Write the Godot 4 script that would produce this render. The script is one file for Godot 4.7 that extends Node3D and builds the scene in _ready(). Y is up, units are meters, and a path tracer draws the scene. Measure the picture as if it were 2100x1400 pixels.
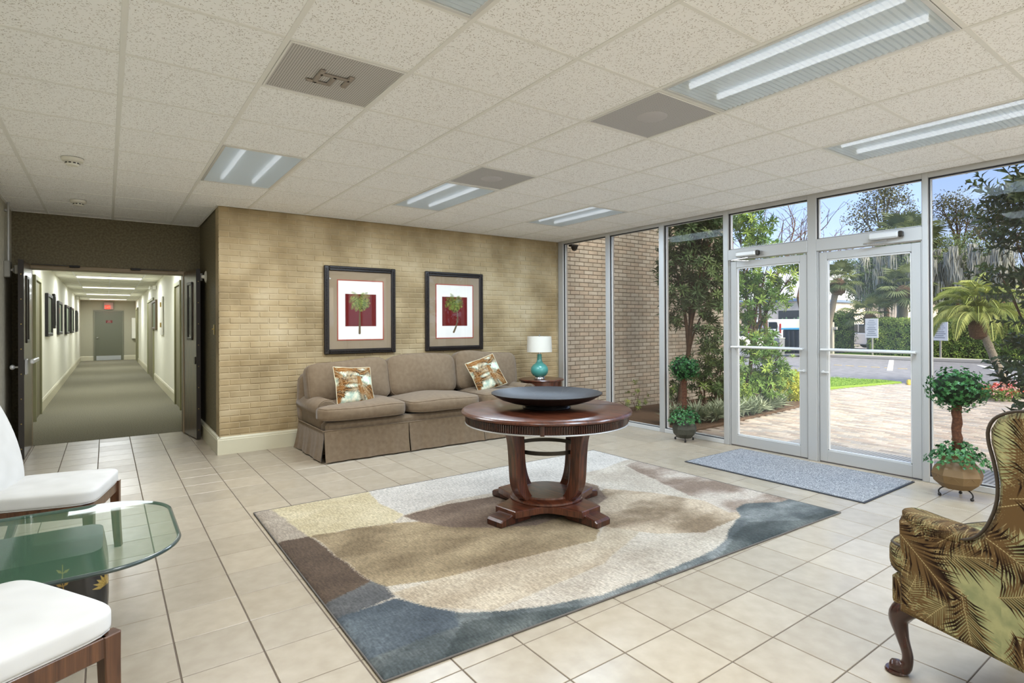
extends Node3D
# Office lobby with a brick wall, a glazed entrance and a corridor. x runs along the brick wall, y up, -z into the picture.

const H := 2.695        # ceiling
const XL := -0.86       # left wall
const XW := 5.80        # inner face of the window wall
const ZB := 6.79        # depth of the brick wall's face (depth = -z)
const XC := 0.99        # corner of the brick wall
const ZR := 8.40        # depth of the recess wall with the double doors
const ZK := -3.2        # rear wall behind the camera
const TX := 0.306992    # floor tile pitch
const TZ := 0.3048
const FX0 := 0.23562
const FZ0 := 3.78335
const CP := 0.6096      # ceiling grid pitch
const CX0 := -0.54271
const CZ0 := 3.28075
const YG := -0.08       # ground outside

var taken := {}
var mats := {}
var rng := RandomNumberGenerator.new()
var grp := 1

# ------------------------------------------------------------------ helpers
func V(x: float, y: float, d: float) -> Vector3:
	return Vector3(x, y, -d)

func numbered(called: String) -> String:
	var n: int = taken.get(called, 0)
	taken[called] = n + 1
	return called if n == 0 else "%s_%03d" % [called, n]

func tag(o: Node3D, label: String, category: String, group := "", kind := "") -> Node3D:
	o.set_meta("label", label)
	o.set_meta("category", category)
	if group != "": o.set_meta("group", group)
	if kind != "": o.set_meta("kind", kind)
	return o

func thing(called: String, label: String, category: String, at := Vector3.ZERO, turn := 0.0, group := "") -> Node3D:
	var o := Node3D.new()
	o.name = numbered(called)
	add_child(o)
	o.position = at
	o.rotation.y = turn
	return tag(o, label, category, group)

func S() -> SurfaceTool:
	var st := SurfaceTool.new()
	st.begin(Mesh.PRIMITIVE_TRIANGLES)
	return st

func done(st: SurfaceTool) -> ArrayMesh:
	st.generate_normals()
	st.index()
	return st.commit()

func put(called: String, mesh: Mesh, m: Material, parent: Node3D = null, at := Vector3.ZERO, b := Basis()) -> MeshInstance3D:
	var o := MeshInstance3D.new()
	o.mesh = mesh
	o.material_override = m
	o.transform = Transform3D(b, at)
	if parent == null or parent == self:
		o.name = numbered(called)
		add_child(o)
	else:
		o.name = called
		parent.add_child(o, true)
	return o

func obj(called: String, st: SurfaceTool, m: Material, parent: Node3D = null, at := Vector3.ZERO, b := Basis()) -> MeshInstance3D:
	return put(called, done(st), m, parent, at, b)

func struct(called: String, st: SurfaceTool, m: Material, label: String, category: String) -> MeshInstance3D:
	var o := obj(called, st, m)
	tag(o, label, category, "", "structure")
	return o

func copy(o: Node3D, label := "", group := "") -> Node3D:
	var c: Node3D = o.duplicate()
	var base: String = o.name
	if base.length() > 4 and base[-4] == "_" and base.right(3).is_valid_int(): base = base.left(-4)
	c.name = numbered(base)
	add_child(c)
	if label != "": c.set_meta("label", label)
	if group != "": c.set_meta("group", group)
	return c

# triangles are given counter-clockwise from outside and stored clockwise, as Godot wants
func tri(st: SurfaceTool, a: Vector3, b: Vector3, c: Vector3) -> void:
	st.add_vertex(a); st.add_vertex(c); st.add_vertex(b)

func quad(st: SurfaceTool, a: Vector3, b: Vector3, c: Vector3, d: Vector3) -> void:
	tri(st, a, b, c); tri(st, a, c, d)

func quv(st: SurfaceTool, a: Vector3, b: Vector3, c: Vector3, d: Vector3, r := Rect2(0, 0, 1, 1)) -> void:
	# a bottom left, b bottom right, c top right, d top left
	var u := [Vector2(r.position.x, r.end.y), r.end, Vector2(r.end.x, r.position.y), r.position]
	var p := [a, b, c, d]
	for k in [0, 2, 1, 0, 3, 2]:
		st.set_uv(u[k]); st.add_vertex(p[k])

func facing(st: SurfaceTool, p: Array, out: Vector3) -> void:
	var n: Vector3 = (p[1] - p[0]).cross(p[2] - p[0])
	if n.dot(out) < 0.0: p.reverse()
	for k in range(1, p.size() - 1): tri(st, p[0], p[k], p[k + 1])

func box(st: SurfaceTool, c: Vector3, s: Vector3, b := Basis()) -> void:
	st.set_smooth_group(-1)
	var h := s * 0.5
	for a in 3:
		var i := (a + 1) % 3
		var j := (a + 2) % 3
		for sg in [-1.0, 1.0]:
			var n := Vector3.ZERO; n[a] = sg
			var q := []
			for k in [[-1, -1], [1, -1], [1, 1], [-1, 1]]:
				var v := Vector3.ZERO
				v[a] = sg * h[a]; v[i] = k[0] * h[i]; v[j] = k[1] * h[j]
				q.append(c + b * v)
			facing(st, q, b * n)

func box2(st: SurfaceTool, lo: Vector3, hi: Vector3) -> void:
	box(st, (lo + hi) * 0.5, (hi - lo).abs())

func bbox(st: SurfaceTool, c: Vector3, s: Vector3, r := 0.004, b := Basis()) -> void:
	st.set_smooth_group(-1)
	var h := s * 0.5
	r = minf(r, minf(h.x, minf(h.y, h.z)) * 0.9)
	var g := h - Vector3(r, r, r)
	for a in 3:
		var i := (a + 1) % 3
		var j := (a + 2) % 3
		for sg in [-1.0, 1.0]:
			var n := Vector3.ZERO; n[a] = sg
			var q := []
			for k in [[-1, -1], [1, -1], [1, 1], [-1, 1]]:
				var v := Vector3.ZERO
				v[a] = sg * h[a]; v[i] = k[0] * g[i]; v[j] = k[1] * g[j]
				q.append(c + b * v)
			facing(st, q, b * n)
			for sh in [-1.0, 1.0]:   # edges between axes a and i
				var m := n; m[i] = sh
				var e := []
				for k in [-1, 1]:
					var v := Vector3.ZERO
					v[a] = sg * h[a]; v[i] = sh * g[i]; v[j] = k * g[j]
					e.append(c + b * v)
				for k in [1, -1]:
					var v := Vector3.ZERO
					v[a] = sg * g[a]; v[i] = sh * h[i]; v[j] = k * g[j]
					e.append(c + b * v)
				facing(st, e, b * m)
	for x in [-1.0, 1.0]:
		for y in [-1.0, 1.0]:
			for z in [-1.0, 1.0]:
				var m := Vector3(x, y, z)
				facing(st, [c + b * (m * Vector3(h.x, g.y, g.z)), c + b * (m * Vector3(g.x, h.y, g.z)), c + b * (m * Vector3(g.x, g.y, h.z))], b * m)

func bbox2(st: SurfaceTool, lo: Vector3, hi: Vector3, r := 0.004) -> void:
	bbox(st, (lo + hi) * 0.5, (hi - lo).abs(), r)

func beam(st: SurfaceTool, a: Vector3, b: Vector3, w: float, t: float, r := 0.002) -> void:
	# a bar from a to b, w wide, t thick
	var y := (b - a).normalized()
	var up := Vector3.UP if absf(y.y) < 0.9 else Vector3.RIGHT
	var x := y.cross(up).normalized()
	bbox(st, (a + b) * 0.5, Vector3(w, a.distance_to(b), t), r, Basis(x, y, x.cross(y)))

# profile: Vector2(radius, height) from bottom to top on the outside
func lathe(st: SurfaceTool, prof: Array, seg := 32, at := Vector3.ZERO, b := Basis(), uv := false) -> void:
	var ln := 0.0
	for k in prof.size() - 1:
		if k > 0:
			var d0: Vector2 = prof[k] - prof[k - 1]
			var d1: Vector2 = prof[k + 1] - prof[k]
			if absf(d0.angle_to(d1)) > 0.6: grp += 1
		st.set_smooth_group(grp)
		var p: Vector2 = prof[k]
		var q: Vector2 = prof[k + 1]
		var l2 := ln + p.distance_to(q)
		for s in seg:
			var t0 := TAU * s / seg
			var t1 := TAU * ((s + 1) % seg) / seg
			var A := at + b * Vector3(p.x * cos(t0), p.y, -p.x * sin(t0))
			var B := at + b * Vector3(p.x * cos(t1), p.y, -p.x * sin(t1))
			var C := at + b * Vector3(q.x * cos(t1), q.y, -q.x * sin(t1))
			var D := at + b * Vector3(q.x * cos(t0), q.y, -q.x * sin(t0))
			if uv:
				quv(st, A, B, C, D, Rect2(float(s) / seg, ln, 1.0 / seg, l2 - ln))
			else:
				if p.x > 1e-5: tri(st, A, B, C)
				if q.x > 1e-5: tri(st, A, C, D)
		ln = l2
	grp += 1

# sweep a round (or flattened) section along a path
func sweep(st: SurfaceTool, path: Array, rad, seg := 8, flat := 1.0, caps := true) -> void:
	grp += 1
	st.set_smooth_group(grp)
	var n := path.size()
	var rings := []
	var side := Vector3.ZERO
	for k in n:
		var t: Vector3 = (path[mini(k + 1, n - 1)] - path[maxi(k - 1, 0)]).normalized()
		if side == Vector3.ZERO:
			side = t.cross(Vector3.UP if absf(t.y) < 0.9 else Vector3.RIGHT).normalized()
		else:
			side = (side - t * side.dot(t)).normalized()
		var up := t.cross(side)
		var r: float = rad[k] if rad is Array else rad
		var ring := []
		for s in seg:
			var a := TAU * s / seg
			ring.append(path[k] + side * cos(a) * r + up * sin(a) * r * flat)
		rings.append(ring)
	for k in n - 1:
		for s in seg:
			var s1 := (s + 1) % seg
			quad(st, rings[k][s], rings[k][s1], rings[k + 1][s1], rings[k + 1][s])
	if caps:
		grp += 1
		st.set_smooth_group(grp)
		for e in [0, n - 1]:
			var out: Vector3 = path[e] - path[1 if e == 0 else n - 2]
			facing(st, rings[e].duplicate(), out)

# extrude a polygon (in local x/y) along local z, from -d/2 to d/2, edges eased by r
func prism(st: SurfaceTool, poly: PackedVector2Array, d: float, xf := Transform3D(), r := 0.0, smooth := false) -> void:
	if Geometry2D.is_polygon_clockwise(poly):
		poly.reverse()
	# Geometry2D calls y-down clockwise; make the order counter-clockwise in y-up
	var area := 0.0
	for k in poly.size():
		area += poly[k].cross(poly[(k + 1) % poly.size()])
	if area < 0.0: poly.reverse()
	var n := poly.size()
	var ins := PackedVector2Array()
	for k in n:
		var e0 := (poly[k] - poly[(k + n - 1) % n]).normalized()
		var e1 := (poly[(k + 1) % n] - poly[k]).normalized()
		var nn := Vector2(-e0.y - e1.y, e0.x + e1.x)
		nn = nn.normalized() if nn.length() > 1e-6 else Vector2(-e0.y, e0.x)
		ins.append(poly[k] + nn * r / maxf(0.4, nn.dot(Vector2(-e0.y, e0.x))))
	var idx := Geometry2D.triangulate_polygon(ins)
	var h := d * 0.5
	st.set_smooth_group(-1)
	for k in range(0, idx.size(), 3):
		var a := ins[idx[k]]; var b := ins[idx[k + 1]]; var c := ins[idx[k + 2]]
		facing(st, [xf * Vector3(a.x, a.y, h), xf * Vector3(b.x, b.y, h), xf * Vector3(c.x, c.y, h)], xf.basis * Vector3(0, 0, 1))
		facing(st, [xf * Vector3(a.x, a.y, -h), xf * Vector3(b.x, b.y, -h), xf * Vector3(c.x, c.y, -h)], xf.basis * Vector3(0, 0, -1))
	grp += 1
	for k in n:
		var k1 := (k + 1) % n
		if smooth:
			st.set_smooth_group(grp)
		var lv := [[poly[k], poly[k1], -h + r, h - r]]
		var p := poly[k]; var q := poly[k1]; var pi := ins[k]; var qi := ins[k1]
		quad(st, xf * Vector3(p.x, p.y, -h + r), xf * Vector3(q.x, q.y, -h + r), xf * Vector3(q.x, q.y, h - r), xf * Vector3(p.x, p.y, h - r))
		if r > 0.0:
			quad(st, xf * Vector3(p.x, p.y, h - r), xf * Vector3(q.x, q.y, h - r), xf * Vector3(qi.x, qi.y, h), xf * Vector3(pi.x, pi.y, h))
			quad(st, xf * Vector3(pi.x, pi.y, -h), xf * Vector3(qi.x, qi.y, -h), xf * Vector3(q.x, q.y, -h + r), xf * Vector3(p.x, p.y, -h + r))

# a smooth sheet of nu x nv quads; f(u, v) gives the point; counter-clockwise in u then v is the front
func sheet(st: SurfaceTool, nu: int, nv: int, f: Callable, uvs := Vector2.ONE) -> void:
	grp += 1
	st.set_smooth_group(grp)
	var P := []
	for j in nv + 1:
		var row := []
		for i in nu + 1: row.append(f.call(float(i) / nu, float(j) / nv))
		P.append(row)
	for j in nv:
		for i in nu:
			quv(st, P[j][i], P[j][i + 1], P[j + 1][i + 1], P[j + 1][i], Rect2(float(i) / nu * uvs.x, 1.0 - float(j + 1) / nv * uvs.y, uvs.x / nu, uvs.y / nv))

# a padded block: a cube's grid rounded with exponent e, then shaped by f(p in -1..1 cube, point)
func pad(st: SurfaceTool, c: Vector3, s: Vector3, e := 6.0, n := 10, f = null, b := Basis()) -> void:
	grp += 1
	st.set_smooth_group(grp)
	var h := s * 0.5
	for a in 3:
		var i := (a + 1) % 3
		var j := (a + 2) % 3
		for sg in [-1.0, 1.0]:
			var P := []
			for y in n + 1:
				var row := []
				for x in n + 1:
					var v := Vector3.ZERO
					v[a] = sg
					v[i] = sin((float(x) / n - 0.5) * PI * 0.96) / sin(PI * 0.48)
					v[j] = sin((float(y) / n - 0.5) * PI * 0.96) / sin(PI * 0.48)
					var l := pow(pow(absf(v.x), e) + pow(absf(v.y), e) + pow(absf(v.z), e), 1.0 / e)
					var q := v / l
					var w := q * h
					if f != null: w = f.call(q, w)
					row.append((c + b * w).snapped(Vector3.ONE * 1e-5))
				P.append(row)
			for y in n:
				for x in n:
					if sg > 0: quad(st, P[y][x], P[y][x + 1], P[y + 1][x + 1], P[y + 1][x])
					else: quad(st, P[y][x], P[y + 1][x], P[y + 1][x + 1], P[y][x + 1])

func arc(cx: float, cy: float, r: float, a0: float, a1: float, n: int) -> PackedVector2Array:
	var p := PackedVector2Array()
	for k in n + 1:
		var a := deg_to_rad(lerpf(a0, a1, float(k) / n))
		p.append(Vector2(cx + r * cos(a), cy + r * sin(a)))
	return p

func spline(pts: Array, n: int) -> Array:
	var c := Curve3D.new()
	for k in pts.size():
		var t: Vector3 = (pts[mini(k + 1, pts.size() - 1)] - pts[maxi(k - 1, 0)]) / 6.0
		c.add_point(pts[k], -t, t)
	var out := []
	var l := c.get_baked_length()
	for k in n + 1: out.append(c.sample_baked(l * k / n, true))
	return out

func many(called: String, mesh: Mesh, m: Material, where: Array, parent: Node3D, cols: Array = []) -> MultiMeshInstance3D:
	var mm := MultiMesh.new()
	mm.transform_format = MultiMesh.TRANSFORM_3D
	mm.use_colors = cols.size() > 0
	mm.mesh = mesh
	mm.instance_count = where.size()
	for k in where.size():
		mm.set_instance_transform(k, where[k])
		if cols.size() > 0: mm.set_instance_color(k, cols[k])
	var o := MultiMeshInstance3D.new()
	o.multimesh = mm
	o.material_override = m
	o.set_meta("kind", "stuff")
	if parent == null:
		o.name = numbered(called)
		add_child(o)
	else:
		o.name = called
		parent.add_child(o, true)
	return o

# ------------------------------------------------------------------ materials
func lin(c: Color) -> Color:
	return c

func ntex(sd: int, freq: float, oct: int, c0: Color, c1: Color, size := 256, c2 := Color(-1, 0, 0)) -> NoiseTexture2D:
	var n := FastNoiseLite.new()
	n.seed = sd
	n.noise_type = FastNoiseLite.TYPE_SIMPLEX_SMOOTH
	n.frequency = freq
	n.fractal_octaves = oct
	var t := NoiseTexture2D.new()
	t.width = size; t.height = size
	t.seamless = true
	t.noise = n
	var g := Gradient.new()
	g.set_color(0, c0); g.set_color(1, c1)
	if c2.r >= 0.0: g.add_point(0.5, c2)
	t.color_ramp = g
	return t

func mat(called: String, c: Color, rough := 0.6, metal := 0.0, spec := 0.5) -> StandardMaterial3D:
	if mats.has(called): return mats[called]
	var m := StandardMaterial3D.new()
	m.resource_name = called
	m.albedo_color = c
	m.roughness = rough
	m.metallic = metal
	m.metallic_specular = spec
	m.vertex_color_use_as_albedo = false
	mats[called] = m
	return m

func tri_mat(called: String, tex: Texture2D, scale: float, rough := 0.6, world := true, tint := Color.WHITE, spec := 0.5) -> StandardMaterial3D:
	if mats.has(called): return mats[called]
	var m := mat(called, tint, rough, 0.0, spec)
	m.albedo_texture = tex
	m.uv1_triplanar = true
	m.uv1_world_triplanar = world
	m.uv1_scale = Vector3.ONE * scale
	return m

func relief(m: StandardMaterial3D, sd: int, freq: float, cm: float, size := 256) -> StandardMaterial3D:
	m.heightmap_enabled = true
	m.heightmap_texture = ntex(sd, freq, 3, Color.BLACK, Color.WHITE, size)
	m.heightmap_scale = cm
	return m

func C8(r: int, g: int, b: int) -> Color:
	return Color(r / 255.0, g / 255.0, b / 255.0)

func pane(called: String, c: Color, a: float) -> StandardMaterial3D:
	var m := mat(called, Color(c.r, c.g, c.b, a), 0.02, 0.0, 0.14)
	m.transparency = BaseMaterial3D.TRANSPARENCY_ALPHA
	return m

# paint one tapered stroke into an image
func stroke(im: Image, p: Vector2, q: Vector2, w0: float, w1: float, c0: Color, c1: Color, wrap := true) -> void:
	var W := im.get_width()
	var Hh := im.get_height()
	var lo := Vector2(minf(p.x, q.x), minf(p.y, q.y)) - Vector2.ONE * maxf(w0, w1)
	var hi := Vector2(maxf(p.x, q.x), maxf(p.y, q.y)) + Vector2.ONE * maxf(w0, w1)
	var d := q - p
	var l2 := maxf(d.length_squared(), 1e-4)
	for y in range(int(lo.y), int(hi.y) + 1):
		for x in range(int(lo.x), int(hi.x) + 1):
			var v := Vector2(x, y) - p
			var t := clampf(v.dot(d) / l2, 0.0, 1.0)
			var w := lerpf(w0, w1, t)
			var e := (v - d * t).length()
			if e > w + 0.5: continue
			var X := x; var Y := y
			if wrap:
				X = posmod(x, W); Y = posmod(y, Hh)
			elif x < 0 or y < 0 or x >= W or y >= Hh: continue
			var c := c0.lerp(c1, t)
			var a := clampf(w + 0.5 - e, 0.0, 1.0) * c.a
			im.set_pixel(X, Y, im.get_pixel(X, Y).lerp(Color(c.r, c.g, c.b, 1), a))

# one printed palm frond: spine curve with leaflets to both sides
func frond(im: Image, at: Vector2, ang: float, length: float, leaf: float, bend: float, dark: Color, mid: Color, lite: Color) -> void:
	var p := at
	var n := 34
	for k in n:
		var t := float(k) / n
		var a := ang + bend * t
		var q := p + Vector2(cos(a), sin(a)) * length / n
		var ll := leaf * (0.35 + 0.65 * sin(PI * minf(1.0, t * 0.85 + 0.12)))
		for s in [-1.0, 1.0]:
			var la: float = a + s * lerpf(1.15, 0.35, t)
			var e := q + Vector2(cos(la), sin(la)) * ll * rng.randf_range(0.8, 1.1)
			var m := (q + e) * 0.5 + Vector2(cos(a), sin(a)) * ll * 0.09
			var c := dark if rng.randf() < 0.5 else mid
			var c2 := dark if rng.randf() < 0.35 else (mid if rng.randf() < 0.5 else lite)
			stroke(im, q, m, leaf * 0.016, leaf * 0.024, mid, c)
			stroke(im, m, e, leaf * 0.024, 0.3, c, c2)
		stroke(im, p, q, leaf * 0.011, leaf * 0.011, lite, mid)
		p = q

# ------------------------------------------------------------------ scene
func _ready() -> void:
	rng.seed = 7
	var cam := Camera3D.new()
	cam.name = "camera"
	var basis0 := Basis(Vector3.UP, -0.62519) * Basis(Vector3.RIGHT, 0.00171) * Basis(Vector3.BACK, -0.00468)
	cam.transform = Transform3D(basis0, Vector3(0, 1.38133, 0))
	cam.projection = Camera3D.PROJECTION_FRUSTUM
	cam.near = 0.05
	cam.far = 400.0
	cam.size = 1400.0 / 1152.93 * cam.near
	cam.frustum_offset = Vector2(0, -34.713 / 1152.93 * cam.near)
	add_child(cam)
	cam.current = true

	var env := Environment.new()
	env.background_mode = Environment.BG_SKY
	env.tonemap_mode = Environment.TONE_MAPPER_LINEAR
	env.tonemap_exposure = 1.0
	env.sdfgi_enabled = true
	env.ssao_enabled = true
	env.ssil_enabled = true
	var sky := Sky.new()
	var sm := ProceduralSkyMaterial.new()
	sm.sky_top_color = C8(122, 160, 220)
	sm.sky_horizon_color = C8(204, 215, 234)
	sm.sky_curve = 0.11
	sm.ground_bottom_color = C8(140, 138, 130)
	sm.ground_horizon_color = C8(190, 190, 188)
	sm.sky_energy_multiplier = SKY_E
	sm.ground_energy_multiplier = SKY_E
	sm.sun_angle_max = 1.0
	sm.sky_cover = cloud_cover()
	sm.sky_cover_modulate = Color(1, 1, 1, 1)
	sky.sky_material = sm
	env.sky = sky
	var we := WorldEnvironment.new()
	we.name = "world"
	we.environment = env
	add_child(we)

	var sun := DirectionalLight3D.new()
	sun.name = "sun"
	sun.light_color = Color(1.0, 0.965, 0.9)
	sun.light_energy = SUN_E
	sun.light_angular_distance = 46.0
	sun.shadow_enabled = true
	sun.look_at_from_position(Vector3(-0.05, 1.0, 1.05) * 10.0, Vector3.ZERO)
	add_child(sun)

	make_materials()
	build_room()
	build_corridor()
	build_window_wall()
	build_ceiling()
	build_lobby()
	build_outside()

const SKY_E := 1.35
const SUN_E := 2.3

func cloud_cover() -> Texture2D:
	var n := FastNoiseLite.new()
	n.seed = 4
	n.noise_type = FastNoiseLite.TYPE_SIMPLEX_SMOOTH
	n.frequency = 0.006
	n.fractal_octaves = 5
	var im := Image.create(1024, 512, false, Image.FORMAT_RGBA8)
	for y in 512:
		var lat := (0.5 - (y + 0.5) / 512.0) * PI
		for x in 1024:
			var lon := TAU * x / 1024.0
			if lat < 0.0:
				im.set_pixel(x, y, Color(0, 0, 0, 0)); continue
			var v := n.get_noise_3d(260 * cos(lat) * cos(lon), 620 * sin(lat), 260 * cos(lat) * sin(lon))
			var a := smoothstep(0.05, 0.5, v) * 0.4
			im.set_pixel(x, y, Color(a, a, a, 1.0))
	return ImageTexture.create_from_image(im)

func lamp_area(called: String, at: Vector3, w: float, l: float, c: Color, e: float, parent: Node3D) -> void:
	var a := AreaLight3D.new()
	a.name = called
	a.area_size = Vector2(w, l)
	a.area_range = 40.0
	a.area_attenuation = 2.0
	a.light_color = c
	a.light_energy = e
	a.shadow_enabled = true
	parent.add_child(a, true)
	a.position = at
	a.rotation.x = -PI / 2

func make_materials() -> void:
	# floor tile, four tones
	var t0 := ntex(11, 0.012, 4, C8(164, 151, 131), C8(180, 168, 149), 512)
	for k in 4:
		var m := tri_mat("tile%d" % k, t0, 1.3, 0.3, true, Color.WHITE.darkened([0.0, 0.02, 0.035, 0.05][k]), 0.5)
		m.roughness = [0.3, 0.33, 0.28, 0.36][k]
	mat("grout", C8(104, 92, 80), 0.9)
	# ceiling
	var ci := Image.create(768, 768, false, Image.FORMAT_RGB8)
	ci.fill(C8(248, 248, 247))
	for k in 4200:
		var p := Vector2(rng.randf() * 768, rng.randf() * 768)
		var a := rng.randf() * TAU
		var l := rng.randf_range(1.0, 8.0)
		var c := C8(120, 108, 98).lerp(C8(176, 166, 158), rng.randf())
		stroke(ci, p, p + Vector2(cos(a), sin(a)) * l, 0.5, 0.75, c, c)
	tri_mat("ceiling_panel", ImageTexture.create_from_image(ci), 1.06, 0.95, true, Color.WHITE, 0.1)
	mat("grid_white", C8(232, 231, 226), 0.5)
	# bricks
	for k in 3:
		var m := tri_mat("brick%d" % k, ntex(31, 0.006, 5, C8(138, 120, 88), C8(196, 179, 146), 512, C8(172, 153, 118)), 0.42, 0.62, true, [Color(1, 1, 1), Color(0.985, 0.98, 0.97), Color(1.0, 0.99, 0.97)][k], 0.3)
	tri_mat("mortar", ntex(31, 0.006, 5, C8(146, 128, 95), C8(202, 186, 154), 512, C8(179, 160, 125)), 0.42, 0.8)
	for k in 3:
		tri_mat("outer_brick%d" % k, ntex(35, 0.02, 4, C8(172, 165, 154), C8(202, 195, 184), 256), 0.7, 0.85, true, [Color(1, 1, 1), Color(0.94, 0.93, 0.92), Color(0.98, 0.95, 0.93)][k], 0.2)
	mat("outer_mortar", C8(116, 106, 94), 0.95)
	# walls
	tri_mat("wallpaper", ntex(41, 0.08, 3, C8(92, 84, 62), C8(128, 118, 92), 256), 1.6, 0.7)
	tri_mat("side_wall", ntex(43, 0.05, 3, C8(190, 185, 166), C8(212, 207, 188), 256), 1.0, 0.7)
	mat("cream_wall", C8(232, 229, 212), 0.7)
	mat("end_wall", C8(168, 164, 142), 0.7)
	mat("cream_trim", C8(206, 200, 174), 0.4)
	mat("olive_trim", C8(150, 148, 112), 0.45)
	mat("concrete", C8(180, 176, 168), 0.9)
	tri_mat("carpet", ntex(51, 0.16, 3, C8(104, 100, 84), C8(158, 153, 134), 256), 1.6, 1.0, true, Color.WHITE, 0.0)
	# metals
	mat("aluminium", C8(186, 185, 182), 0.42, 0.25)
	mat("aluminium_light", C8(218, 218, 216), 0.34, 0.3)
	mat("gasket", C8(30, 28, 32), 0.6)
	mat("chrome", C8(205, 206, 208), 0.14, 1.0)
	mat("dark_steel", C8(62, 58, 52), 0.4, 0.8)
	mat("brass", C8(184, 160, 98), 0.3, 1.0)
	mat("black_iron", C8(28, 25, 23), 0.5, 0.3)
	mat("black_paint", C8(24, 22, 21), 0.4)
	mat("white_plastic", C8(226, 223, 210), 0.4)
	mat("grey_plastic", C8(150, 148, 140), 0.5)
	pane("tinted_glass", C8(66, 58, 50), 0.32)
	pane("light_tint", C8(66, 58, 50), 0.15)
	pane("clear_glass", C8(215, 225, 222), 0.03)
	pane("picture_glass", C8(230, 230, 230), 0.0)
	mats.picture_glass.metallic_specular = 0.4
	# woods
	wood("walnut", C8(50, 25, 17), C8(104, 57, 37), 0.3, 1)
	wood("walnut_dark", C8(44, 22, 15), C8(86, 45, 29), 0.3, 2)
	wood("mahogany", C8(38, 18, 12), C8(72, 34, 22), 0.25, 3)
	wood("chair_wood", C8(70, 43, 27), C8(110, 73, 47), 0.35, 4)
	wood("door_wood", C8(58, 44, 30), C8(108, 88, 60), 0.35, 5)
	mat("door_edge", C8(42, 36, 32), 0.45)

func wood(called: String, c0: Color, c1: Color, rough: float, sd: int) -> void:
	var im := Image.create(256, 256, false, Image.FORMAT_RGB8)
	var n := FastNoiseLite.new()
	n.seed = sd
	n.frequency = 1.0
	n.fractal_octaves = 3
	for y in 256:
		for x in 256:
			# grain runs along v; tileable through a torus walk
			var a := TAU * x / 256.0
			var b := TAU * y / 256.0
			var v := n.get_noise_3d(cos(a) * 2.6 + 9, sin(a) * 2.6, sin(b) * 0.45 + cos(b) * 0.2)
			var w := n.get_noise_3d(cos(a) * 14 + 9, sin(a) * 14, sin(b) * 0.5 + 5)
			im.set_pixel(x, y, c0.lerp(c1, clampf(0.5 + v * 0.9 + w * 0.5, 0, 1)))
	var m := tri_mat(called, ImageTexture.create_from_image(im), 2.2, rough, false)
	m.clearcoat_enabled = true
	m.clearcoat = 0.35
	m.clearcoat_roughness = 0.15

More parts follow.
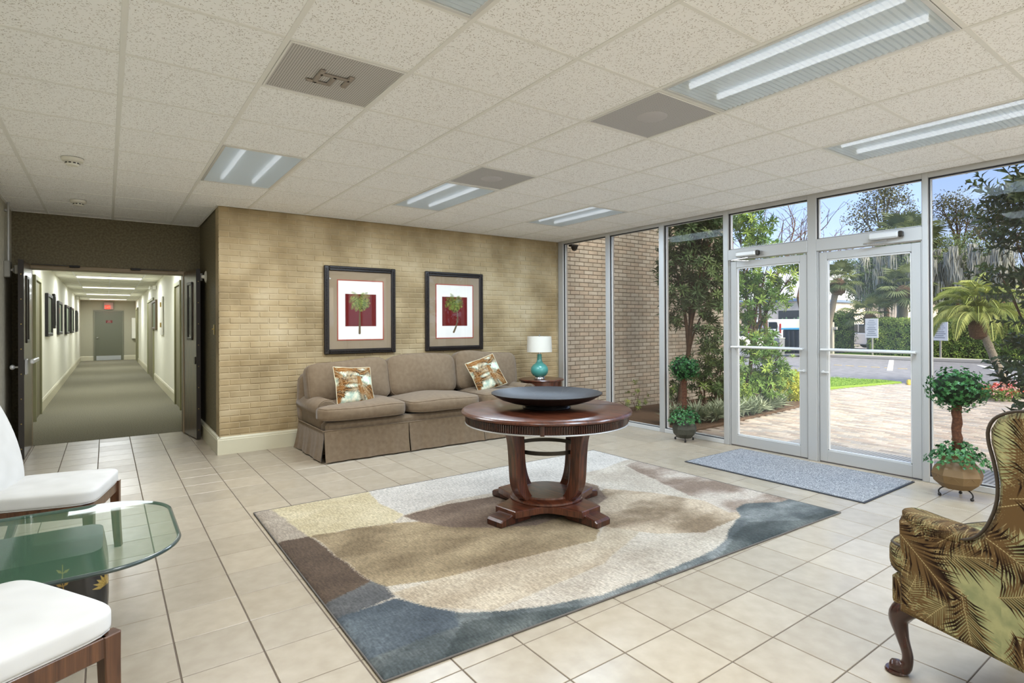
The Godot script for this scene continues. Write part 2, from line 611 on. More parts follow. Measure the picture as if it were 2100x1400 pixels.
# ------------------------------------------------------------------ room shell
func build_room() -> void:
	# floor slab and tiles
	var st := S()
	box2(st, V(XL - 0.2, -0.25, ZK - 0.2), V(XW + 0.1, -0.003, ZB + 0.2))
	box2(st, V(XL - 0.2, -0.25, ZB), V(XC + 0.1, -0.003, 8.62))
	var floor_ := struct("floor", st, mats.grout, "lobby floor of square beige ceramic tiles with dark grout lines", "floor")
	floor_tiles(floor_)

	# left wall
	st = S()
	box2(st, V(XL - 0.2, -0.2, ZK - 0.2), V(XL, H + 0.3, ZR + 0.22))
	struct("wall_left", st, mats.side_wall, "olive-beige textured wall behind the white chairs", "wall")
	# rear wall behind the camera, with a wide window of its own
	st = S()
	box2(st, V(XL - 0.2, -0.2, ZK), V(0.2, H + 0.3, ZK - 0.2))
	box2(st, V(0.2, -0.2, ZK), V(XW + 0.1, 0.12, ZK - 0.2))
	box2(st, V(0.2, 2.6, ZK), V(XW + 0.1, H + 0.3, ZK - 0.2))
	box2(st, V(5.6, 0.12, ZK), V(XW + 0.1, 2.6, ZK - 0.2))
	struct("wall_rear", st, mats.side_wall, "plain beige wall with a wide window behind the viewer", "wall")
	st = S()
	for k in 4:
		bbox2(st, V(0.2 + k * 1.78, 0.12, ZK - 0.05), V(0.26 + k * 1.78, 2.6, ZK - 0.13))
	bbox2(st, V(0.2, 0.12, ZK - 0.05), V(5.6, 0.18, ZK - 0.13))
	bbox2(st, V(0.2, 2.54, ZK - 0.05), V(5.6, 2.6, ZK - 0.13))
	var wr := struct("window_2", st, mats.aluminium, "wide aluminium window in the wall behind the viewer", "window")
	st = S()
	box2(st, V(0.26, 0.18, ZK - 0.088), V(5.54, 2.54, ZK - 0.092))
	obj("pane", st, mats.clear_glass, wr)

	# roof over everything
	st = S()
	box2(st, V(XL - 0.2, 2.95, ZK - 0.22), V(XW + 0.12, 3.3, ZB + 0.2))
	box2(st, V(XL - 0.4, 2.95, ZB), V(XC + 0.4, 3.3, 29.3))
	box2(st, V(XC + 0.4, 2.95, ZB), V(XW + 0.1, 3.3, 14.0))
	tag(obj("roof", st, mats.concrete), "flat concrete roof slab over the lobby", "roof", "", "structure")

	# brick wall: backing, bricks
	st = S()
	box2(st, V(XC + 0.003, -0.2, ZB + 0.006), V(XW + 0.15, 3.0, ZB + 0.24))
	var bw := struct("wall_back", st, mats.mortar, "painted brick wall in mottled tan behind the brown sofa", "wall")
	bricks(bw, XC, XW - 0.005, 0.0, H + 0.01, ["brick0", "brick1", "brick2"], true)
	# dark papered side of the brick wall, towards the corridor doors
	st = S()
	box2(st, V(XC + 0.012, -0.2, ZB + 0.105), V(XC + 0.2, 3.0, ZR + 0.3))
	struct("wall_recess_right", st, mats.wallpaper, "dark olive textured wall beside the brick corner", "wall")
	# header wall over the double doors
	st = S()
	box2(st, V(XL, 2.105, ZR), V(XC + 0.02, 3.0, ZR + 0.25))
	box2(st, V(XL, -0.2, ZR), V(-0.735, 2.105, ZR + 0.25))
	box2(st, V(0.84, -0.2, ZR), V(XC + 0.02, 2.105, ZR + 0.25))
	struct("wall_recess", st, mats.wallpaper, "dark olive textured wall over the corridor doorway", "wall")
	# tan frame lining the doorway
	st = S()
	bbox2(st, V(-0.74, 2.06, ZR + 0.02), V(0.845, 2.107, ZR + 0.24))
	bbox2(st, V(-0.74, 0, ZR + 0.02), V(-0.70, 2.06, ZR + 0.24))
	bbox2(st, V(0.81, 0, ZR + 0.02), V(0.845, 2.06, ZR + 0.24))
	struct("trim_1", st, mat("tan_frame", C8(150, 132, 104), 0.5), "tan steel frame lining the corridor doorway", "door frame")

	# baseboards
	st = S()
	baseboard(st, V(XC - 0.025, 0, ZB - 0.035), V(XW, 0, ZB - 0.035), Vector3(0, 0, 1), 0.19, false)
	baseboard(st, V(XC - 0.025, 0, ZR), V(XC - 0.025, 0, ZB - 0.035), Vector3(-1, 0, 0), 0.19, false)
	struct("baseboard_back", st, mats.cream_trim, "tall cream baseboard along the foot of the brick wall", "baseboard")
	st = S()
	baseboard(st, V(XL + 0.03, 0, ZK), V(XL + 0.03, 0, ZR), Vector3(1, 0, 0))
	struct("baseboard_left", st, mats.cream_trim, "tall cream baseboard along the left wall", "baseboard")

# a moulded board whose face runs a -> b, looking along n, 0.19 high
func baseboard(st: SurfaceTool, a: Vector3, b: Vector3, n: Vector3, hh := 0.19, caps := true) -> void:
	var prof := [Vector2(0.0, 0.0), Vector2(0.0, hh - 0.035), Vector2(-0.006, hh - 0.028), Vector2(-0.004, hh - 0.02), Vector2(-0.012, hh - 0.006), Vector2(-0.02, hh)]
	st.set_smooth_group(-1)
	for k in prof.size() - 1:
		var p: Vector2 = prof[k]
		var q: Vector2 = prof[k + 1]
		facing(st, [a + n * p.x + Vector3.UP * p.y, b + n * p.x + Vector3.UP * p.y, b + n * q.x + Vector3.UP * q.y, a + n * q.x + Vector3.UP * q.y], n + Vector3.UP * 0.2)
	facing(st, [a + Vector3.UP * hh - n * 0.02, b + Vector3.UP * hh - n * 0.02, b + Vector3.UP * hh - n * 0.034, a + Vector3.UP * hh - n * 0.034], Vector3.UP)
	for e in ([a, b] if caps else []):
		var c := [e]
		for k in range(1, prof.size()): c.append(e + n * prof[k].x + Vector3.UP * prof[k].y)
		c.append(e - n * 0.034 + Vector3.UP * hh)
		c.append(e - n * 0.034)
		facing(st, c, (e - (a + b) * 0.5))

# how large a thing of that area shows from where the room is seen; 0 when outside the view
func shows(p: Vector3, area: float) -> float:
	var d := p - Vector3(0, 1.381, 0)
	var f := Vector3(sin(0.625), 0, -cos(0.625))
	var z := d.dot(f)
	if z < 0.4: return 0.0
	var x := d.dot(Vector3(cos(0.625), 0, sin(0.625)))
	if absf(x) > z * 0.98 or d.y > z * 0.62 or d.y < -z * 0.7: return 0.0
	return area / (z * z)

func floor_tiles(parent: Node3D) -> void:
	var full := S()
	slab(full, Vector3(TX - 0.006, 0.014, TZ - 0.005), 0.0016)
	var fm := done(full)
	var all := []
	for i in range(-4, 20):
		for j in range(-24, 18):
			var x0 := FX0 + i * TX
			var z0 := FZ0 + j * TZ
			var x1 := x0 + TX
			var z1 := z0 + TZ
			var xe := XW + 0.03 if z0 < ZB else XC
			var ze := 8.62 if x0 < XC - 0.1 else ZB - 0.02
			var lo := Vector2(maxf(x0, XL), maxf(z0, ZK))
			var hi := Vector2(minf(x1, xe), minf(z1, ze))
			if hi.x - lo.x < 0.02 or hi.y - lo.y < 0.02: continue
			var mid := (lo + hi) * 0.5
			var c := V(mid.x, 0, mid.y)
			var whole := (hi - lo).distance_to(Vector2(TX, TZ)) < 0.001
			var sc := shows(c, 1.38 / maxf(0.5, c.distance_to(Vector3(0, 1.38, 0))))
			if mid.x > 1.0 and mid.x < 4.2 and mid.y > 2.2 and mid.y < 4.35: sc = 0.0   # under the rug
			if mid.x > 1.95 and mid.x < 4.4 and mid.y > 5.8 and mid.y < 6.7: sc = 0.0   # under the sofa
			all.append([sc, lo, hi, whole, rng.randi() % 4])
	all.sort_custom(func(a, b): return a[0] > b[0])
	var rest := [S(), S(), S(), S()]
	for k in all.size():
		var e = all[k]
		var mid: Vector2 = (e[1] + e[2]) * 0.5
		var s: Vector2 = e[2] - e[1]
		if k < 300:
			var mesh := fm
			if not e[3]:
				var st := S()
				slab(st, Vector3(s.x - 0.006, 0.014, s.y - 0.005), 0.0016)
				mesh = done(st)
			put("tile", mesh, mats["tile%d" % e[4]], parent, V(mid.x, -0.007, mid.y))
		else:
			slab(rest[e[4]], Vector3(s.x - 0.006, 0.014, s.y - 0.005), 0.0016, V(mid.x, -0.007, mid.y))
	for k in 4:
		obj("far_tiles", rest[k], mats["tile%d" % k], parent).set_meta("kind", "stuff")

# a thin slab whose upper edges are eased: 5 faces and 4 chamfers
func slab(st: SurfaceTool, s: Vector3, r: float, c := Vector3.ZERO, b := Basis()) -> void:
	st.set_smooth_group(-1)
	var h := s * 0.5
	var lo := []; var md := []; var tp := []
	for k in [[-1, 1], [1, 1], [1, -1], [-1, -1]]:
		lo.append(c + b * Vector3(k[0] * h.x, -h.y, k[1] * h.z))
		md.append(c + b * Vector3(k[0] * h.x, h.y - r, k[1] * h.z))
		tp.append(c + b * Vector3(k[0] * (h.x - r), h.y, k[1] * (h.z - r)))
	quad(st, tp[0], tp[1], tp[2], tp[3])
	for k in 4:
		var l := (k + 1) % 4
		quad(st, lo[k], lo[l], md[l], md[k])
		quad(st, md[k], md[l], tp[l], tp[k])

func bricks(parent: Node3D, x0: float, x1: float, y0: float, y1: float, kinds: Array, inside: bool) -> void:
	var bl := 0.203
	var rh := 0.0674
	var gap := 0.010
	var up := Basis(Vector3.RIGHT, PI / 2)   # slab's top (y) turned to face +z, towards the room
	var all := []
	var rows := int(ceil((y1 - y0) / rh))
	for r in rows:
		var y := y0 + r * rh
		var x := x0 - (0.5 * bl if r % 2 == 1 else 0.0)
		while x < x1 - 0.01:
			var a := maxf(x, x0)
			var b := minf(x + bl, x1)
			if b - a > 0.03:
				var yy := minf(y + rh, y1)
				var c := V((a + b) * 0.5, (y + yy) * 0.5, ZB + 0.045)
				var sc := shows(c, 1.0)
				if inside and c.y < 0.19: sc = 0.0
				if inside and c.x > 1.9 and c.x < 4.6 and c.y < 0.85: sc = 0.0
				if inside and c.x > 2.15 and c.x < 2.98 and c.y > 1.08 and c.y < 2.07: sc = 0.0
				if inside and c.x > 3.48 and c.x < 4.33 and c.y > 1.08 and c.y < 2.07: sc = 0.0
				all.append([sc, c, b - a - gap, yy - y - gap, rng.randi() % 3, rng.randf_range(-0.0015, 0.0015)])
			x += bl
	all.sort_custom(func(p, q): return p[0] > q[0])
	var rest := [S(), S(), S()]
	var cache := {}
	var variants := []
	for k in all.size():
		var e = all[k]
		var s := Vector3(e[2], 0.09, e[3])
		if k < 300:
			var key := "%.3f %.3f" % [s.x, s.z]
			if not cache.has(key):
				var st := S()
				slab(st, s, 0.0045)
				cache[key] = done(st)
			put("brick", cache[key], mats[kinds[e[4]]], parent, e[1] + Vector3(0, 0, e[5]), up)
		else:
			slab(rest[e[4]], s, 0.0045, e[1] + Vector3(0, 0, e[5]), up)
	for k in 3:
		obj("far_bricks", rest[k], mats[kinds[k]], parent).set_meta("kind", "stuff")
	if inside:   # the ends of the bricks at the corner
		var st := S()
		var side := Basis(Vector3.FORWARD, PI / 2) * Basis(Vector3.UP, PI / 2)
		for r in rows:
			var y := y0 + (r + 0.5) * rh
			if y > y1: continue
			box(st, V(XC + 0.006, y, ZB + 0.05), Vector3(0.014, rh - gap, 0.098))
		obj("brick_ends", st, mats[kinds[0]], parent).set_meta("kind", "stuff")

# ------------------------------------------------------------------ ceiling
func build_ceiling() -> void:
	var st := S()
	box2(st, V(XL - 0.1, H + 0.06, ZK - 0.1), V(XW + 0.1, H + 0.16, ZB + 0.1))
	box2(st, V(XL - 0.1, H + 0.06, ZB), V(XC + 0.1, H + 0.16, ZR + 0.1))
	var ce := struct("ceiling", st, mats.grid_white, "suspended ceiling of white speckled acoustic panels in a metal grid", "ceiling")
	# fittings: [kind, col, row0, row1]
	var used := {}
	var lights := []
	for f in [[2, 2], [2, -4], [5, 2], [5, -4], [8, 2], [8, -4], [2, -10], [5, -10], [8, -10]]:
		lights.append(f)
		used[Vector2i(f[0], f[1])] = 1
		used[Vector2i(f[0], f[1] + 1)] = 1
	var vents := [[2, -1], [5, -2], [5, 1], [8, -7]]
	for f in vents: used[Vector2i(f[0], f[1])] = 1
	var full := S()
	box(full, Vector3(0, 0.008, 0), Vector3(CP - 0.022, 0.016, CP - 0.022))
	var fm := done(full)
	for i in range(-1, 11):
		for j in range(-11, 9):
			if used.has(Vector2i(i, j)): continue
			var x0 := maxf(CX0 + i * CP, XL)
			var x1 := CX0 + (i + 1) * CP
			var z0 := maxf(CZ0 + j * CP, ZK)
			var z1 := CZ0 + (j + 1) * CP
			x1 = minf(x1, XW + 0.01)
			if z0 > ZB - 0.02 or x0 < XC and x1 > XC and z1 > ZB + 0.3: x1 = minf(x1, XC)
			z1 = minf(z1, ZR if x0 < XC - 0.05 else ZB)
			if x1 - x0 < 0.03 or z1 - z0 < 0.03: continue
			var c := V((x0 + x1) * 0.5, H + 0.004, (z0 + z1) * 0.5)
			if absf(x1 - x0 - CP) < 0.001 and absf(z1 - z0 - CP) < 0.001:
				put("panel", fm, mats.ceiling_panel, ce, c)
			else:
				st = S()
				box(st, Vector3(0, 0.008, 0), Vector3(x1 - x0 - 0.02, 0.016, z1 - z0 - 0.02))
				obj("panel", st, mats.ceiling_panel, ce, c)
	# grid: main runners along the depth, cross tees between
	for i in range(0, 11):
		st = S()
		var x := CX0 + i * CP
		bbox2(st, V(x - 0.0125, H, ZK), V(x + 0.0125, H + 0.012, ZR if x < XC else ZB), 0.0015)
		obj("runner", st, mats.grid_white, ce)
	for j in range(-11, 9):
		st = S()
		var z := CZ0 + j * CP
		if z < ZK or z > ZR: continue
		var x0 := XL
		for i in range(0, 12):
			var x1 := minf(CX0 + i * CP, XW if z < ZB else XC)
			if z > ZB and x0 >= XC: break
			var skip := false
			for f in lights:
				if f[1] + 1 == j and f[0] + 1 == i: skip = true
			if not skip and x1 - x0 > 0.03: bbox2(st, V(x0 + 0.0125, H + 0.0008, z - 0.011), V(x1 - 0.0125, H + 0.012, z + 0.011), 0.0015)
			x0 = x1
		obj("cross_tee", st, mats.grid_white, ce)
	# wall angle
	st = S()
	bbox2(st, V(XL, H - 0.002, ZK), V(XL + 0.022, H + 0.01, ZR), 0.001)
	bbox2(st, V(XC, H - 0.002, ZB - 0.022), V(XW, H + 0.01, ZB), 0.001)
	bbox2(st, V(XC - 0.022, H - 0.002, ZB - 0.02), V(XC, H + 0.01, ZR), 0.001)
	bbox2(st, V(XL, H - 0.002, ZR - 0.022), V(XC, H + 0.01, ZR), 0.001)
	obj("wall_angle", st, mats.grid_white, ce)

	# recessed fittings
	var lens := mat("prism_lens", Color(0.86, 0.9, 0.92, 0.66), 0.3)
	lens.transparency = BaseMaterial3D.TRANSPARENCY_ALPHA
	var tube := mat("tube_glow", C8(240, 244, 246), 0.5)
	tube.emission_enabled = true
	tube.emission = C8(236, 244, 255)
	tube.emission_energy_multiplier = 1.1
	mat("reflector", C8(196, 206, 212), 0.5)
	var names := {Vector2i(2, 2): "ribbed ceiling light with a clear lens nearest the corridor recess", Vector2i(2, -4): "ceiling light cut off by the top edge before the stained air vent", Vector2i(5, 2): "bluish-grey ceiling light beside the smaller round-dotted vent, over the sofa side",
		Vector2i(5, -4): "large bright ceiling light panel running towards the viewer beside the plain grey vent", Vector2i(8, 2): "pale ceiling light panel nearest the tinted windows", Vector2i(8, -4): "slatted grey ceiling light over the entrance doors"}
	for f in lights:
		var c := V(CX0 + (f[0] + 0.5) * CP, H, CZ0 + (f[1] + 1.0) * CP)
		var t := thing("ceiling_light", names.get(Vector2i(f[0], f[1]), "recessed ceiling light behind the viewer, %s" % ["on the left wall's side", "in the middle of the room", "on the glazed wall's side"][[2, 5, 8].find(f[0])]), "ceiling light", c, 0.0, "recessed ceiling lights")
		light_panel(t, f[0] == 2 or f[1] == -4, lens)
		lamp_area("lamp", Vector3(0, -0.012, 0), CP - 0.06, 2 * CP - 0.06, [Color(0.95, 0.965, 0.98), Color(0.88, 0.94, 1.0), Color(0.82, 0.91, 1.0)][[2, 5, 8].find(f[0])], LAMP_E, t)
	var vn := ["stained perforated ceiling air vent with a raised pattern in its middle", "plain grey perforated ceiling vent touching the large bright light", "small grey perforated ceiling vent touching the bluish light over the sofa side", "grey ceiling vent behind the viewer"]
	for k in vents.size():
		var f = vents[k]
		vent(V(CX0 + (f[0] + 0.5) * CP, H, CZ0 + (f[1] + 0.5) * CP), vn[k], k)
	for k in 2:
		var p = [V(-0.21, H, 5.54), V(-0.23, H, 7.34)][k]
		var t := thing("smoke_detector", ["round white smoke detector on the ceiling, nearer of the two", "round white smoke detector on the ceiling close to the dark header wall"][k], "smoke detector", p, 0.0, "ceiling smoke detectors")
		st = S()
		lathe(st, [Vector2(0.0, -0.03), Vector2(0.04, -0.03), Vector2(0.07, -0.022), Vector2(0.072, 0.0)], 28)
		obj("base", st, mats.white_plastic, t)
		st = S()
		lathe(st, [Vector2(0.0, -0.055), Vector2(0.034, -0.055), Vector2(0.044, -0.047), Vector2(0.046, -0.03)], 24)
		obj("sensor_head", st, mats.white_plastic, t)
		st = S()
		for s in 10:
			var a := TAU * s / 10.0
			box(st, Vector3(cos(a) * 0.0455, -0.039, sin(a) * 0.0455), Vector3(0.003, 0.008, 0.016), Basis(Vector3.UP, -a))
		obj("slots", st, mats.black_paint, t)

const LAMP_E := 5.6

func light_panel(t: Node3D, ribs: bool, lens: StandardMaterial3D) -> void:
	var w := CP - 0.026
	var l := 2 * CP - 0.026
	var st := S()
	for s in [-1.0, 1.0]:
		bbox(st, Vector3(s * (w * 0.5 - 0.01), 0.004, 0), Vector3(0.02, 0.014, l), 0.002)
		bbox(st, Vector3(0, 0.004, s * (l * 0.5 - 0.01)), Vector3(w - 0.04, 0.014, 0.02), 0.002)
	obj("frame", st, mats.aluminium_light, t)
	# the prismatic sheet: real ridges
	st = S()
	st.set_smooth_group(-1)
	var n := 40 if ribs else 30
	var hw := w * 0.5 - 0.02
	var hl := l * 0.5 - 0.02
	for k in n * 2:
		var z0 := -hl + hl * k / n
		var z1 := -hl + hl * (k + 1) / n
		var y0 := 0.004 if k % 2 == 0 else -0.003
		var y1 := -0.003 if k % 2 == 0 else 0.004
		quad(st, Vector3(-hw, y0, z0), Vector3(hw, y0, z0), Vector3(hw, y1, z1), Vector3(-hw, y1, z1))
	obj("lens", st, lens, t)
	st = S()
	box2(st, Vector3(-hw, 0.058, -hl), Vector3(hw, 0.062, hl))
	for s in [-1.0, 1.0]:
		box2(st, Vector3(s * hw - 0.002, 0.008, -hl), Vector3(s * hw + 0.002, 0.06, hl))
		box2(st, Vector3(-hw, 0.008, s * hl - 0.002), Vector3(hw, 0.06, s * hl + 0.002))
	obj("housing", st, mats.reflector, t)
	for s in [-0.13, 0.13]:
		st = S()
		sweep(st, [Vector3(s, 0.034, -hl + 0.05), Vector3(s, 0.034, hl - 0.05)], 0.017, 10)
		obj("tube", st, mats.tube_glow, t)
		st = S()
		for e in [-1.0, 1.0]: bbox(st, Vector3(s, 0.035, e * (hl - 0.035)), Vector3(0.03, 0.04, 0.03), 0.004)
		obj("lamp_holder", st, mats.white_plastic, t).set_meta("kind", "stuff")

func vent(at: Vector3, label: String, k: int) -> void:
	var t := thing("ceiling_vent", label, "vent", at, 0.0, "perforated ceiling vents")
	var w := CP - 0.028
	var st := S()
	for s in [-1.0, 1.0]:
		bbox(st, Vector3(s * (w * 0.5 - 0.005), 0.002, 0), Vector3(0.01, 0.01, w), 0.001)
		bbox(st, Vector3(0, 0.002, s * (w * 0.5 - 0.005)), Vector3(w - 0.02, 0.01, 0.01), 0.001)
	obj("frame", st, mats.grid_white, t)
	st = S()
	box(st, Vector3(0, 0.014, 0), Vector3(w, 0.006, w))
	obj("backing", st, mat("vent_back%d" % int(k == 0), C8(104, 100, 98) if k == 0 else C8(128, 126, 126), 0.9), t)
	# perforated sheet as a woven grid of thin bars
	st = S()
	var n := 46 if k == 0 else 40
	var bw := 0.0068 if k == 0 else 0.0092
	for i in n:
		var p := -w * 0.5 + 0.01 + (w - 0.02) * (i + 0.5) / n
		st.set_smooth_group(-1)
		quad(st, Vector3(p - bw * 0.5, 0.003, -w * 0.5), Vector3(p + bw * 0.5, 0.003, -w * 0.5), Vector3(p + bw * 0.5, 0.003, w * 0.5), Vector3(p - bw * 0.5, 0.003, w * 0.5))
		quad(st, Vector3(-w * 0.5, 0.0031, p - bw * 0.5), Vector3(w * 0.5, 0.0031, p - bw * 0.5), Vector3(w * 0.5, 0.0031, p + bw * 0.5), Vector3(-w * 0.5, 0.0031, p + bw * 0.5))
	obj("grille", st, mat("vent_grey%d" % int(k == 0), C8(200, 197, 193) if k == 0 else C8(190, 189, 190), 0.6), t)
	st = S()
	if k == 0:   # the raised stamped bars of the diffuser
		for b in [[-0.075, 0.0, 0.03, 0.17], [0.0, -0.02, 0.028, 0.13], [0.075, 0.01, 0.03, 0.15]]:
			bbox(st, Vector3(b[0], -0.003, b[1]), Vector3(b[2], 0.012, b[3]), 0.005)
		bbox(st, Vector3(0.0, -0.003, 0.035), Vector3(0.16, 0.012, 0.026), 0.005)
		bbox(st, Vector3(-0.06, -0.003, -0.075), Vector3(0.12, 0.012, 0.024), 0.005)
		obj("diffuser_plate", st, mat("vent_stain", C8(150, 140, 130), 0.7), t)
	else:
		lathe(st, [Vector2(0.0, -0.006), Vector2(0.05, -0.006), Vector2(0.09, 0.0), Vector2(0.095, 0.003)], 28)
		obj("diffuser_plate", st, mat("vent_disc", C8(186, 184, 186), 0.6), t)

# ------------------------------------------------------------------ corridor
func build_corridor() -> void:
	var st := S()
	box2(st, V(XL - 0.2, -0.2, 8.62), V(1.2, 0.006, 29.2))
	struct("floor_corridor", st, mats.carpet, "grey-green carpet running down the corridor", "carpet")
	st = S()
	box2(st, V(-1.1, -0.2, 8.65), V(-0.87, 2.9, 29.2))
	struct("wall_corridor_left", st, mats.cream_wall, "pale cream corridor wall hung with dark framed pictures", "wall")
	st = S()
	box2(st, V(1.02, -0.2, 8.65), V(1.25, 2.9, 29.2))
	struct("wall_corridor_right", st, mats.cream_wall, "pale cream corridor wall with doorways on the side nearer the brick wall", "wall")
	st = S()
	box2(st, V(-1.1, -0.2, 29.0), V(1.25, 2.9, 29.2))
	struct("wall_corridor_end", st, mats.end_wall, "grey-beige wall closing the far end of the corridor", "wall")
	st = S()
	box2(st, V(-1.1, 2.5, 8.65), V(1.25, 2.9, 29.2))
	var cc := struct("ceiling_corridor", st, mats.cream_wall, "low cream panelled ceiling of the corridor", "ceiling")
	var zs := [11.6, 15.45, 19.35, 23.3, 27.3]
	var x0 := -0.87
	st = S()
	for x in [-0.54, 0.07, 0.68]: bbox2(st, V(x - 0.012, 2.492, 8.65), V(x + 0.012, 2.505, 29.0), 0.001)
	for k in 34: bbox2(st, V(-0.87, 2.493, 8.9 + k * 0.6096), V(1.02, 2.505, 8.92 + k * 0.6096), 0.001)
	obj("grid", st, mats.grid_white, cc)
	var glow := mat("lamp_glow", C8(255, 252, 240), 0.5)
	glow.emission_enabled = true
	glow.emission = C8(255, 250, 236)
	glow.emission_energy_multiplier = 1.6
	var ln := ["lit corridor ceiling light nearest the doorway, hidden behind the header", "lit corridor ceiling light, first in view past the doorway", "lit corridor ceiling light, second in view past the doorway", "lit corridor ceiling light, third in view past the doorway", "lit corridor ceiling light closest to the far door"]
	for k in zs.size():
		var t := thing("corridor_light", ln[k], "ceiling light", V(0.07, 2.49, zs[k]), 0.0, "lit corridor lights")
		st = S()
		for s in [-1.0, 1.0]:
			bbox(st, Vector3(s * 0.6, 0, 0), Vector3(0.02, 0.016, 0.6), 0.002)
			bbox(st, Vector3(0, 0, s * 0.29), Vector3(1.2, 0.016, 0.02), 0.002)
		obj("frame", st, mats.grid_white, t)
		st = S()
		bbox(st, Vector3(0, 0.0, 0), Vector3(1.18, 0.014, 0.56), 0.004)
		obj("diffuser", st, glow, t)
		lamp_area("lamp", Vector3(0, -0.015, 0), 1.14, 0.52, Color(0.95, 0.98, 1.0), 4.4, t)
	# baseboards, with gaps at the doorways
	st = S()
	baseboard(st, V(-0.85, 0, 11.75), V(-0.85, 0, 29.0), Vector3(1, 0, 0), 0.2)
	struct("baseboard_corridor_left", st, mats.cream_trim, "cream baseboard along the picture wall of the corridor", "baseboard")
	st = S()
	baseboard(st, V(1.0, 0, 11.75), V(1.0, 0, 17.3), Vector3(-1, 0, 0), 0.2)
	baseboard(st, V(1.0, 0, 19.9), V(1.0, 0, 26.2), Vector3(-1, 0, 0), 0.2)
	struct("baseboard_corridor_right", st, mats.cream_trim, "cream baseboard along the doorway side of the corridor", "baseboard")
	st = S()
	baseboard(st, V(-0.87, 0, 28.98), V(-0.43, 0, 28.98), Vector3(0, 0, 1), 0.2)
	baseboard(st, V(0.6, 0, 28.98), V(1.02, 0, 28.98), Vector3(0, 0, 1), 0.2)
	struct("baseboard_corridor_end", st, mats.cream_trim, "cream baseboard on either side of the grey end door", "baseboard")
	# side doorways
	side_door(-0.87, 10.75, 11.72, 1, "olive framed doorway on the picture side of the corridor")
	side_door(1.02, 10.75, 11.72, -1, "olive framed doorway just past the right door leaf")
	side_door(1.02, 17.4, 19.9, -1, "olive framed doorway farther down the corridor beside a framed picture")
	side_door(1.02, 26.3, 28.0, -1, "olive framed doorway at the far end of the corridor")
	# end door
	var d := thing("exit_door", "grey-green flat door at the far end of the corridor", "door", V(0.085, 0, 28.99))
	st = S()
	bbox2(st, Vector3(-0.46, 0, 0), Vector3(0.46, 2.04, 0.03), 0.003)
	obj("leaf", st, mat("grey_door", C8(104, 106, 88), 0.5), d)
	st = S()
	for s in [-1.0, 1.0]: bbox(st, Vector3(s * 0.485, 1.03, 0.005), Vector3(0.05, 2.06, 0.05), 0.003)
	bbox(st, Vector3(0, 2.065, 0.005), Vector3(1.02, 0.05, 0.05), 0.003)
	obj("frame", st, mat("grey_frame", C8(120, 120, 102), 0.5), d)
	st = S()
	box2(st, Vector3(-0.42, 0.02, 0.03), Vector3(0.42, 0.2, 0.034))
	obj("kick_plate", st, mat("kick", C8(190, 194, 196), 0.35, 0.5), d)
	st = S()
	lathe(st, [Vector2(0, 0.07), Vector2(0.025, 0.062), Vector2(0.03, 0.045), Vector2(0.012, 0.03), Vector2(0.012, 0.012), Vector2(0.032, 0.008), Vector2(0.034, 0.0)].duplicate(), 16, Vector3(-0.38, 0.95, 0.03), Basis(Vector3.RIGHT, PI / 2))
	obj("knob", st, mats.chrome, d)
	var sg := thing("door_sign", "small maroon sign with pale lettering on the grey end door", "sign", V(0.1, 1.62, 28.955))
	st = S()
	bbox(st, Vector3.ZERO, Vector3(0.22, 0.11, 0.008), 0.002)
	obj("plate", st, mat("maroon", C8(110, 34, 30), 0.5), sg)
	word("lettering", "FACE", 0.04, mat("sign_ink", C8(214, 190, 178), 0.6), sg, Vector3(0, 0.024, 0.005))
	word("lettering", "MASKS", 0.04, mats.sign_ink, sg, Vector3(0, -0.026, 0.005))
	var ex := thing("exit_sign", "lit red exit sign over the far corridor door", "exit sign", V(0.08, 2.13, 28.9))
	st = S()
	bbox2(st, Vector3(-0.165, 0, -0.08), Vector3(0.165, 0.3, 0), 0.006)
	obj("body", st, mats.grey_plastic, ex)
	var red := mat("exit_red", C8(235, 60, 40), 0.5)
	red.emission_enabled = true
	red.emission = C8(255, 52, 30)
	red.emission_energy_multiplier = 1.0
	st = S()
	box2(st, Vector3(-0.13, 0.02, 0), Vector3(0.05, 0.17, 0.004))
	obj("panel", st, red, ex)
	word("lettering", "EXIT", 0.1, mat("exit_white", C8(250, 220, 205), 0.5), ex, Vector3(-0.04, 0.095, 0.006))
	var el := OmniLight3D.new()
	el.name = "lamp"
	el.light_color = Color(1, 0.25, 0.15); el.light_energy = 0.03; el.light_size = 0.05; el.omni_range = 4.0; el.omni_attenuation = 2.0; el.shadow_enabled = true
	ex.add_child(el)
	el.position = Vector3(0, 0.09, 0.06)
	# wall cabinet near the end, emergency lights
	var cb := thing("wall_cabinet", "shallow cream cabinet on the end wall beside the grey door", "cabinet", V(0.95, 0.9, 28.99))
	st = S()
	bbox2(st, Vector3(-0.07, 0, -0.0), Vector3(0.07, 0.88, 0.16), 0.005)
	obj("body", st, mats.white_plastic, cb)
	st = S()
	bbox2(st, Vector3(-0.06, 0.01, 0.16), Vector3(0.06, 0.87, 0.172), 0.004)
	obj("door", st, mats.white_plastic, cb)
	emergency(V(-0.86, 2.42, 24.9), 1, "white emergency light unit high on the picture wall of the corridor")
	emergency(V(1.01, 2.36, 16.6), -1, "cream emergency light unit high on the doorway side of the corridor")
	# pictures along the left wall: depth span, low, high
	var pl := [[12.75, 13.85, 1.225, 1.99, "large dark framed picture nearest on the corridor's picture wall"], [15.6, 16.75, 1.23, 1.965, "dark framed picture with a red spot, second on the picture wall"], [18.4, 19.8, 1.21, 1.97, "dark framed picture, third on the corridor's picture wall"], [21.0, 22.5, 1.218, 1.985, "dark framed picture, fourth on the corridor's picture wall"], [24.55, 25.75, 1.235, 1.97, "small dark framed picture farthest down the picture wall"]]
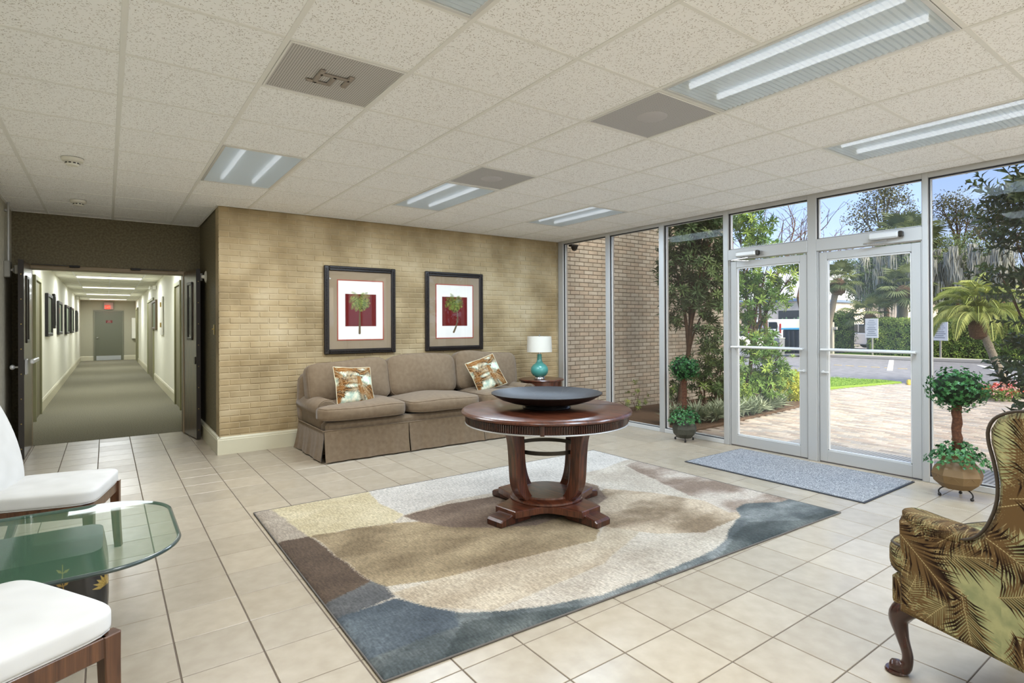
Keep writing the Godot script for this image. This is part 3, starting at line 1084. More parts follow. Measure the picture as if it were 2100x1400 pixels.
	for k in pl.size():
		var e = pl[k]
		hall_picture(V(-0.87, (e[2] + e[3]) * 0.5, (e[0] + e[1]) * 0.5), 1, e[1] - e[0], e[3] - e[2], e[4], k)
	hall_picture(V(-0.87, 1.71, 14.5), 1, 0.3, 0.69, "narrow dark panel seen edge-on between two corridor pictures", 5)
	hall_picture(V(1.02, 1.69, 16.9), -1, 1.3, 0.74, "bronze framed picture on the doorway side of the corridor", 6)
	# cream notice board with clips
	var nb := thing("notice_board", "long cream board with small clips on the doorway side of the corridor", "board", V(1.012, 1.63, 14.75))
	st = S()
	bbox2(st, Vector3(-0.025, -0.42, -0.4), Vector3(0, 0.42, 0.4), 0.004)
	obj("board", st, mats.white_plastic, nb)
	st = S()
	for y in [-0.2, 0.25]:
		st = S()
		bbox(st, Vector3(-0.035, y, 0.1), Vector3(0.03, 0.1, 0.05), 0.004)
		obj("clip", st, mats.brass, nb)
	build_double_doors()

func word(called: String, text: String, size: float, m: Material, parent: Node3D, at: Vector3, b := Basis(), depth := 0.002) -> void:
	var tm := TextMesh.new()
	var f := SystemFont.new()
	f.font_names = PackedStringArray(["Droid Sans"])
	tm.font = f
	tm.text = text
	tm.font_size = 32
	tm.pixel_size = size / 32.0
	tm.depth = depth
	put(called, tm, m, parent, at, b)

func side_door(x: float, z0: float, z1: float, s: int, label: String) -> void:
	var t := thing("corridor_doorway", label, "door", V(x, 0, (z0 + z1) * 0.5), 0.0, "side doorways of the corridor")
	var w := z1 - z0
	var st := S()
	for k in [-1.0, 1.0]: bbox(st, Vector3(s * 0.012, 1.08, k * (w * 0.5 - 0.035)), Vector3(0.05, 2.16, 0.07), 0.004)
	bbox(st, Vector3(s * 0.012, 2.125, 0), Vector3(0.05, 0.07, w - 0.14), 0.004)
	obj("frame", st, mats.olive_trim, t)
	st = S()
	bbox(st, Vector3(s * -0.004, 1.04, 0), Vector3(0.03, 2.08, w - 0.145), 0.003)
	obj("leaf", st, mat("olive_door", C8(112, 106, 78), 0.5), t)

func emergency(at: Vector3, s: int, label: String) -> void:
	var t := thing("emergency_light", label, "emergency light", at)
	var st := S()
	bbox(st, Vector3(s * 0.04, 0, 0), Vector3(0.08, 0.1, 0.28), 0.01)
	obj("body", st, mats.white_plastic, t)
	for k in [-1.0, 1.0]:
		st = S()
		lathe(st, [Vector2(0.0, 0.06), Vector2(0.04, 0.055), Vector2(0.048, 0.04), Vector2(0.02, 0.0)], 16, Vector3(s * 0.09, 0.0, k * 0.1), Basis(Vector3.FORWARD, s * PI / 2))
		obj("lamp_head", st, mats.white_plastic, t)

func hall_picture(at: Vector3, s: int, w: float, h: float, label: String, k: int) -> void:
	var t := thing("wall_picture", label, "picture", at, 0.0, "corridor pictures")
	var st := S()
	var fr := minf(0.06, w * 0.2)
	for e in [-1.0, 1.0]:
		bbox(st, Vector3(s * 0.025, 0, e * (w * 0.5 - fr * 0.5)), Vector3(0.045, h, fr), 0.006)
		bbox(st, Vector3(s * 0.025, e * (h * 0.5 - fr * 0.5), 0), Vector3(0.045, fr, w - fr * 2), 0.006)
	obj("frame", st, mats.black_paint if k != 6 else mat("bronze", C8(92, 78, 58), 0.4, 0.5), t)
	st = S()
	box(st, Vector3(s * 0.018, 0, 0), Vector3(0.012, h - fr * 1.9, w - fr * 1.9))
	obj("mat_board", st, mat("picture_green", C8(116, 128, 104), 0.5), t)
	if k == 1:
		st = S()
		bbox(st, Vector3(s * 0.026, h * 0.22, w * 0.18), Vector3(0.004, 0.12, 0.22), 0.001)
		obj("red_spot", st, mat("red_spot", C8(214, 74, 40), 0.5), t)

# ------------------------------------------------------------------ double doors, swung into the lobby
func build_double_doors() -> void:
	door_leaf(V(-0.70, 0, 8.53), Vector2(0.005, -1.0), 0.80, 1, "dark wooden fire door leaf swung open against the left wall")
	door_leaf(V(0.805, 0, 8.53), Vector2(0.125, -0.992), 0.70, -1, "dark wooden fire door leaf swung open beside the brick corner")
	# magnetic holders
	var t := thing("door_holder", "grey box magnetic door holder on the left wall under a conduit", "door holder", V(XL, 1.99, 7.86))
	var st := S()
	bbox2(st, Vector3(0, -0.08, -0.08), Vector3(0.05, 0.09, 0.08), 0.008)
	obj("box", st, mats.grey_plastic, t)
	st = S()
	lathe(st, [Vector2(0.0, 0.028), Vector2(0.026, 0.027), Vector2(0.03, 0.02), Vector2(0.012, 0.015), Vector2(0.012, 0.0)], 20, Vector3(0.048, 0, 0), Basis(Vector3.FORWARD, PI / 2))
	obj("magnet", st, mats.aluminium_light, t)
	st = S()
	sweep(st, [Vector3(0.03, 0.09, 0), Vector3(0.03, H - 1.99 + 0.02, 0)], 0.011, 10)
	obj("conduit", st, mats.aluminium, t)
	st = S()
	bbox(st, Vector3(0.012, 0.62, 0), Vector3(0.024, 0.02, 0.07), 0.003)
	obj("strap", st, mats.aluminium, t)
	t = thing("door_holder", "white round magnetic door holder on the dark wall by the brick corner", "door holder", V(XC + 0.01, 2.0, 7.84))
	st = S()
	lathe(st, [Vector2(0.0, 0.05), Vector2(0.02, 0.05), Vector2(0.022, 0.02), Vector2(0.06, 0.012), Vector2(0.075, 0.0)], 24, Vector3(0, 0, 0), Basis(Vector3.FORWARD, -PI / 2))
	obj("magnet", st, mats.white_plastic, t)
	# light switch
	t = thing("light_switch", "brass light switch plate on the dark wall beside the brick corner", "switch", V(XC + 0.011, 1.35, 7.2))
	st = S()
	bbox2(st, Vector3(-0.006, -0.058, -0.036), Vector3(0, 0.058, 0.036), 0.002)
	obj("plate", st, mats.brass, t)
	st = S()
	bbox(st, Vector3(-0.014, 0.006, 0), Vector3(0.022, 0.014, 0.009), 0.002, Basis(Vector3.BACK, -0.4))
	obj("toggle", st, mats.brass, t)
	# overhead holder arms on the doorway's head
	for k in 2:
		t = thing("door_closer", ["dark door closer arm under the header at the left leaf", "dark door closer arm under the header at the right leaf"][k], "door closer", V([-0.4, 0.45][k], 2.1, ZR - 0.012))
		st = S()
		bbox(st, Vector3([0.1, -0.15][k], -0.0, 0), Vector3(0.1, 0.026, 0.03), 0.003)
		obj("shoe", st, mats.black_iron, t)
		st = S()
		beam(st, Vector3([0.06, -0.1][k], 0.005, 0), Vector3([-0.29, 0.3][k], 0.005, 0.03), 0.014, 0.012)
		obj("arm", st, mats.dark_steel, t)

func door_leaf(hinge: Vector3, dir: Vector2, w: float, s: int, label: String) -> void:
	# dir: x and depth direction of the leaf from its hinge; s: side on which the wall lies (1 = left)
	var yaw := atan2(dir.x, -dir.y)
	var t := thing("fire_door", label, "door", hinge, 0.0, "open corridor fire doors")
	t.rotation.y = -yaw if s < 0 else -yaw
	# local: leaf runs along +z (towards the lobby), thickness along x
	t.rotation.y = atan2(dir.x, -dir.y)
	var st := S()
	var x0 := -0.045 if s > 0 else 0.0
	var x1 := 0.0 if s > 0 else 0.045
	bbox2(st, Vector3(x0, 0.012, 0), Vector3(x1, 2.09, w), 0.002)
	obj("leaf", st, mats.door_wood, t)
	st = S()
	bbox2(st, Vector3(x0 - 0.001, 0.012, w - 0.001), Vector3(x1 + 0.001, 2.093, w + 0.006), 0.001)
	var ed := obj("edge_strip", st, mats.door_edge, t)
	st = S()
	for y in 8:
		lathe(st, [Vector2(0, 0.003), Vector2(0.005, 0.0022), Vector2(0.006, 0)], 8, Vector3((x0 + x1) * 0.5, 0.12 + y * 0.26, w + 0.006), Basis(Vector3.RIGHT, PI / 2))
	obj("screws", st, mats.brass, ed)
	# vision panel
	var xf := x1 if s > 0 else x0     # face towards the opening
	var o := 1.0 if s > 0 else -1.0
	var zc := 0.42 if s < 0 else 0.5
	st = S()
	for e in [-1.0, 1.0]:
		bbox(st, Vector3(xf + o * 0.006, 1.58, zc + e * 0.1), Vector3(0.014, 0.72, 0.035), 0.003)
		bbox(st, Vector3(xf + o * 0.006, 1.58 + e * 0.345, zc), Vector3(0.014, 0.035, 0.235), 0.003)
	var vf := obj("window_frame", st, mats.dark_steel, t)
	st = S()
	box(st, Vector3(xf + o * 0.001, 1.58, zc), Vector3(0.004, 0.68, 0.18))
	obj("pane", st, mat("dark_pane", C8(20, 22, 22), 0.06), vf)
	if s > 0:
		st = S()
		bbox(st, Vector3(xf + 0.012, 0.97, w - 0.09), Vector3(0.02, 0.16, 0.13), 0.004)
		obj("lock_case", st, mats.aluminium, t)
		st = S()
		bbox(st, Vector3(xf + 0.055, 1.02, w * 0.5 - 0.02), Vector3(0.035, 0.045, w - 0.18), 0.008)
		obj("push_bar", st, mats.aluminium_light, t)
		st = S()
		lathe(st, [Vector2(0, 0.075), Vector2(0.018, 0.071), Vector2(0.027, 0.056), Vector2(0.022, 0.04), Vector2(0.01, 0.03), Vector2(0.01, 0.008), Vector2(0.03, 0.006), Vector2(0.032, 0)], 20, Vector3(x0, 0.97, w - 0.07), Basis(Vector3.BACK, PI / 2))
		obj("knob", st, mats.aluminium_light, t)
		st = S()
		bbox(st, Vector3(x0 - 0.016, 1.99, w - 0.08), Vector3(0.03, 0.09, 0.09), 0.004)
		obj("armature", st, mats.grey_plastic, t)
	else:
		st = S()
		bbox(st, Vector3(x0 - 0.006, 0.97, w - 0.04), Vector3(0.012, 0.09, 0.05), 0.002)
		obj("strike", st, mats.dark_steel, t)
		st = S()
		bbox(st, Vector3(x1 + 0.02, 2.0, w - 0.08), Vector3(0.04, 0.09, 0.07), 0.004)
		obj("armature", st, mats.grey_plastic, t)

# ------------------------------------------------------------------ glazed wall
func build_window_wall() -> void:
	var X0 := XW
	var XO := XW + 0.1
	var st := S()
	# verticals: [z low, z high]
	var mul := [[6.665, 6.78], [5.667, 5.745], [4.706, 4.785], [3.785, 3.85], [2.795, 2.885], [1.845, 1.89], [0.9, 0.95], [-0.05, 0.0], [-1.0, -0.95], [-1.95, -1.9], [-3.2, -3.0]]
	var frame := struct("wall_right", S_box(V(X0 - 0.0, H, ZK - 0.1), V(XO, 3.0, ZB + 0.1)), mats.concrete, "aluminium and glass front wall with the entrance doors", "wall")
	for m in mul:
		st = S()
		bbox2(st, V(X0, 0, m[0]), V(XO, H, m[1]), 0.003)
		obj("mullion", st, mats.aluminium, frame)
	# head and sill pieces between the verticals, glazing beads and panes
	for k in mul.size() - 1:
		var z1: float = mul[k][0]
		var z0: float = mul[k + 1][1]
		var door := k == 3 or k == 4
		st = S()
		bbox2(st, V(X0 + 0.002, H - 0.043, z0), V(XO, H, z1), 0.002)
		obj("head_rail", st, mats.aluminium, frame)
		if not door:
			st = S()
			bbox2(st, V(X0 + 0.002, 0, z0), V(XO, 0.05, z1), 0.003)
			obj("sill_rail", st, mats.aluminium_light, frame)
			window_pane(frame, z0, z1, 0.05, H - 0.043, false, k)
		else:
			st = S()
			bbox2(st, V(X0 - 0.004, 2.115, z0), V(XO, 2.235, z1), 0.004)
			obj("transom_rail", st, mats.aluminium, frame)
			window_pane(frame, z0, z1, 2.235, H - 0.043, true, k)
	entrance_door(2.885, 3.785, true, "glass entrance door on the topiary side, in a grey aluminium frame")
	entrance_door(1.89, 2.795, false, "glass entrance door nearer the palm-print armchair, in a grey aluminium frame")
	# lettering on the pane right of the doors, to be read from outside
	var lt := thing("window_lettering", "dark no-soliciting lettering on the glass, seen back to front from inside", "lettering", V(XW + 0.056, 1.588, 1.395))
	word("letters", "NO SOLICITING", 0.054, mat("letter_ink", C8(44, 36, 30), 0.6), lt, Vector3(0, 0, 0.0), Basis(Vector3.UP, PI / 2))
	# small black camera outside at the top corner of the first pane
	var cm := thing("outdoor_camera", "black dome camera under the head rail outside the first tinted pane", "camera", V(XW + 0.2, 2.62, 6.62))
	st = S()
	lathe(st, [Vector2(0, -0.07), Vector2(0.035, -0.055), Vector2(0.05, -0.02), Vector2(0.055, 0.0)], 18)
	obj("dome", st, mats.black_paint, cm)
	st = S()
	bbox2(st, Vector3(-0.09, 0.0, -0.04), Vector3(0.05, 0.03, 0.04), 0.004)
	obj("bracket", st, mats.black_paint, cm)

func S_box(a: Vector3, b: Vector3) -> SurfaceTool:
	var st := S()
	box2(st, a, b)
	return st

func window_pane(frame: Node3D, z0: float, z1: float, y0: float, y1: float, clear: bool, k: int) -> void:
	var st := S()
	var X := XW + 0.05
	for e in [[z0, z0 + 0.016], [z1 - 0.016, z1]]: bbox2(st, V(X - 0.012, y0, e[0]), V(X + 0.012, y1, e[1]), 0.002)
	for e in [[y0, y0 + 0.014], [y1 - 0.014, y1]]: bbox2(st, V(X - 0.012, e[0], z0), V(X + 0.012, e[1], z1), 0.002)
	obj("glazing_bead", st, mats.gasket if k == 9 else mats.aluminium_light, frame)
	st = S()
	for e in [[z0, z0 + 0.006], [z1 - 0.006, z1]]: box2(st, V(X - 0.03, y0, e[0]), V(X - 0.013, y1, e[1]))
	for e in [[y0, y0 + 0.006], [y1 - 0.01, y1]]: box2(st, V(X - 0.03, e[0], z0), V(X - 0.013, e[1], z1))
	obj("gasket", st, mats.gasket, frame)
	st = S()
	box2(st, V(X - 0.003, y0, z0), V(X + 0.003, y1, z1))
	obj("pane", st, mats.clear_glass if clear else (mats.light_tint if k >= 5 else mats.tinted_glass), frame)

func entrance_door(z0: float, z1: float, left: bool, label: String) -> void:
	var t := thing("entrance_door", label, "door", V(XW + 0.045, 0, (z0 + z1) * 0.5), 0.0, "glass entrance doors")
	var w := z1 - z0 - 0.03
	var st := S()
	var sw := 0.075
	# stops of the frame
	for s in [-1.0, 1.0]: bbox(st, Vector3(0.0, 1.057, s * (w * 0.5 + 0.009)), Vector3(0.06, 2.114, 0.013), 0.002)
	obj("door_stop", st, mats.aluminium, t)
	st = S()
	for s in [-1.0, 1.0]: bbox(st, Vector3(0, 1.055, s * (w * 0.5 - sw * 0.5)), Vector3(0.045, 2.09, sw), 0.004)
	obj("stile", st, mats.aluminium, t)
	st = S()
	bbox(st, Vector3(0, 2.062, 0), Vector3(0.045, 0.076, w - sw * 2), 0.004)
	obj("top_rail", st, mats.aluminium, t)
	st = S()
	bbox(st, Vector3(0, 0.067, 0), Vector3(0.045, 0.114, w - sw * 2), 0.004)
	obj("bottom_rail", st, mats.aluminium, t)
	st = S()
	var hw := w * 0.5 - sw
	for s in [-1.0, 1.0]:
		bbox(st, Vector3(0.0, 1.074, s * (hw - 0.006)), Vector3(0.03, 1.9, 0.012), 0.002)
		bbox(st, Vector3(0.0, 1.074 + s * 0.944, 0), Vector3(0.03, 0.012, hw * 2), 0.002)
	obj("glazing_bead", st, mats.aluminium_light, t)
	st = S()
	box(st, Vector3(0, 1.074, 0), Vector3(0.006, 1.9, hw * 2))
	obj("pane", st, mats.clear_glass, t)
	# push bar across the glass, with its end brackets, and the pull bar outside
	for s in [-1.0, 1.0]:
		st = S()
		sweep(st, [Vector3(s * 0.062, 1.125, -w * 0.5 + 0.03), Vector3(s * 0.062, 1.125, w * 0.5 - 0.03)], 0.0125, 12)
		for e in [-1.0, 1.0]:
			sweep(st, [Vector3(s * 0.022, 1.125, e * (w * 0.5 - 0.045)), Vector3(s * 0.062, 1.125, e * (w * 0.5 - 0.045))], 0.011, 8)
		obj("push_bar", st, mats.aluminium_light, t)
	# lock at the meeting side and closer on the transom
	var lz := w * 0.5 - 0.035 if left else -w * 0.5 + 0.035
	st = S()
	lathe(st, [Vector2(0, 0.012), Vector2(0.014, 0.011), Vector2(0.017, 0.0)], 14, Vector3(-0.0225, 0.9, lz), Basis(Vector3.BACK, PI / 2))
	bbox(st, Vector3(-0.042, 0.9, lz + (-0.028 if left else 0.028)), Vector3(0.012, 0.016, 0.07), 0.004)
	obj("lock_turn", st, mats.aluminium_light, t)
	st = S()
	sweep(st, spline([Vector3(0.03, 0.8, lz), Vector3(0.1, 0.83, lz), Vector3(0.1, 1.0, lz), Vector3(0.03, 1.03, lz)], 14), 0.011, 8)
	obj("pull_handle", st, mats.chrome, t)
	var cz := -0.2 if left else 0.17
	st = S()
	var cl := Vector3(-0.085, 2.165 if left else 2.185, cz)
	bbox(st, cl, Vector3(0.06, 0.058, 0.24), 0.012)
	var body := obj("closer_body", st, mats.aluminium_light, t)
	st = S()
	bbox(st, cl + Vector3(0, 0, 0.135), Vector3(0.05, 0.052, 0.035), 0.008)
	obj("closer_cap", st, mats.dark_steel, body)
	st = S()
	beam(st, cl + Vector3(-0.01, -0.045, 0.03), cl + Vector3(-0.03, -0.062, -0.16), 0.026, 0.01)
	beam(st, cl + Vector3(-0.03, -0.062, -0.16), cl + Vector3(0.05, -0.075, 0.0), 0.022, 0.01)
	obj("closer_arm", st, mats.chrome, t)

# ------------------------------------------------------------------ lobby furniture
func palm_print(sd: int, base: Color, tint: Color, dark: Color, mid: Color, lite: Color, n: int, size := 768) -> ImageTexture:
	var im := Image.create(size, size, false, Image.FORMAT_RGB8)
	var nz := FastNoiseLite.new()
	nz.seed = sd
	nz.frequency = 0.012
	for y in size:
		for x in size:
			im.set_pixel(x, y, base.lerp(tint, clampf(0.5 + nz.get_noise_2d(x, y) * 1.2, 0, 1)))
	rng.seed = sd
	for k in n:
		var p := Vector2(rng.randf() * size, rng.randf() * size)
		var deep := k % 3 != 0
		frond(im, p, rng.randf() * TAU, size * rng.randf_range(0.34, 0.5), size * rng.randf_range(0.13, 0.19), rng.randf_range(-0.7, 0.7), dark if deep else mid, mid, lite)
	return ImageTexture.create_from_image(im)

func build_lobby() -> void:
	fabric_mats()
	build_rug()
	build_sofa()
	build_wall_pictures()
	build_end_table()
	build_center_table()
	build_white_chairs()
	build_glass_table()
	build_wing_chair()
	build_topiary(V(5.585, 0, 4.235), 0.84, 0.07, "ivy topiary in a dark grey faceted urn beside the left entrance door", mat("urn_grey", C8(70, 70, 60), 0.45, 0.2), 5)
	build_topiary(V(5.49, 0, 1.56), 1.0, 0.5, "ivy topiary in a brown faceted urn between the right door and the palm-print armchair", mat("urn_brown", C8(112, 88, 54), 0.5, 0.1), 6)
	# entrance mat
	var t := thing("entrance_mat", "speckled blue-grey entrance mat inside the glass doors", "mat", V(5.21, 0, 2.75))
	var st := S()
	bbox(st, Vector3(0, 0.004, 0), Vector3(0.99, 0.008, 1.66), 0.003)
	obj("border", st, mat("mat_rubber", C8(44, 46, 50), 0.7), t)
	st = S()
	bbox(st, Vector3(0, 0.008, 0), Vector3(0.955, 0.01, 1.625), 0.004)
	obj("pile", st, mats.mat_pile, t)

func fabric_mats() -> void:
	tri_mat("sofa_cloth", ntex(61, 0.03, 3, C8(112, 95, 76), C8(129, 112, 91), 256), 2.0, 0.95, false, Color.WHITE, 0.15)
	mats.sofa_cloth.rim_enabled = true
	mats.sofa_cloth.rim = 0.35
	tri_mat("white_cloth", ntex(63, 0.02, 2, C8(208, 207, 203), C8(220, 219, 216), 128), 2.0, 0.85, false, Color.WHITE, 0.2)
	tri_mat("wing_print", palm_print(71, C8(162, 160, 116), C8(134, 138, 100), C8(34, 23, 17), C8(100, 78, 50), C8(196, 182, 134), 26), 1.3, 0.8, false, Color.WHITE, 0.2)
	var pm := mat("pillow_print", Color.WHITE, 0.85, 0.0, 0.2)
	pm.albedo_texture = palm_print(72, C8(226, 222, 196), C8(170, 190, 172), C8(30, 20, 14), C8(128, 86, 44), C8(236, 228, 196), 22, 512)
	mat("piping_dark", C8(60, 50, 38), 0.8)
	# mat: fine blue-grey speckle
	var im := Image.create(512, 512, false, Image.FORMAT_RGB8)
	for y in 512:
		for x in 512:
			im.set_pixel(x, y, C8(88, 91, 97).lerp(C8(192, 192, 191), rng.randf()))
	tri_mat("mat_pile", ImageTexture.create_from_image(im), 0.42, 1.0, true, Color.WHITE, 0.0)

func pad_loop(st: SurfaceTool, c: Vector3, s: Vector3, e: float, y: float, f, r := 0.005, b := Basis()) -> void:
	var pts := []
	for k in 65:
		var a := TAU * k / 64.0
		var v := Vector3(cos(a), 0, sin(a))
		var m := maxf(absf(v.x), absf(v.z))
		v = v / m
		v.y = y
		var l := pow(pow(absf(v.x), e) + pow(absf(v.y), e) + pow(absf(v.z), e), 1.0 / e)
		var q := v / l
		var w := q * s * 0.5
		if f != null: w = f.call(q, w)
		pts.append(c + b * (w * 1.002))
	sweep(st, pts, r, 6, 1.0, false)

# ------------------------------------------------------------------ rug
func build_rug() -> void:
	var W := 640
	var Hh := 480
	var im := Image.create(W, Hh, false, Image.FORMAT_RGB8)
	var nz := FastNoiseLite.new()
	nz.seed = 90
	nz.frequency = 0.9
	nz.fractal_octaves = 4
	var fine := FastNoiseLite.new()
	fine.seed = 91
	fine.frequency = 1.0
	fine.fractal_octaves = 2
	var P := func(a: Array) -> PackedVector2Array:
		var o := PackedVector2Array()
		for k in range(0, a.size(), 2): o.append(Vector2(a[k], a[k + 1]))
		return o
	# areas in floor metres (x, depth), painted in this order: polygon, two tones, mottle
	var areas := [
		[P.call([0.5, 1.5, 5.0, 1.5, 5.0, 5.0, 0.5, 5.0]), C8(206, 198, 185), C8(178, 168, 154), 0.7],
		[P.call([1.72, 3.76, 2.2, 3.85, 3.3, 3.75, 4.6, 4.0, 4.6, 5.0, 1.6, 5.0]), C8(212, 208, 202), C8(190, 186, 180), 0.5],
		[P.call([0.8, 3.7, 1.28, 3.72, 1.6, 3.66, 1.74, 3.78, 1.7, 4.1, 1.78, 4.6, 0.8, 4.6]), C8(208, 197, 168), C8(186, 173, 140), 0.6],
		[P.call([1.08, 3.74, 1.60, 3.66, 1.77, 3.57, 2.3, 3.1, 2.98, 3.1, 2.9, 2.86, 2.5, 2.6, 1.8, 2.66, 1.43, 2.71, 1.15, 2.8]), C8(168, 151, 122), C8(128, 112, 88), 1.0],
		[P.call([1.43, 2.71, 1.8, 2.66, 2.5, 2.6, 2.95, 2.84, 3.0, 2.6, 2.3, 2.3, 1.5, 2.25, 1.25, 2.47, 1.18, 2.7]), C8(200, 188, 168), C8(170, 155, 134), 0.7],
		[P.call([2.7, 2.8, 2.9, 2.45, 3.2, 2.25, 3.7, 2.3, 3.78, 2.6, 3.6, 3.05, 3.38, 3.36, 2.95, 3.16]), C8(196, 180, 158), C8(136, 119, 98), 1.2],
		[P.call([3.66, 2.4, 4.0, 2.24, 4.5, 2.2, 4.5, 3.86, 4.1, 3.8, 3.88, 3.14]), C8(196, 186, 174), C8(136, 119, 106), 1.2],
		[P.call([1.72, 3.75, 2.12, 3.78, 2.61, 3.72, 3.36, 3.66, 3.38, 3.46, 3.22, 3.18, 2.96, 3.08, 2.39, 3.02, 2.13, 3.15, 1.89, 3.34, 1.77, 3.55]), C8(138, 121, 107), C8(106, 90, 79), 0.8],
		[P.call([0.7, 3.78, 1.07, 3.70, 1.03, 4.1, 0.98, 4.6, 0.7, 4.6]), C8(184, 173, 158), C8(154, 143, 130), 0.6],
		[P.call([0.7, 2.8, 0.9, 2.8, 1.14, 2.88, 1.11, 3.27, 1.07, 3.74, 0.7, 3.8]), C8(104, 88, 74), C8(80, 67, 57), 0.6],
		[P.call([0.7, 2.63, 0.97, 2.62, 1.18, 2.65, 1.18, 2.79, 1.14, 2.9, 0.9, 2.8, 0.7, 2.8]), C8(112, 112, 112), C8(84, 85, 87), 0.7],
		[P.call([0.7, 1.5, 5.0, 1.5, 5.0, 2.28, 4.2, 2.3, 3.95, 2.44, 3.77, 2.4, 3.66, 2.31, 3.2, 2.11, 2.84, 2.04, 2.42, 2.04, 2.0, 2.06, 1.75, 2.12, 1.55, 2.2, 1.35, 2.33, 1.25, 2.47, 1.18, 2.63, 0.97, 2.62, 0.7, 2.63]), C8(136, 141, 141), C8(80, 87, 89), 1.2],
		[P.call([0.7, 2.63, 0.97, 2.62, 1.18, 2.63, 1.25, 2.49, 1.35, 2.34, 1.3, 2.22, 1.0, 2.22, 0.7, 2.23]), C8(104, 113, 120), C8(74, 82, 90), 0.9],
		[P.call([1.0, 1.9, 1.33, 2.24, 1.9, 2.02, 2.9, 1.99, 3.6, 2.2, 3.9, 2.02, 4.5, 1.97, 4.5, 1.5, 0.7, 1.5]), C8(104, 110, 109), C8(64, 71, 72), 1.0],
	]
	var c00 := Vector2(0.866, 2.06)
	var c10 := Vector2(4.345, 1.93)
	var c11 := Vector2(4.34, 4.5)
	var c01 := Vector2(0.88, 4.49)
	var boxes := []
	for a in areas:
		var r := Rect2(a[0][0], Vector2.ZERO)
		for p in a[0]: r = r.expand(p)
		boxes.append(r)
	for y in Hh:
		var v := 1.0 - (y + 0.5) / Hh
		for x in W:
			var u := (x + 0.5) / W
			var p := c00.lerp(c10, u).lerp(c01.lerp(c11, u), v)
			var n := nz.get_noise_2d(p.x * 1.6, p.y * 2.6)
			var c := Color(0, 0, 0)
			for half in 2:
				var q := p + Vector2(n, -n) * 0.022 + Vector2(rng.randf_range(-1, 1), rng.randf_range(-1, 1)) * 0.009
				for k in range(areas.size() - 1, -1, -1):
					if boxes[k].has_point(q) and Geometry2D.is_point_in_polygon(q, areas[k][0]):
						c += areas[k][1].lerp(areas[k][2], clampf(0.5 + n * 1.3 * areas[k][3], 0, 1)) * 0.5
						break
			var s := fine.get_noise_2d(p.x * 130.0, p.y * 14.0) * 0.16 + fine.get_noise_2d(p.x * 40.0 + 50.0, p.y * 60.0) * 0.12 + rng.randf_range(-0.05, 0.05)
			im.set_pixel(x, y, Color(c.r * (1 + s), c.g * (1 + s), c.b * (1 + s)))
	var m := mat("rug_pile", Color.WHITE, 1.0, 0.0, 0.0)
	m.albedo_color = Color(0.9, 0.89, 0.875)
	m.albedo_texture = ImageTexture.create_from_image(im)
	m.rim_enabled = true
	m.rim = 0.2
	var t := thing("area_rug", "large area rug with abstract blocks in beige, brown and blue-grey under the round table", "rug", V(2.6, 0, 3.2))
	var st := S()
	var o := Vector3(2.6, 0, -3.2)
	var wob := FastNoiseLite.new()
	wob.seed = 5
	wob.frequency = 1.3
	var f := func(u: float, v: float) -> Vector3:
		var p := c00.lerp(c10, u).lerp(c01.lerp(c11, u), v)
		var e := minf(minf(u * 3.4, (1 - u) * 3.4), minf(v * 2.5, (1 - v) * 2.5))
		return V(p.x, 0.016 * sqrt(clampf(e / 0.03, 0.0, 1.0)) + 0.002 * wob.get_noise_2d(p.x * 3, p.y * 3) * clampf(e / 0.05, 0, 1), p.y) - o
	# rows are packed towards the edges so that the rim is rounded
	var us := [0.0, 0.002, 0.005, 0.009]
	for k in range(1, 40): us.append(k / 40.0)
	us.append_array([0.991, 0.995, 0.998, 1.0])
	grp += 1
	st.set_smooth_group(grp)
	for j in us.size() - 1:
		for i in us.size() - 1:
			var r := Rect2(us[i], 1.0 - us[j + 1], us[i + 1] - us[i], us[j + 1] - us[j])
			quv(st, f.call(us[i], us[j]), f.call(us[i + 1], us[j]), f.call(us[i + 1], us[j + 1]), f.call(us[i], us[j + 1]), r)
	obj("pile", st, m, t)
	st = S()
	var rim := []
	for c in [c00, c10, c11, c01, c00]: rim.append(V(c.x, 0.006, c.y) - o)
	for k in 4: sweep(st, [rim[k], rim[k + 1]], 0.0045, 6)
	obj("bound_edge", st, mat("rug_edge", C8(96, 91, 86), 1.0), t)

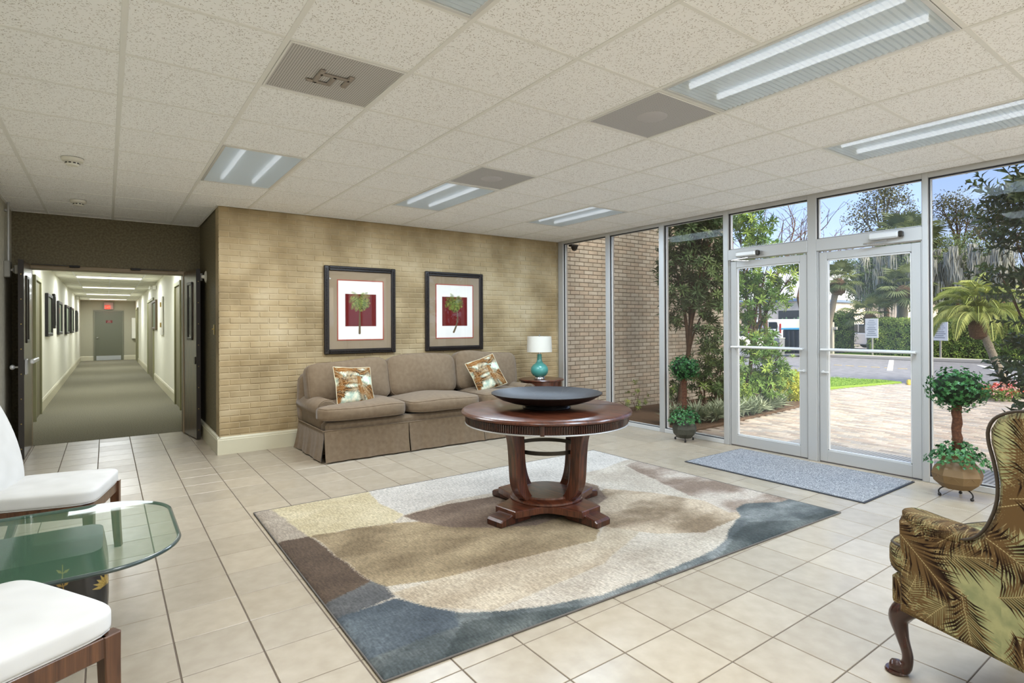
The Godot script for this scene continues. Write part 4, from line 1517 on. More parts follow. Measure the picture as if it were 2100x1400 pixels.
# ------------------------------------------------------------------ sofa
func build_sofa() -> void:
	var o := V(3.19, 0, 6.17)
	var t := thing("sofa", "long brown fabric sofa with three seat cushions and a skirt against the brick wall", "sofa", o)
	var m: Material = mats.sofa_cloth
	var L := func(x: float, y: float, d: float) -> Vector3: return V(x, y, d) - o
	# frame and deck
	var st := S()
	bbox(st, L.call(3.19, 0.3, 6.2), Vector3(2.78, 0.2, 0.98), 0.03)
	obj("base", st, m, t)
	st = S()
	pad(st, L.call(3.19, 0.56, 6.58), Vector3(2.86, 0.66, 0.2), 8.0, 12)
	obj("back_frame", st, m, t)
	# rolled arms
	for s in [-1.0, 1.0]:
		st = S()
		var poly := PackedVector2Array()
		poly.append(Vector2(-0.09, 0.06)); poly.append(Vector2(0.085, 0.06)); poly.append(Vector2(0.085, 0.42))
		for k in 15:
			var a := deg_to_rad(-25.0 + 235.0 * k / 14.0)
			poly.append(Vector2(-0.005 + 0.118 * cos(a), 0.515 + 0.1 * sin(a)))
		poly.append(Vector2(-0.09, 0.44))
		if s > 0:
			for k in poly.size(): poly[k].x = -poly[k].x
		var xf := Transform3D(Basis(), L.call(3.19 + s * 1.32, 0, 6.26))
		prism(st, poly, 0.78, xf, 0.025, true)
		var ar := obj("arm", st, m, t)
		st = S()
		var loop := []
		for p in poly: loop.append(xf * Vector3(p.x * 0.93, p.y, 0.392))
		sweep(st, loop, 0.005, 6)
		obj("piping", st, m, ar)
	# skirt: front in three panels, one to each side, hanging in soft folds
	var panel := func(a: Vector3, b: Vector3, out: Vector3, sd: float) -> void:
		var q := S()
		var f := func(u: float, v: float) -> Vector3:
			var p := a.lerp(b, u)
			var drop := 1.0 - v
			var w := 0.007 * sin(u * 17.0 + sd) * drop + 0.004 * sin(u * 41.0 + sd * 2.0) * drop
			var edge := 0.016 * (exp(-u * 40.0) + exp(-(1.0 - u) * 40.0)) * drop
			return p + Vector3.UP * (0.014 + 0.31 * v) + out * (0.03 * drop * drop + w + edge + 0.012)
		sheet(q, 40, 6, f)
		var g := func(u: float, v: float) -> Vector3: return f.call(1.0 - u, v) - out * 0.006
		sheet(q, 40, 6, g)
		obj("skirt", q, m, t)
	var x0 := 1.775
	var x1 := 4.605
	panel.call(L.call(x0, 0, 5.70), L.call(2.695, 0, 5.70), Vector3(0, 0, 1), 0.0)
	panel.call(L.call(2.705, 0, 5.70), L.call(3.665, 0, 5.70), Vector3(0, 0, 1), 2.0)
	panel.call(L.call(3.675, 0, 5.70), L.call(x1, 0, 5.70), Vector3(0, 0, 1), 4.0)
	panel.call(L.call(x0 + 0.01, 0, 6.62), L.call(x0 + 0.01, 0, 5.70), Vector3(-1, 0, 0), 1.0)
	panel.call(L.call(x1 - 0.01, 0, 5.70), L.call(x1 - 0.01, 0, 6.62), Vector3(1, 0, 0), 3.0)
	# welt along the top of the skirt
	st = S()
	sweep(st, [L.call(x0 - 0.01, 0.325, 6.6), L.call(x0 - 0.01, 0.325, 5.69), L.call(x1 + 0.01, 0.325, 5.69), L.call(x1 + 0.01, 0.325, 6.6)], 0.006, 6)
	obj("welt", st, m, t)
	# seat cushions
	for k in 3:
		var cx: float = [2.325, 3.185, 4.055][k]
		var sx: float = [0.74, 0.95, 0.74][k]
		var fx := func(q: Vector3, w: Vector3) -> Vector3:
			var ww := w
			if k != 1:
				var sd := -1.0 if k == 0 else 1.0
				if q.x * sd > 0.0:
					ww.x += sd * 0.24 * smoothstep(0.46, 0.6, q.z) * q.x * sd
			ww.y += (0.022 * (1.0 - q.x * q.x) * (1.0 - q.z * q.z) if q.y > 0 else 0.0) + 0.008 * sin(q.x * 4.0 + k * 2.0) * maxf(0.0, q.y)
			ww.z += 0.03 * maxf(0.0, q.z) * (1.0 - q.y * q.y) * (1.0 - q.x * q.x * 0.6)
			return ww
		st = S()
		var c: Vector3 = L.call(cx, 0.485, 6.05)
		var s := Vector3(sx, 0.165, 0.80)
		pad(st, c, s, 5.5, 18, fx)
		var cu := obj("seat_cushion", st, m, t)
		st = S()
		pad_loop(st, c, s, 5.5, 0.72, fx)
		pad_loop(st, c, s, 5.5, -0.72, fx)
		obj("piping", st, m, cu)
	# back cushions
	for k in 3:
		var c: Vector3 = L.call([2.26, 3.18, 4.13][k], [0.745, 0.775, 0.775][k], 6.37)
		var s := Vector3([0.97, 0.93, 0.97][k], [0.48, 0.5, 0.5][k], 0.25)
		var b := Basis(Vector3.RIGHT, -0.2) * Basis(Vector3.BACK, [0.03, 0.0, -0.035][k])
		var fb := func(q: Vector3, w: Vector3) -> Vector3:
			var ww := w
			ww.z += 0.05 * (1.0 - q.x * q.x) * (1.0 - q.y * q.y) * signf(q.z) * (1.0 if q.z > 0 else 0.3) + 0.006 * sin(q.x * 5.0 + q.y * 3.0 + k)
			ww.y += 0.014 * sin(q.x * 3.0 + k * 1.7) * maxf(0.0, q.y) + 0.02 * absf(q.x) * absf(q.x) * q.y
			return ww
		st = S()
		pad(st, c, s, 5.0, 18, fb, b)
		var cu := obj("back_cushion", st, m, t)
		st = S()
		var bb := b * Basis(Vector3.RIGHT, PI / 2)
		var fr := func(q: Vector3, w: Vector3) -> Vector3:
			var bq := Vector3(q.x, -q.z, q.y)
			var g: Vector3 = fb.call(bq, Vector3(w.x, -w.z, w.y))
			return Vector3(g.x, g.z, -g.y)
		pad_loop(st, c, Vector3(s.x, s.z, s.y), 5.0, 0.7, fr, 0.0045, bb)
		obj("piping", st, m, cu)
	st = S()
	for p in [[1.86, 5.77], [4.52, 5.77], [1.86, 6.5], [4.52, 6.5]]: bbox(st, L.call(p[0], 0.11, p[1]), Vector3(0.05, 0.22, 0.05), 0.004)
	obj("feet", st, mats.walnut_dark, t).set_meta("kind", "stuff")
	# two printed pillows
	pillow(L.call(2.19, 0.735, 5.98) + o, 0.43, Basis(Vector3.UP, 0.1) * Basis(Vector3.RIGHT, -0.42) * Basis(Vector3.BACK, -0.07), "square palm-print pillow on the sofa end nearer the corridor")
	pillow(L.call(3.93, 0.77, 6.01) + o, 0.43, Basis(Vector3.UP, -0.15) * Basis(Vector3.RIGHT, -0.42) * Basis(Vector3.BACK, 0.3), "tilted palm-print pillow on the sofa end nearer the lamp")

func pillow(at: Vector3, s: float, b: Basis, label: String) -> void:
	var t := thing("throw_pillow", label, "pillow", at, 0.0, "palm-print sofa pillows")
	t.basis = b
	var st := S()
	var f := func(u: float, v: float) -> Vector3:
		var x := u * 2.0 - 1.0
		var y := v * 2.0 - 1.0
		var k := pow(maxf(0.0, (1.0 - x * x) * (1.0 - y * y)), 0.45)
		var pin := 1.0 - 0.05 * (1.0 - x * x * 0.0) * (1.0 - absf(x * y))
		return Vector3(x * s * 0.5 * (pin if absf(x) > absf(y) else 1.0), y * s * 0.5 * (pin if absf(y) >= absf(x) else 1.0), 0.075 * k)
	sheet(st, 22, 22, f)
	var g := func(u: float, v: float) -> Vector3:
		var p: Vector3 = f.call(1.0 - u, v)
		return Vector3(p.x, p.y, -p.z)
	sheet(st, 22, 22, g)
	obj("cover", st, mats.pillow_print, t)
	st = S()
	var loop := []
	for k in 49:
		var e := k * 4.0 / 48.0
		var i := int(e) % 4
		var r := e - int(e)
		var uv: Vector2 = [Vector2(r, 0), Vector2(1, r), Vector2(1 - r, 1), Vector2(0, 1 - r)][i]
		loop.append(f.call(uv.x, uv.y))
	sweep(st, loop, 0.004, 6, 1.0, false)
	obj("piping", st, mat("cream_piping", C8(206, 198, 168), 0.8), t)

# ------------------------------------------------------------------ framed palm prints
func palm_picture(sd: int, lean: float) -> ImageTexture:
	# sheet of paper: white with a dark red square and a painted palm
	var W := 360
	var Hh := 470
	rng.seed = sd
	var im := Image.create(W, Hh, false, Image.FORMAT_RGB8)
	im.fill(C8(236, 232, 224))
	for y in range(105, 365):
		for x in range(55, 305):
			im.set_pixel(x, y, C8(112, 32, 28).lerp(C8(92, 24, 22), rng.randf()))
	var top := Vector2(172, 158)
	var pts := []
	for k in 21:
		var v := k / 20.0
		pts.append(Vector2(168 + lean * sin(v * 1.8) * 30.0, 420).lerp(top + Vector2(lean * 6, 0), v) + Vector2(lean * 22.0 * sin(v * PI), 0))
	for k in 20: stroke(im, pts[k], pts[k + 1], lerpf(9, 4, k / 20.0), lerpf(8.6, 4, k / 20.0), C8(96, 82, 60), C8(128, 116, 84), false)
	for k in 17:
		var a := -PI * 0.5 + (k - 8) * 0.33 + rng.randf_range(-0.1, 0.1)
		var len := rng.randf_range(70, 98)
		var p: Vector2 = pts[20]
		for j in 12:
			var b := a + (0.09 * j) * signf(cos(a) + 0.001) * 0.8
			var q := p + Vector2(cos(b), sin(b)) * len / 12.0
			var ll := 22.0 * sin(PI * (0.15 + 0.8 * j / 12.0))
			var c := C8(52, 72, 26).lerp(C8(146, 158, 70), rng.randf())
			for s in [-1.0, 1.0]:
				var la: float = b + s * 0.9
				stroke(im, q, q + Vector2(cos(la), sin(la) + 0.25) * ll, 2.2, 0.6, c, c.lightened(0.1), false)
			p = q
	return ImageTexture.create_from_image(im)

func build_wall_pictures() -> void:
	var labels := ["framed palm tree print on dark red, above the sofa and nearer the corridor", "framed leaning palm print on dark red, above the sofa and nearer the lamp"]
	for k in 2:
		var x: float = [2.57, 3.912][k]
		var t := thing("framed_print", labels[k], "picture", V(x, 1.58, ZB - 0.002), 0.0, "framed palm prints over the sofa")
		var w := 0.915
		var h := 1.07
		var st := S()
		for s in [-1.0, 1.0]:
			bbox(st, Vector3(s * (w * 0.5 - 0.03), 0, 0.02), Vector3(0.06, h, 0.036), 0.008)
			bbox(st, Vector3(0, s * (h * 0.5 - 0.03), 0.02), Vector3(w - 0.12, 0.06, 0.036), 0.008)
		var fr := obj("frame", st, mat("frame_black", C8(30, 24, 21), 0.3), t)
		# rope moulding: slanting beads along the inside of the frame
		st = S()
		for s in [-1.0, 1.0]:
			for j in 56:
				var y := -h * 0.5 + 0.03 + (h - 0.06) * (j + 0.5) / 56
				bbox(st, Vector3(s * (w * 0.5 - 0.028), y, 0.041), Vector3(0.026, 0.011, 0.012), 0.004, Basis(Vector3.BACK, 0.5))
			for j in 46:
				var xx := -w * 0.5 + 0.05 + (w - 0.1) * (j + 0.5) / 46
				bbox(st, Vector3(xx, s * (h * 0.5 - 0.028), 0.041), Vector3(0.011, 0.026, 0.012), 0.004, Basis(Vector3.BACK, 0.5))
		obj("rope_beads", st, mats.frame_black, fr).set_meta("kind", "stuff")
		st = S()
		box(st, Vector3(0, 0, 0.012), Vector3(w - 0.11, h - 0.11, 0.008))
		obj("mat_board", st, mat("mat_taupe", C8(146, 128, 102), 0.8), t)
		st = S()
		for s in [-1.0, 1.0]:
			box(st, Vector3(s * 0.292, 0.0, 0.018), Vector3(0.012, 0.744, 0.006))
			box(st, Vector3(0, s * 0.366, 0.018), Vector3(0.572, 0.012, 0.006))
		obj("red_fillet", st, mat("fillet_red", C8(160, 66, 44), 0.6), t)
		st = S()
		quv(st, Vector3(-0.286, -0.36, 0.018), Vector3(0.286, -0.36, 0.018), Vector3(0.286, 0.36, 0.018), Vector3(-0.286, 0.36, 0.018))
		var pm := mat("palm_print%d" % k, Color.WHITE, 0.8, 0.0, 0.2)
		pm.albedo_texture = palm_picture(20 + k, [0.0, 1.0][k])
		obj("print", st, pm, t)
		st = S()
		box(st, Vector3(0, 0, 0.028), Vector3(w - 0.115, h - 0.115, 0.003))
		obj("glass", st, mats.picture_glass, t)

# ------------------------------------------------------------------ end table and lamp
func build_end_table() -> void:
	var t := thing("end_table", "round dark wood end table between the sofa and the window wall", "table", V(5.06, 0, 6.3))
	var st := S()
	lathe(st, [Vector2(0, 0.595), Vector2(0.315, 0.595), Vector2(0.325, 0.602), Vector2(0.326, 0.61), Vector2(0.318, 0.62), Vector2(0, 0.62)], 44)
	obj("top", st, mats.walnut, t)
	st = S()
	lathe(st, [Vector2(0, 0.5), Vector2(0.292, 0.5), Vector2(0.297, 0.505), Vector2(0.297, 0.596)], 44)
	obj("apron", st, mats.walnut, t)
	for k in 4:
		var a := TAU * (k + 0.5) / 4
		st = S()
		var d := Vector3(cos(a), 0, sin(a))
		sweep(st, spline([d * 0.265 + Vector3.UP * 0.505, d * 0.255 + Vector3.UP * 0.25, d * 0.27 + Vector3.UP * 0.0], 10), [0.026, 0.025, 0.024, 0.023, 0.022, 0.021, 0.02, 0.019, 0.018, 0.018, 0.018], 10)
		obj("leg", st, mats.walnut, t)
	st = S()
	lathe(st, [Vector2(0, 0.14), Vector2(0.26, 0.14), Vector2(0.266, 0.15), Vector2(0.26, 0.16), Vector2(0, 0.16)], 36)
	obj("shelf", st, mats.walnut, t)

	var l := thing("table_lamp", "teal glass table lamp with a white drum shade on the end table", "lamp", V(5.005, 0.62, 6.27))
	st = S()
	lathe(st, [Vector2(0, 0), Vector2(0.078, 0), Vector2(0.08, 0.006), Vector2(0.074, 0.014), Vector2(0.07, 0.03), Vector2(0.066, 0.034), Vector2(0, 0.034)], 28)
	obj("base", st, mats.chrome, l)
	st = S()
	var prof := [Vector2(0.06, 0.034), Vector2(0.092, 0.05), Vector2(0.118, 0.085), Vector2(0.126, 0.125), Vector2(0.118, 0.165), Vector2(0.092, 0.2), Vector2(0.06, 0.222), Vector2(0.042, 0.245), Vector2(0.034, 0.28), Vector2(0.031, 0.33), Vector2(0.033, 0.352), Vector2(0.0, 0.354)]
	lathe(st, prof, 36)
	var teal := mat("teal_glass", C8(70, 148, 138), 0.08)
	teal.clearcoat_enabled = true
	teal.clearcoat = 0.8
	obj("body", st, teal, l)
	st = S()
	lathe(st, [Vector2(0.016, 0.354), Vector2(0.016, 0.38), Vector2(0.008, 0.385), Vector2(0.008, 0.42), Vector2(0, 0.42)], 14)
	obj("socket", st, mats.chrome, l)
	st = S()
	lathe(st, [Vector2(0.18, 0.385), Vector2(0.172, 0.605)], 44)
	lathe(st, [Vector2(0.1695, 0.603), Vector2(0.1775, 0.387)], 44)
	var sh := mat("lamp_shade", C8(228, 224, 212), 0.9, 0.0, 0.1)
	sh.backlight_enabled = true
	sh.backlight = Color(0.5, 0.48, 0.42)
	obj("shade", st, sh, l)
	st = S()
	lathe(st, [Vector2(0.005, 0.42), Vector2(0.005, 0.61), Vector2(0.012, 0.615), Vector2(0.012, 0.63), Vector2(0.0, 0.638)], 12)
	for k in 3:
		var a := TAU * k / 3
		beam(st, Vector3(0, 0.6, 0), Vector3(cos(a) * 0.171, 0.6, sin(a) * 0.171), 0.004, 0.004, 0.001)
	obj("finial", st, mats.chrome, l)

# ------------------------------------------------------------------ round table and bowl
func build_center_table() -> void:
	var c := V(2.655, 0.019, 3.25)
	var t := thing("round_table", "round dark walnut pedestal table with a fluted apron standing on the rug", "table", c, 0.14)
	var st := S()
	lathe(st, [Vector2(0, 0.718), Vector2(0.615, 0.718), Vector2(0.628, 0.724), Vector2(0.63, 0.734), Vector2(0.624, 0.744), Vector2(0.612, 0.75), Vector2(0, 0.75)], 72)
	var top := obj("top", st, mats.walnut, t)
	st = S()   # leaf joint line
	bbox(st, Vector3(0.33, 0.7502, -0.0), Vector3(0.003, 0.001, 1.05), 0.0004, Basis(Vector3.UP, 0.5))
	obj("leaf_joint", st, mats.black_paint, top)
	st = S()
	lathe(st, [Vector2(0, 0.655), Vector2(0.592, 0.655), Vector2(0.592, 0.719)], 72)
	var ap := obj("apron", st, mats.mahogany, t)
	st = S()
	for k in 220:
		var a := TAU * k / 220
		var n := Vector3(cos(a), 0, sin(a))
		bbox(st, n * 0.595 + Vector3.UP * 0.687, Vector3(0.012, 0.058, 0.0125), 0.004, Basis(n, Vector3.UP, n.cross(Vector3.UP)))
	obj("fluting", st, mats.mahogany, ap).set_meta("kind", "stuff")
	st = S()
	lathe(st, [Vector2(0.585, 0.647), Vector2(0.6, 0.648), Vector2(0.603, 0.653), Vector2(0.6, 0.657), Vector2(0.585, 0.658)], 72)
	obj("metal_rim", st, mats.aluminium, ap)
	for k in 4:
		st = S()
		var a := TAU * (k + 0.5) / 4 + 0.08
		var n := Vector3(cos(a), 0, sin(a))
		bbox(st, n * 0.6 + Vector3.UP * 0.686, Vector3(0.016, 0.066, 0.03), 0.004, Basis(n, Vector3.UP, n.cross(Vector3.UP)))
		obj("apron_block", st, mats.walnut_dark, ap)
	for k in 4:
		var a := TAU * k / 4
		var n := Vector3(cos(a), 0, sin(a))
		var tb := n.cross(Vector3.UP)
		# leg: curved plank outlined in (radius, height)
		var outer := []
		var inner := []
		for e in [[0.405, 0.655, 0.29], [0.372, 0.56, 0.272], [0.358, 0.45, 0.262], [0.35, 0.33, 0.257], [0.338, 0.24, 0.242], [0.306, 0.17, 0.212], [0.255, 0.118, 0.168]]:
			outer.append(Vector3(e[0], e[1], 0)); inner.append(Vector3(e[2], e[1], 0))
		var po := spline(outer, 22)
		var pi_ := spline(inner, 22)
		var poly := PackedVector2Array()
		for p in po: poly.append(Vector2(p.x, p.y))
		pi_.reverse()
		for p in pi_: poly.append(Vector2(p.x, p.y))
		st = S()
		prism(st, poly, 0.082, Transform3D(Basis(n, Vector3.UP, n.cross(Vector3.UP)), Vector3.ZERO), 0.005, false)
		obj("leg", st, mats.walnut, t)
		# foot: sloping block
		st = S()
		var ft := PackedVector2Array([Vector2(0.24, 0.0), Vector2(0.525, 0.0), Vector2(0.528, 0.035), Vector2(0.51, 0.048), Vector2(0.45, 0.058), Vector2(0.40, 0.072), Vector2(0.36, 0.085), Vector2(0.24, 0.088)])
		prism(st, ft, 0.15, Transform3D(Basis(n, Vector3.UP, n.cross(Vector3.UP)), Vector3.ZERO), 0.006, false)
		obj("foot", st, mats.walnut_dark, t)
	# plinth with hollowed sides
	st = S()
	var pl := PackedVector2Array()
	for k in 4:
		var a0 := TAU * k / 4
		var n := Vector2(cos(a0), sin(a0))
		var tt := Vector2(-n.y, n.x)
		pl.append(n * 0.42 - tt * 0.1)
		pl.append(n * 0.42 + tt * 0.1)
		var n1 := Vector2(-n.y, n.x)
		var q0 := n * 0.42 + tt * 0.1
		var q1 := n1 * 0.42 + Vector2(n1.y, -n1.x) * 0.1
		for j in range(1, 8):
			var v := j / 8.0
			var m := q0.lerp(q1, v)
			pl.append(m * (1.0 - 0.3 * sin(PI * v)))
	prism(st, pl, 0.05, Transform3D(Basis(Vector3.RIGHT, -PI / 2), Vector3(0, 0.07, 0)), 0.005)
	obj("plinth", st, mats.walnut, t)
	st = S()
	lathe(st, [Vector2(0.0, 0.092), Vector2(0.262, 0.092), Vector2(0.27, 0.1), Vector2(0.268, 0.112), Vector2(0.258, 0.12), Vector2(0.235, 0.122), Vector2(0.225, 0.13), Vector2(0.222, 0.142), Vector2(0, 0.142)], 56)
	obj("platform", st, mats.walnut, t)
	# metal bands holding the legs
	st = S()
	lathe(st, [Vector2(0.252, 0.448), Vector2(0.252, 0.476), Vector2(0.246, 0.476), Vector2(0.246, 0.448), Vector2(0.252, 0.448)], 56)
	obj("band", st, mats.dark_steel, t)
	for k in 4:
		var a := TAU * k / 4
		var b := TAU * (k + 1) / 4
		st = S()
		beam(st, Vector3(cos(a), 0, sin(a)) * 0.27 + Vector3.UP * 0.635, Vector3(cos(b), 0, sin(b)) * 0.27 + Vector3.UP * 0.635, 0.006, 0.03)
		obj("bracket", st, mats.dark_steel, t)

	var bo := thing("display_bowl", "wide shallow black bowl with pale streaks on the round table", "bowl", V(2.66, 0.7705, 3.25))
	st = S()
	lathe(st, [Vector2(0, 0.0), Vector2(0.178, 0.0), Vector2(0.182, 0.006), Vector2(0.176, 0.022), Vector2(0.178, 0.028), Vector2(0, 0.028)], 48)
	obj("foot", st, mat("bowl_foot", C8(30, 28, 30), 0.2, 0.3), bo)
	st = S()
	lathe(st, [Vector2(0, 0.028), Vector2(0.18, 0.03), Vector2(0.27, 0.044), Vector2(0.34, 0.066), Vector2(0.392, 0.094), Vector2(0.41, 0.106), Vector2(0.412, 0.112), Vector2(0.405, 0.114), Vector2(0.34, 0.084), Vector2(0.26, 0.06), Vector2(0.16, 0.046), Vector2(0, 0.042)], 72)
	var bi := Image.create(512, 512, false, Image.FORMAT_RGB8)
	bi.fill(C8(30, 24, 21))
	rng.seed = 33
	for k in 26:
		var p := Vector2(rng.randf() * 512, rng.randf() * 512)
		var a := rng.randf() * TAU
		for j in 10:
			a += rng.randf_range(-0.35, 0.35)
			var q := p + Vector2(cos(a), sin(a)) * 16
			stroke(bi, p, q, 0.7, 0.7, C8(90, 76, 58), C8(60, 50, 40))
			p = q
	obj("dish", st, tri_mat("bowl_black", ImageTexture.create_from_image(bi), 1.4, 0.42, false, Color.WHITE, 0.3), bo)

# ------------------------------------------------------------------ white chairs
func build_white_chairs() -> void:
	# front corners known from the floor: chair faces away from the left wall
	white_chair(V(-0.25, 0, 4.16), Vector2(0.972, -0.235), "white upholstered dining chair with dark wood legs beyond the glass table")
	white_chair(V(-0.335, 0, 2.30), Vector2(0.86, 0.51), "white upholstered dining chair with dark wood legs nearest the viewer")

func white_chair(at: Vector3, face: Vector2, label: String) -> void:
	# face: direction (x, depth) in which one sits
	var t := thing("dining_chair", label, "chair", at, atan2(face.x, -face.y), "white upholstered chairs")
	var hw := 0.29
	var hd := 0.27
	var st := S()
	var f := func(q: Vector3, w: Vector3) -> Vector3:
		var k := 1.0 - 0.06 * (0.5 - q.z * 0.5)
		return Vector3(w.x * k, w.y + (0.012 * (1.0 - q.x * q.x) * (1.0 - q.z * q.z) if q.y > 0 else 0.0), w.z)
	pad(st, Vector3(0, 0.455, 0), Vector3(hw * 2, 0.085, hd * 2), 7.0, 16, f)
	var seat := obj("seat", st, mats.white_cloth, t)
	st = S()
	pad_loop(st, Vector3(0, 0.455, 0), Vector3(hw * 2, 0.085, hd * 2), 7.0, -0.85, f, 0.0045)
	obj("piping", st, mats.white_cloth, seat)
	st = S()
	bbox(st, Vector3(0, 0.382, hd - 0.03), Vector3(hw * 2 - 0.09, 0.066, 0.026), 0.003)
	bbox(st, Vector3(0, 0.382, -hd + 0.03), Vector3(hw * 2 - 0.13, 0.066, 0.026), 0.003)
	for s in [-1.0, 1.0]: bbox(st, Vector3(s * (hw - 0.028), 0.382, 0), Vector3(0.026, 0.066, hd * 2 - 0.09), 0.003, Basis(Vector3.UP, s * 0.03))
	obj("seat_rail", st, mats.chair_wood, t)
	for s in [-1.0, 1.0]:
		st = S()
		var px: float = s * (hw - 0.028)
		# tapering leg, gently curved at the foot: side outline in (z, y)
		var fl := PackedVector2Array()
		for q in 9: fl.append(Vector2(hd - 0.006 + 0.016 * pow(q / 8.0, 2.0) - 0.007 * q / 8.0, 0.415 * (1.0 - q / 8.0)))
		for q in range(8, -1, -1): fl.append(Vector2(hd - 0.058 + 0.016 * pow(q / 8.0, 2.0) + 0.009 * q / 8.0, 0.415 * (1.0 - q / 8.0)))
		prism(st, fl, 0.046, Transform3D(Basis(Vector3(0, 0, 1), Vector3.UP, Vector3(-1, 0, 0)), Vector3(px, 0, 0)), 0.003)
		obj("leg", st, mats.chair_wood, t)
		st = S()
		var pb: float = s * (hw - 0.05)
		var bl := PackedVector2Array()
		for q in 9: bl.append(Vector2(-hd + 0.052 - 0.1 * pow(q / 8.0, 2.0) - 0.005 * q / 8.0, 0.43 * (1.0 - q / 8.0)))
		for q in range(8, -1, -1): bl.append(Vector2(-hd + 0.008 - 0.1 * pow(q / 8.0, 2.0) + 0.005 * q / 8.0, 0.43 * (1.0 - q / 8.0)))
		prism(st, bl, 0.04, Transform3D(Basis(Vector3(0, 0, 1), Vector3.UP, Vector3(-1, 0, 0)), Vector3(pb, 0, 0)), 0.003)
		obj("leg", st, mats.chair_wood, t)
	# tall padded back, leaning
	st = S()
	var g := func(q: Vector3, w: Vector3) -> Vector3:
		var v := q.y * 0.5 + 0.5
		return Vector3(w.x * (1.0 - 0.1 * v), w.y, w.z - 0.03 - 0.2 * v * v + 0.035 * (1.0 - q.x * q.x))
	pad(st, Vector3(0, 0.76, -hd + 0.05), Vector3(hw * 1.9, 0.66, 0.075), 7.0, 18, g)
	obj("backrest", st, mats.white_cloth, t)

# ------------------------------------------------------------------ glass coffee table
func build_glass_table() -> void:
	var o := V(-0.285, 0, 3.21)
	var t := thing("coffee_table", "glass-topped coffee table on a black lacquered chest with gold flowers", "table", o)
	var poly := PackedVector2Array()
	# outline in x and depth, relative to the centre: bowed long sides, rounded corners
	var hw := 0.545
	var hd := 0.49
	for k in 4:
		var cx := (1 if k in [0, 3] else -1) * (hw - 0.27)
		var cz := (1 if k in [0, 1] else -1) * (hd - 0.27)
		for e in 19:
			var a := deg_to_rad(k * 90.0 + e * 5.0)
			var q := Vector2(cx + 0.27 * cos(a), cz + 0.27 * sin(a))
			poly.append(q)
	var out := PackedVector2Array()
	for q in poly:
		out.append(Vector2(q.x + 0.01 * (1.0 - pow(q.y / hd, 2.0)) * signf(q.x), q.y + 0.03 * (1.0 - pow(q.x / hw, 2.0)) * signf(q.y)))
	var xf := Transform3D(Basis(Vector3.RIGHT, -PI / 2), Vector3(0, 0.432, 0))
	var st := S()
	st.set_smooth_group(-1)
	var idx := Geometry2D.triangulate_polygon(out)
	for h in [-0.0085, 0.0085]:
		for k in range(0, idx.size(), 3):
			var q := []
			for j in 3: q.append(xf * Vector3(out[idx[k + j]].x, out[idx[k + j]].y, h))
			facing(st, q, Vector3(0, h, 0))
	var glass := obj("glass_top", st, pane("table_glass", C8(98, 138, 110), 0.22), t)
	st = S()
	var ring := []
	for p in out: ring.append(xf * Vector3(p.x, p.y, 0))
	ring.append(ring[0]); ring.append(ring[1])
	sweep(st, ring, 0.0088, 10, 1.0, false)
	var eg := mat("glass_edge", C8(30, 52, 48), 0.05)
	eg.clearcoat_enabled = true
	obj("glass_edge", st, eg, glass)
	# black chest: bulging box with painted gold flowers
	var im := Image.create(768, 320, false, Image.FORMAT_RGB8)
	im.fill(C8(15, 14, 13))
	rng.seed = 44
	var gold := C8(146, 118, 52)
	for b in 7:
		var p := Vector2(60 + b * 105, 300 - (b % 2) * 60)
		var a := -1.3 + rng.randf_range(-0.5, 0.5)
		for j in 16:
			a += rng.randf_range(-0.25, 0.25)
			var q := p + Vector2(cos(a), sin(a)) * 14
			stroke(im, p, q, 1.6, 1.4, gold, gold, false)
			if j % 3 == 1:
				for s in [-1.0, 1.0]:
					var e: Vector2 = q + Vector2(cos(a + s * 0.9), sin(a + s * 0.9)) * 22
					stroke(im, q, (q + e) * 0.5, 1.0, 4.5, gold.darkened(0.2), gold, false)
					stroke(im, (q + e) * 0.5, e, 4.5, 0.6, gold, gold.lightened(0.1), false)
			p = q
	for b in 4:   # lotus heads
		var c := Vector2(110 + b * 185, 120 + (b % 2) * 70)
		for r in [46.0, 32.0, 18.0]:
			for k in 9:
				var a := PI + PI * k / 8.0
				var e: Vector2 = c + Vector2(cos(a), sin(a) * 0.85) * r
				stroke(im, c, (c + e) * 0.5, 2.0, r * 0.16, C8(96, 84, 44), gold, false)
				stroke(im, (c + e) * 0.5, e, r * 0.16, 0.6, gold, C8(196, 172, 96), false)
	var lac := mat("lacquer", Color.WHITE, 0.18)
	lac.albedo_texture = ImageTexture.create_from_image(im)
	lac.clearcoat_enabled = true
	lac.clearcoat = 0.6
	st = S()
	var bw := 0.265
	var bd := 0.215
	var rim := []
	for k in 4:
		for e in 7:
			var a := deg_to_rad(k * 90.0 + e * 15.0)
			var cx := (1 if k in [0, 3] else -1) * (bw - 0.06)
			var cz := (1 if k in [0, 1] else -1) * (bd - 0.06)
			rim.append(Vector2(cx + 0.06 * cos(a), cz + 0.06 * sin(a)))
	rim.append(rim[0])
	# even steps round the rim, so that the painting is not stretched
	var run := 0.0
	for k in rim.size() - 1: run += rim[k].distance_to(rim[k + 1])
	var even := []
	for k in 49:
		var want := run * k / 48.0
		var i := 0
		while i < rim.size() - 2 and want > rim[i].distance_to(rim[i + 1]):
			want -= rim[i].distance_to(rim[i + 1])
			i += 1
		even.append(rim[i].lerp(rim[i + 1], clampf(want / rim[i].distance_to(rim[i + 1]), 0, 1)))
	rim = even
	var f := func(u: float, v: float) -> Vector3:
		var i := mini(int(u * (rim.size() - 1)), rim.size() - 2)
		var p: Vector2 = rim[i].lerp(rim[i + 1], u * (rim.size() - 1) - i)
		var k := 1.0 + 0.1 * sin(PI * clampf(v * 0.92 + 0.02, 0, 1))
		return Vector3(p.x * k, 0.02 + 0.402 * v, -p.y * k)
	sheet(st, (rim.size() - 1), 14, f, Vector2(2.0, 1.0))
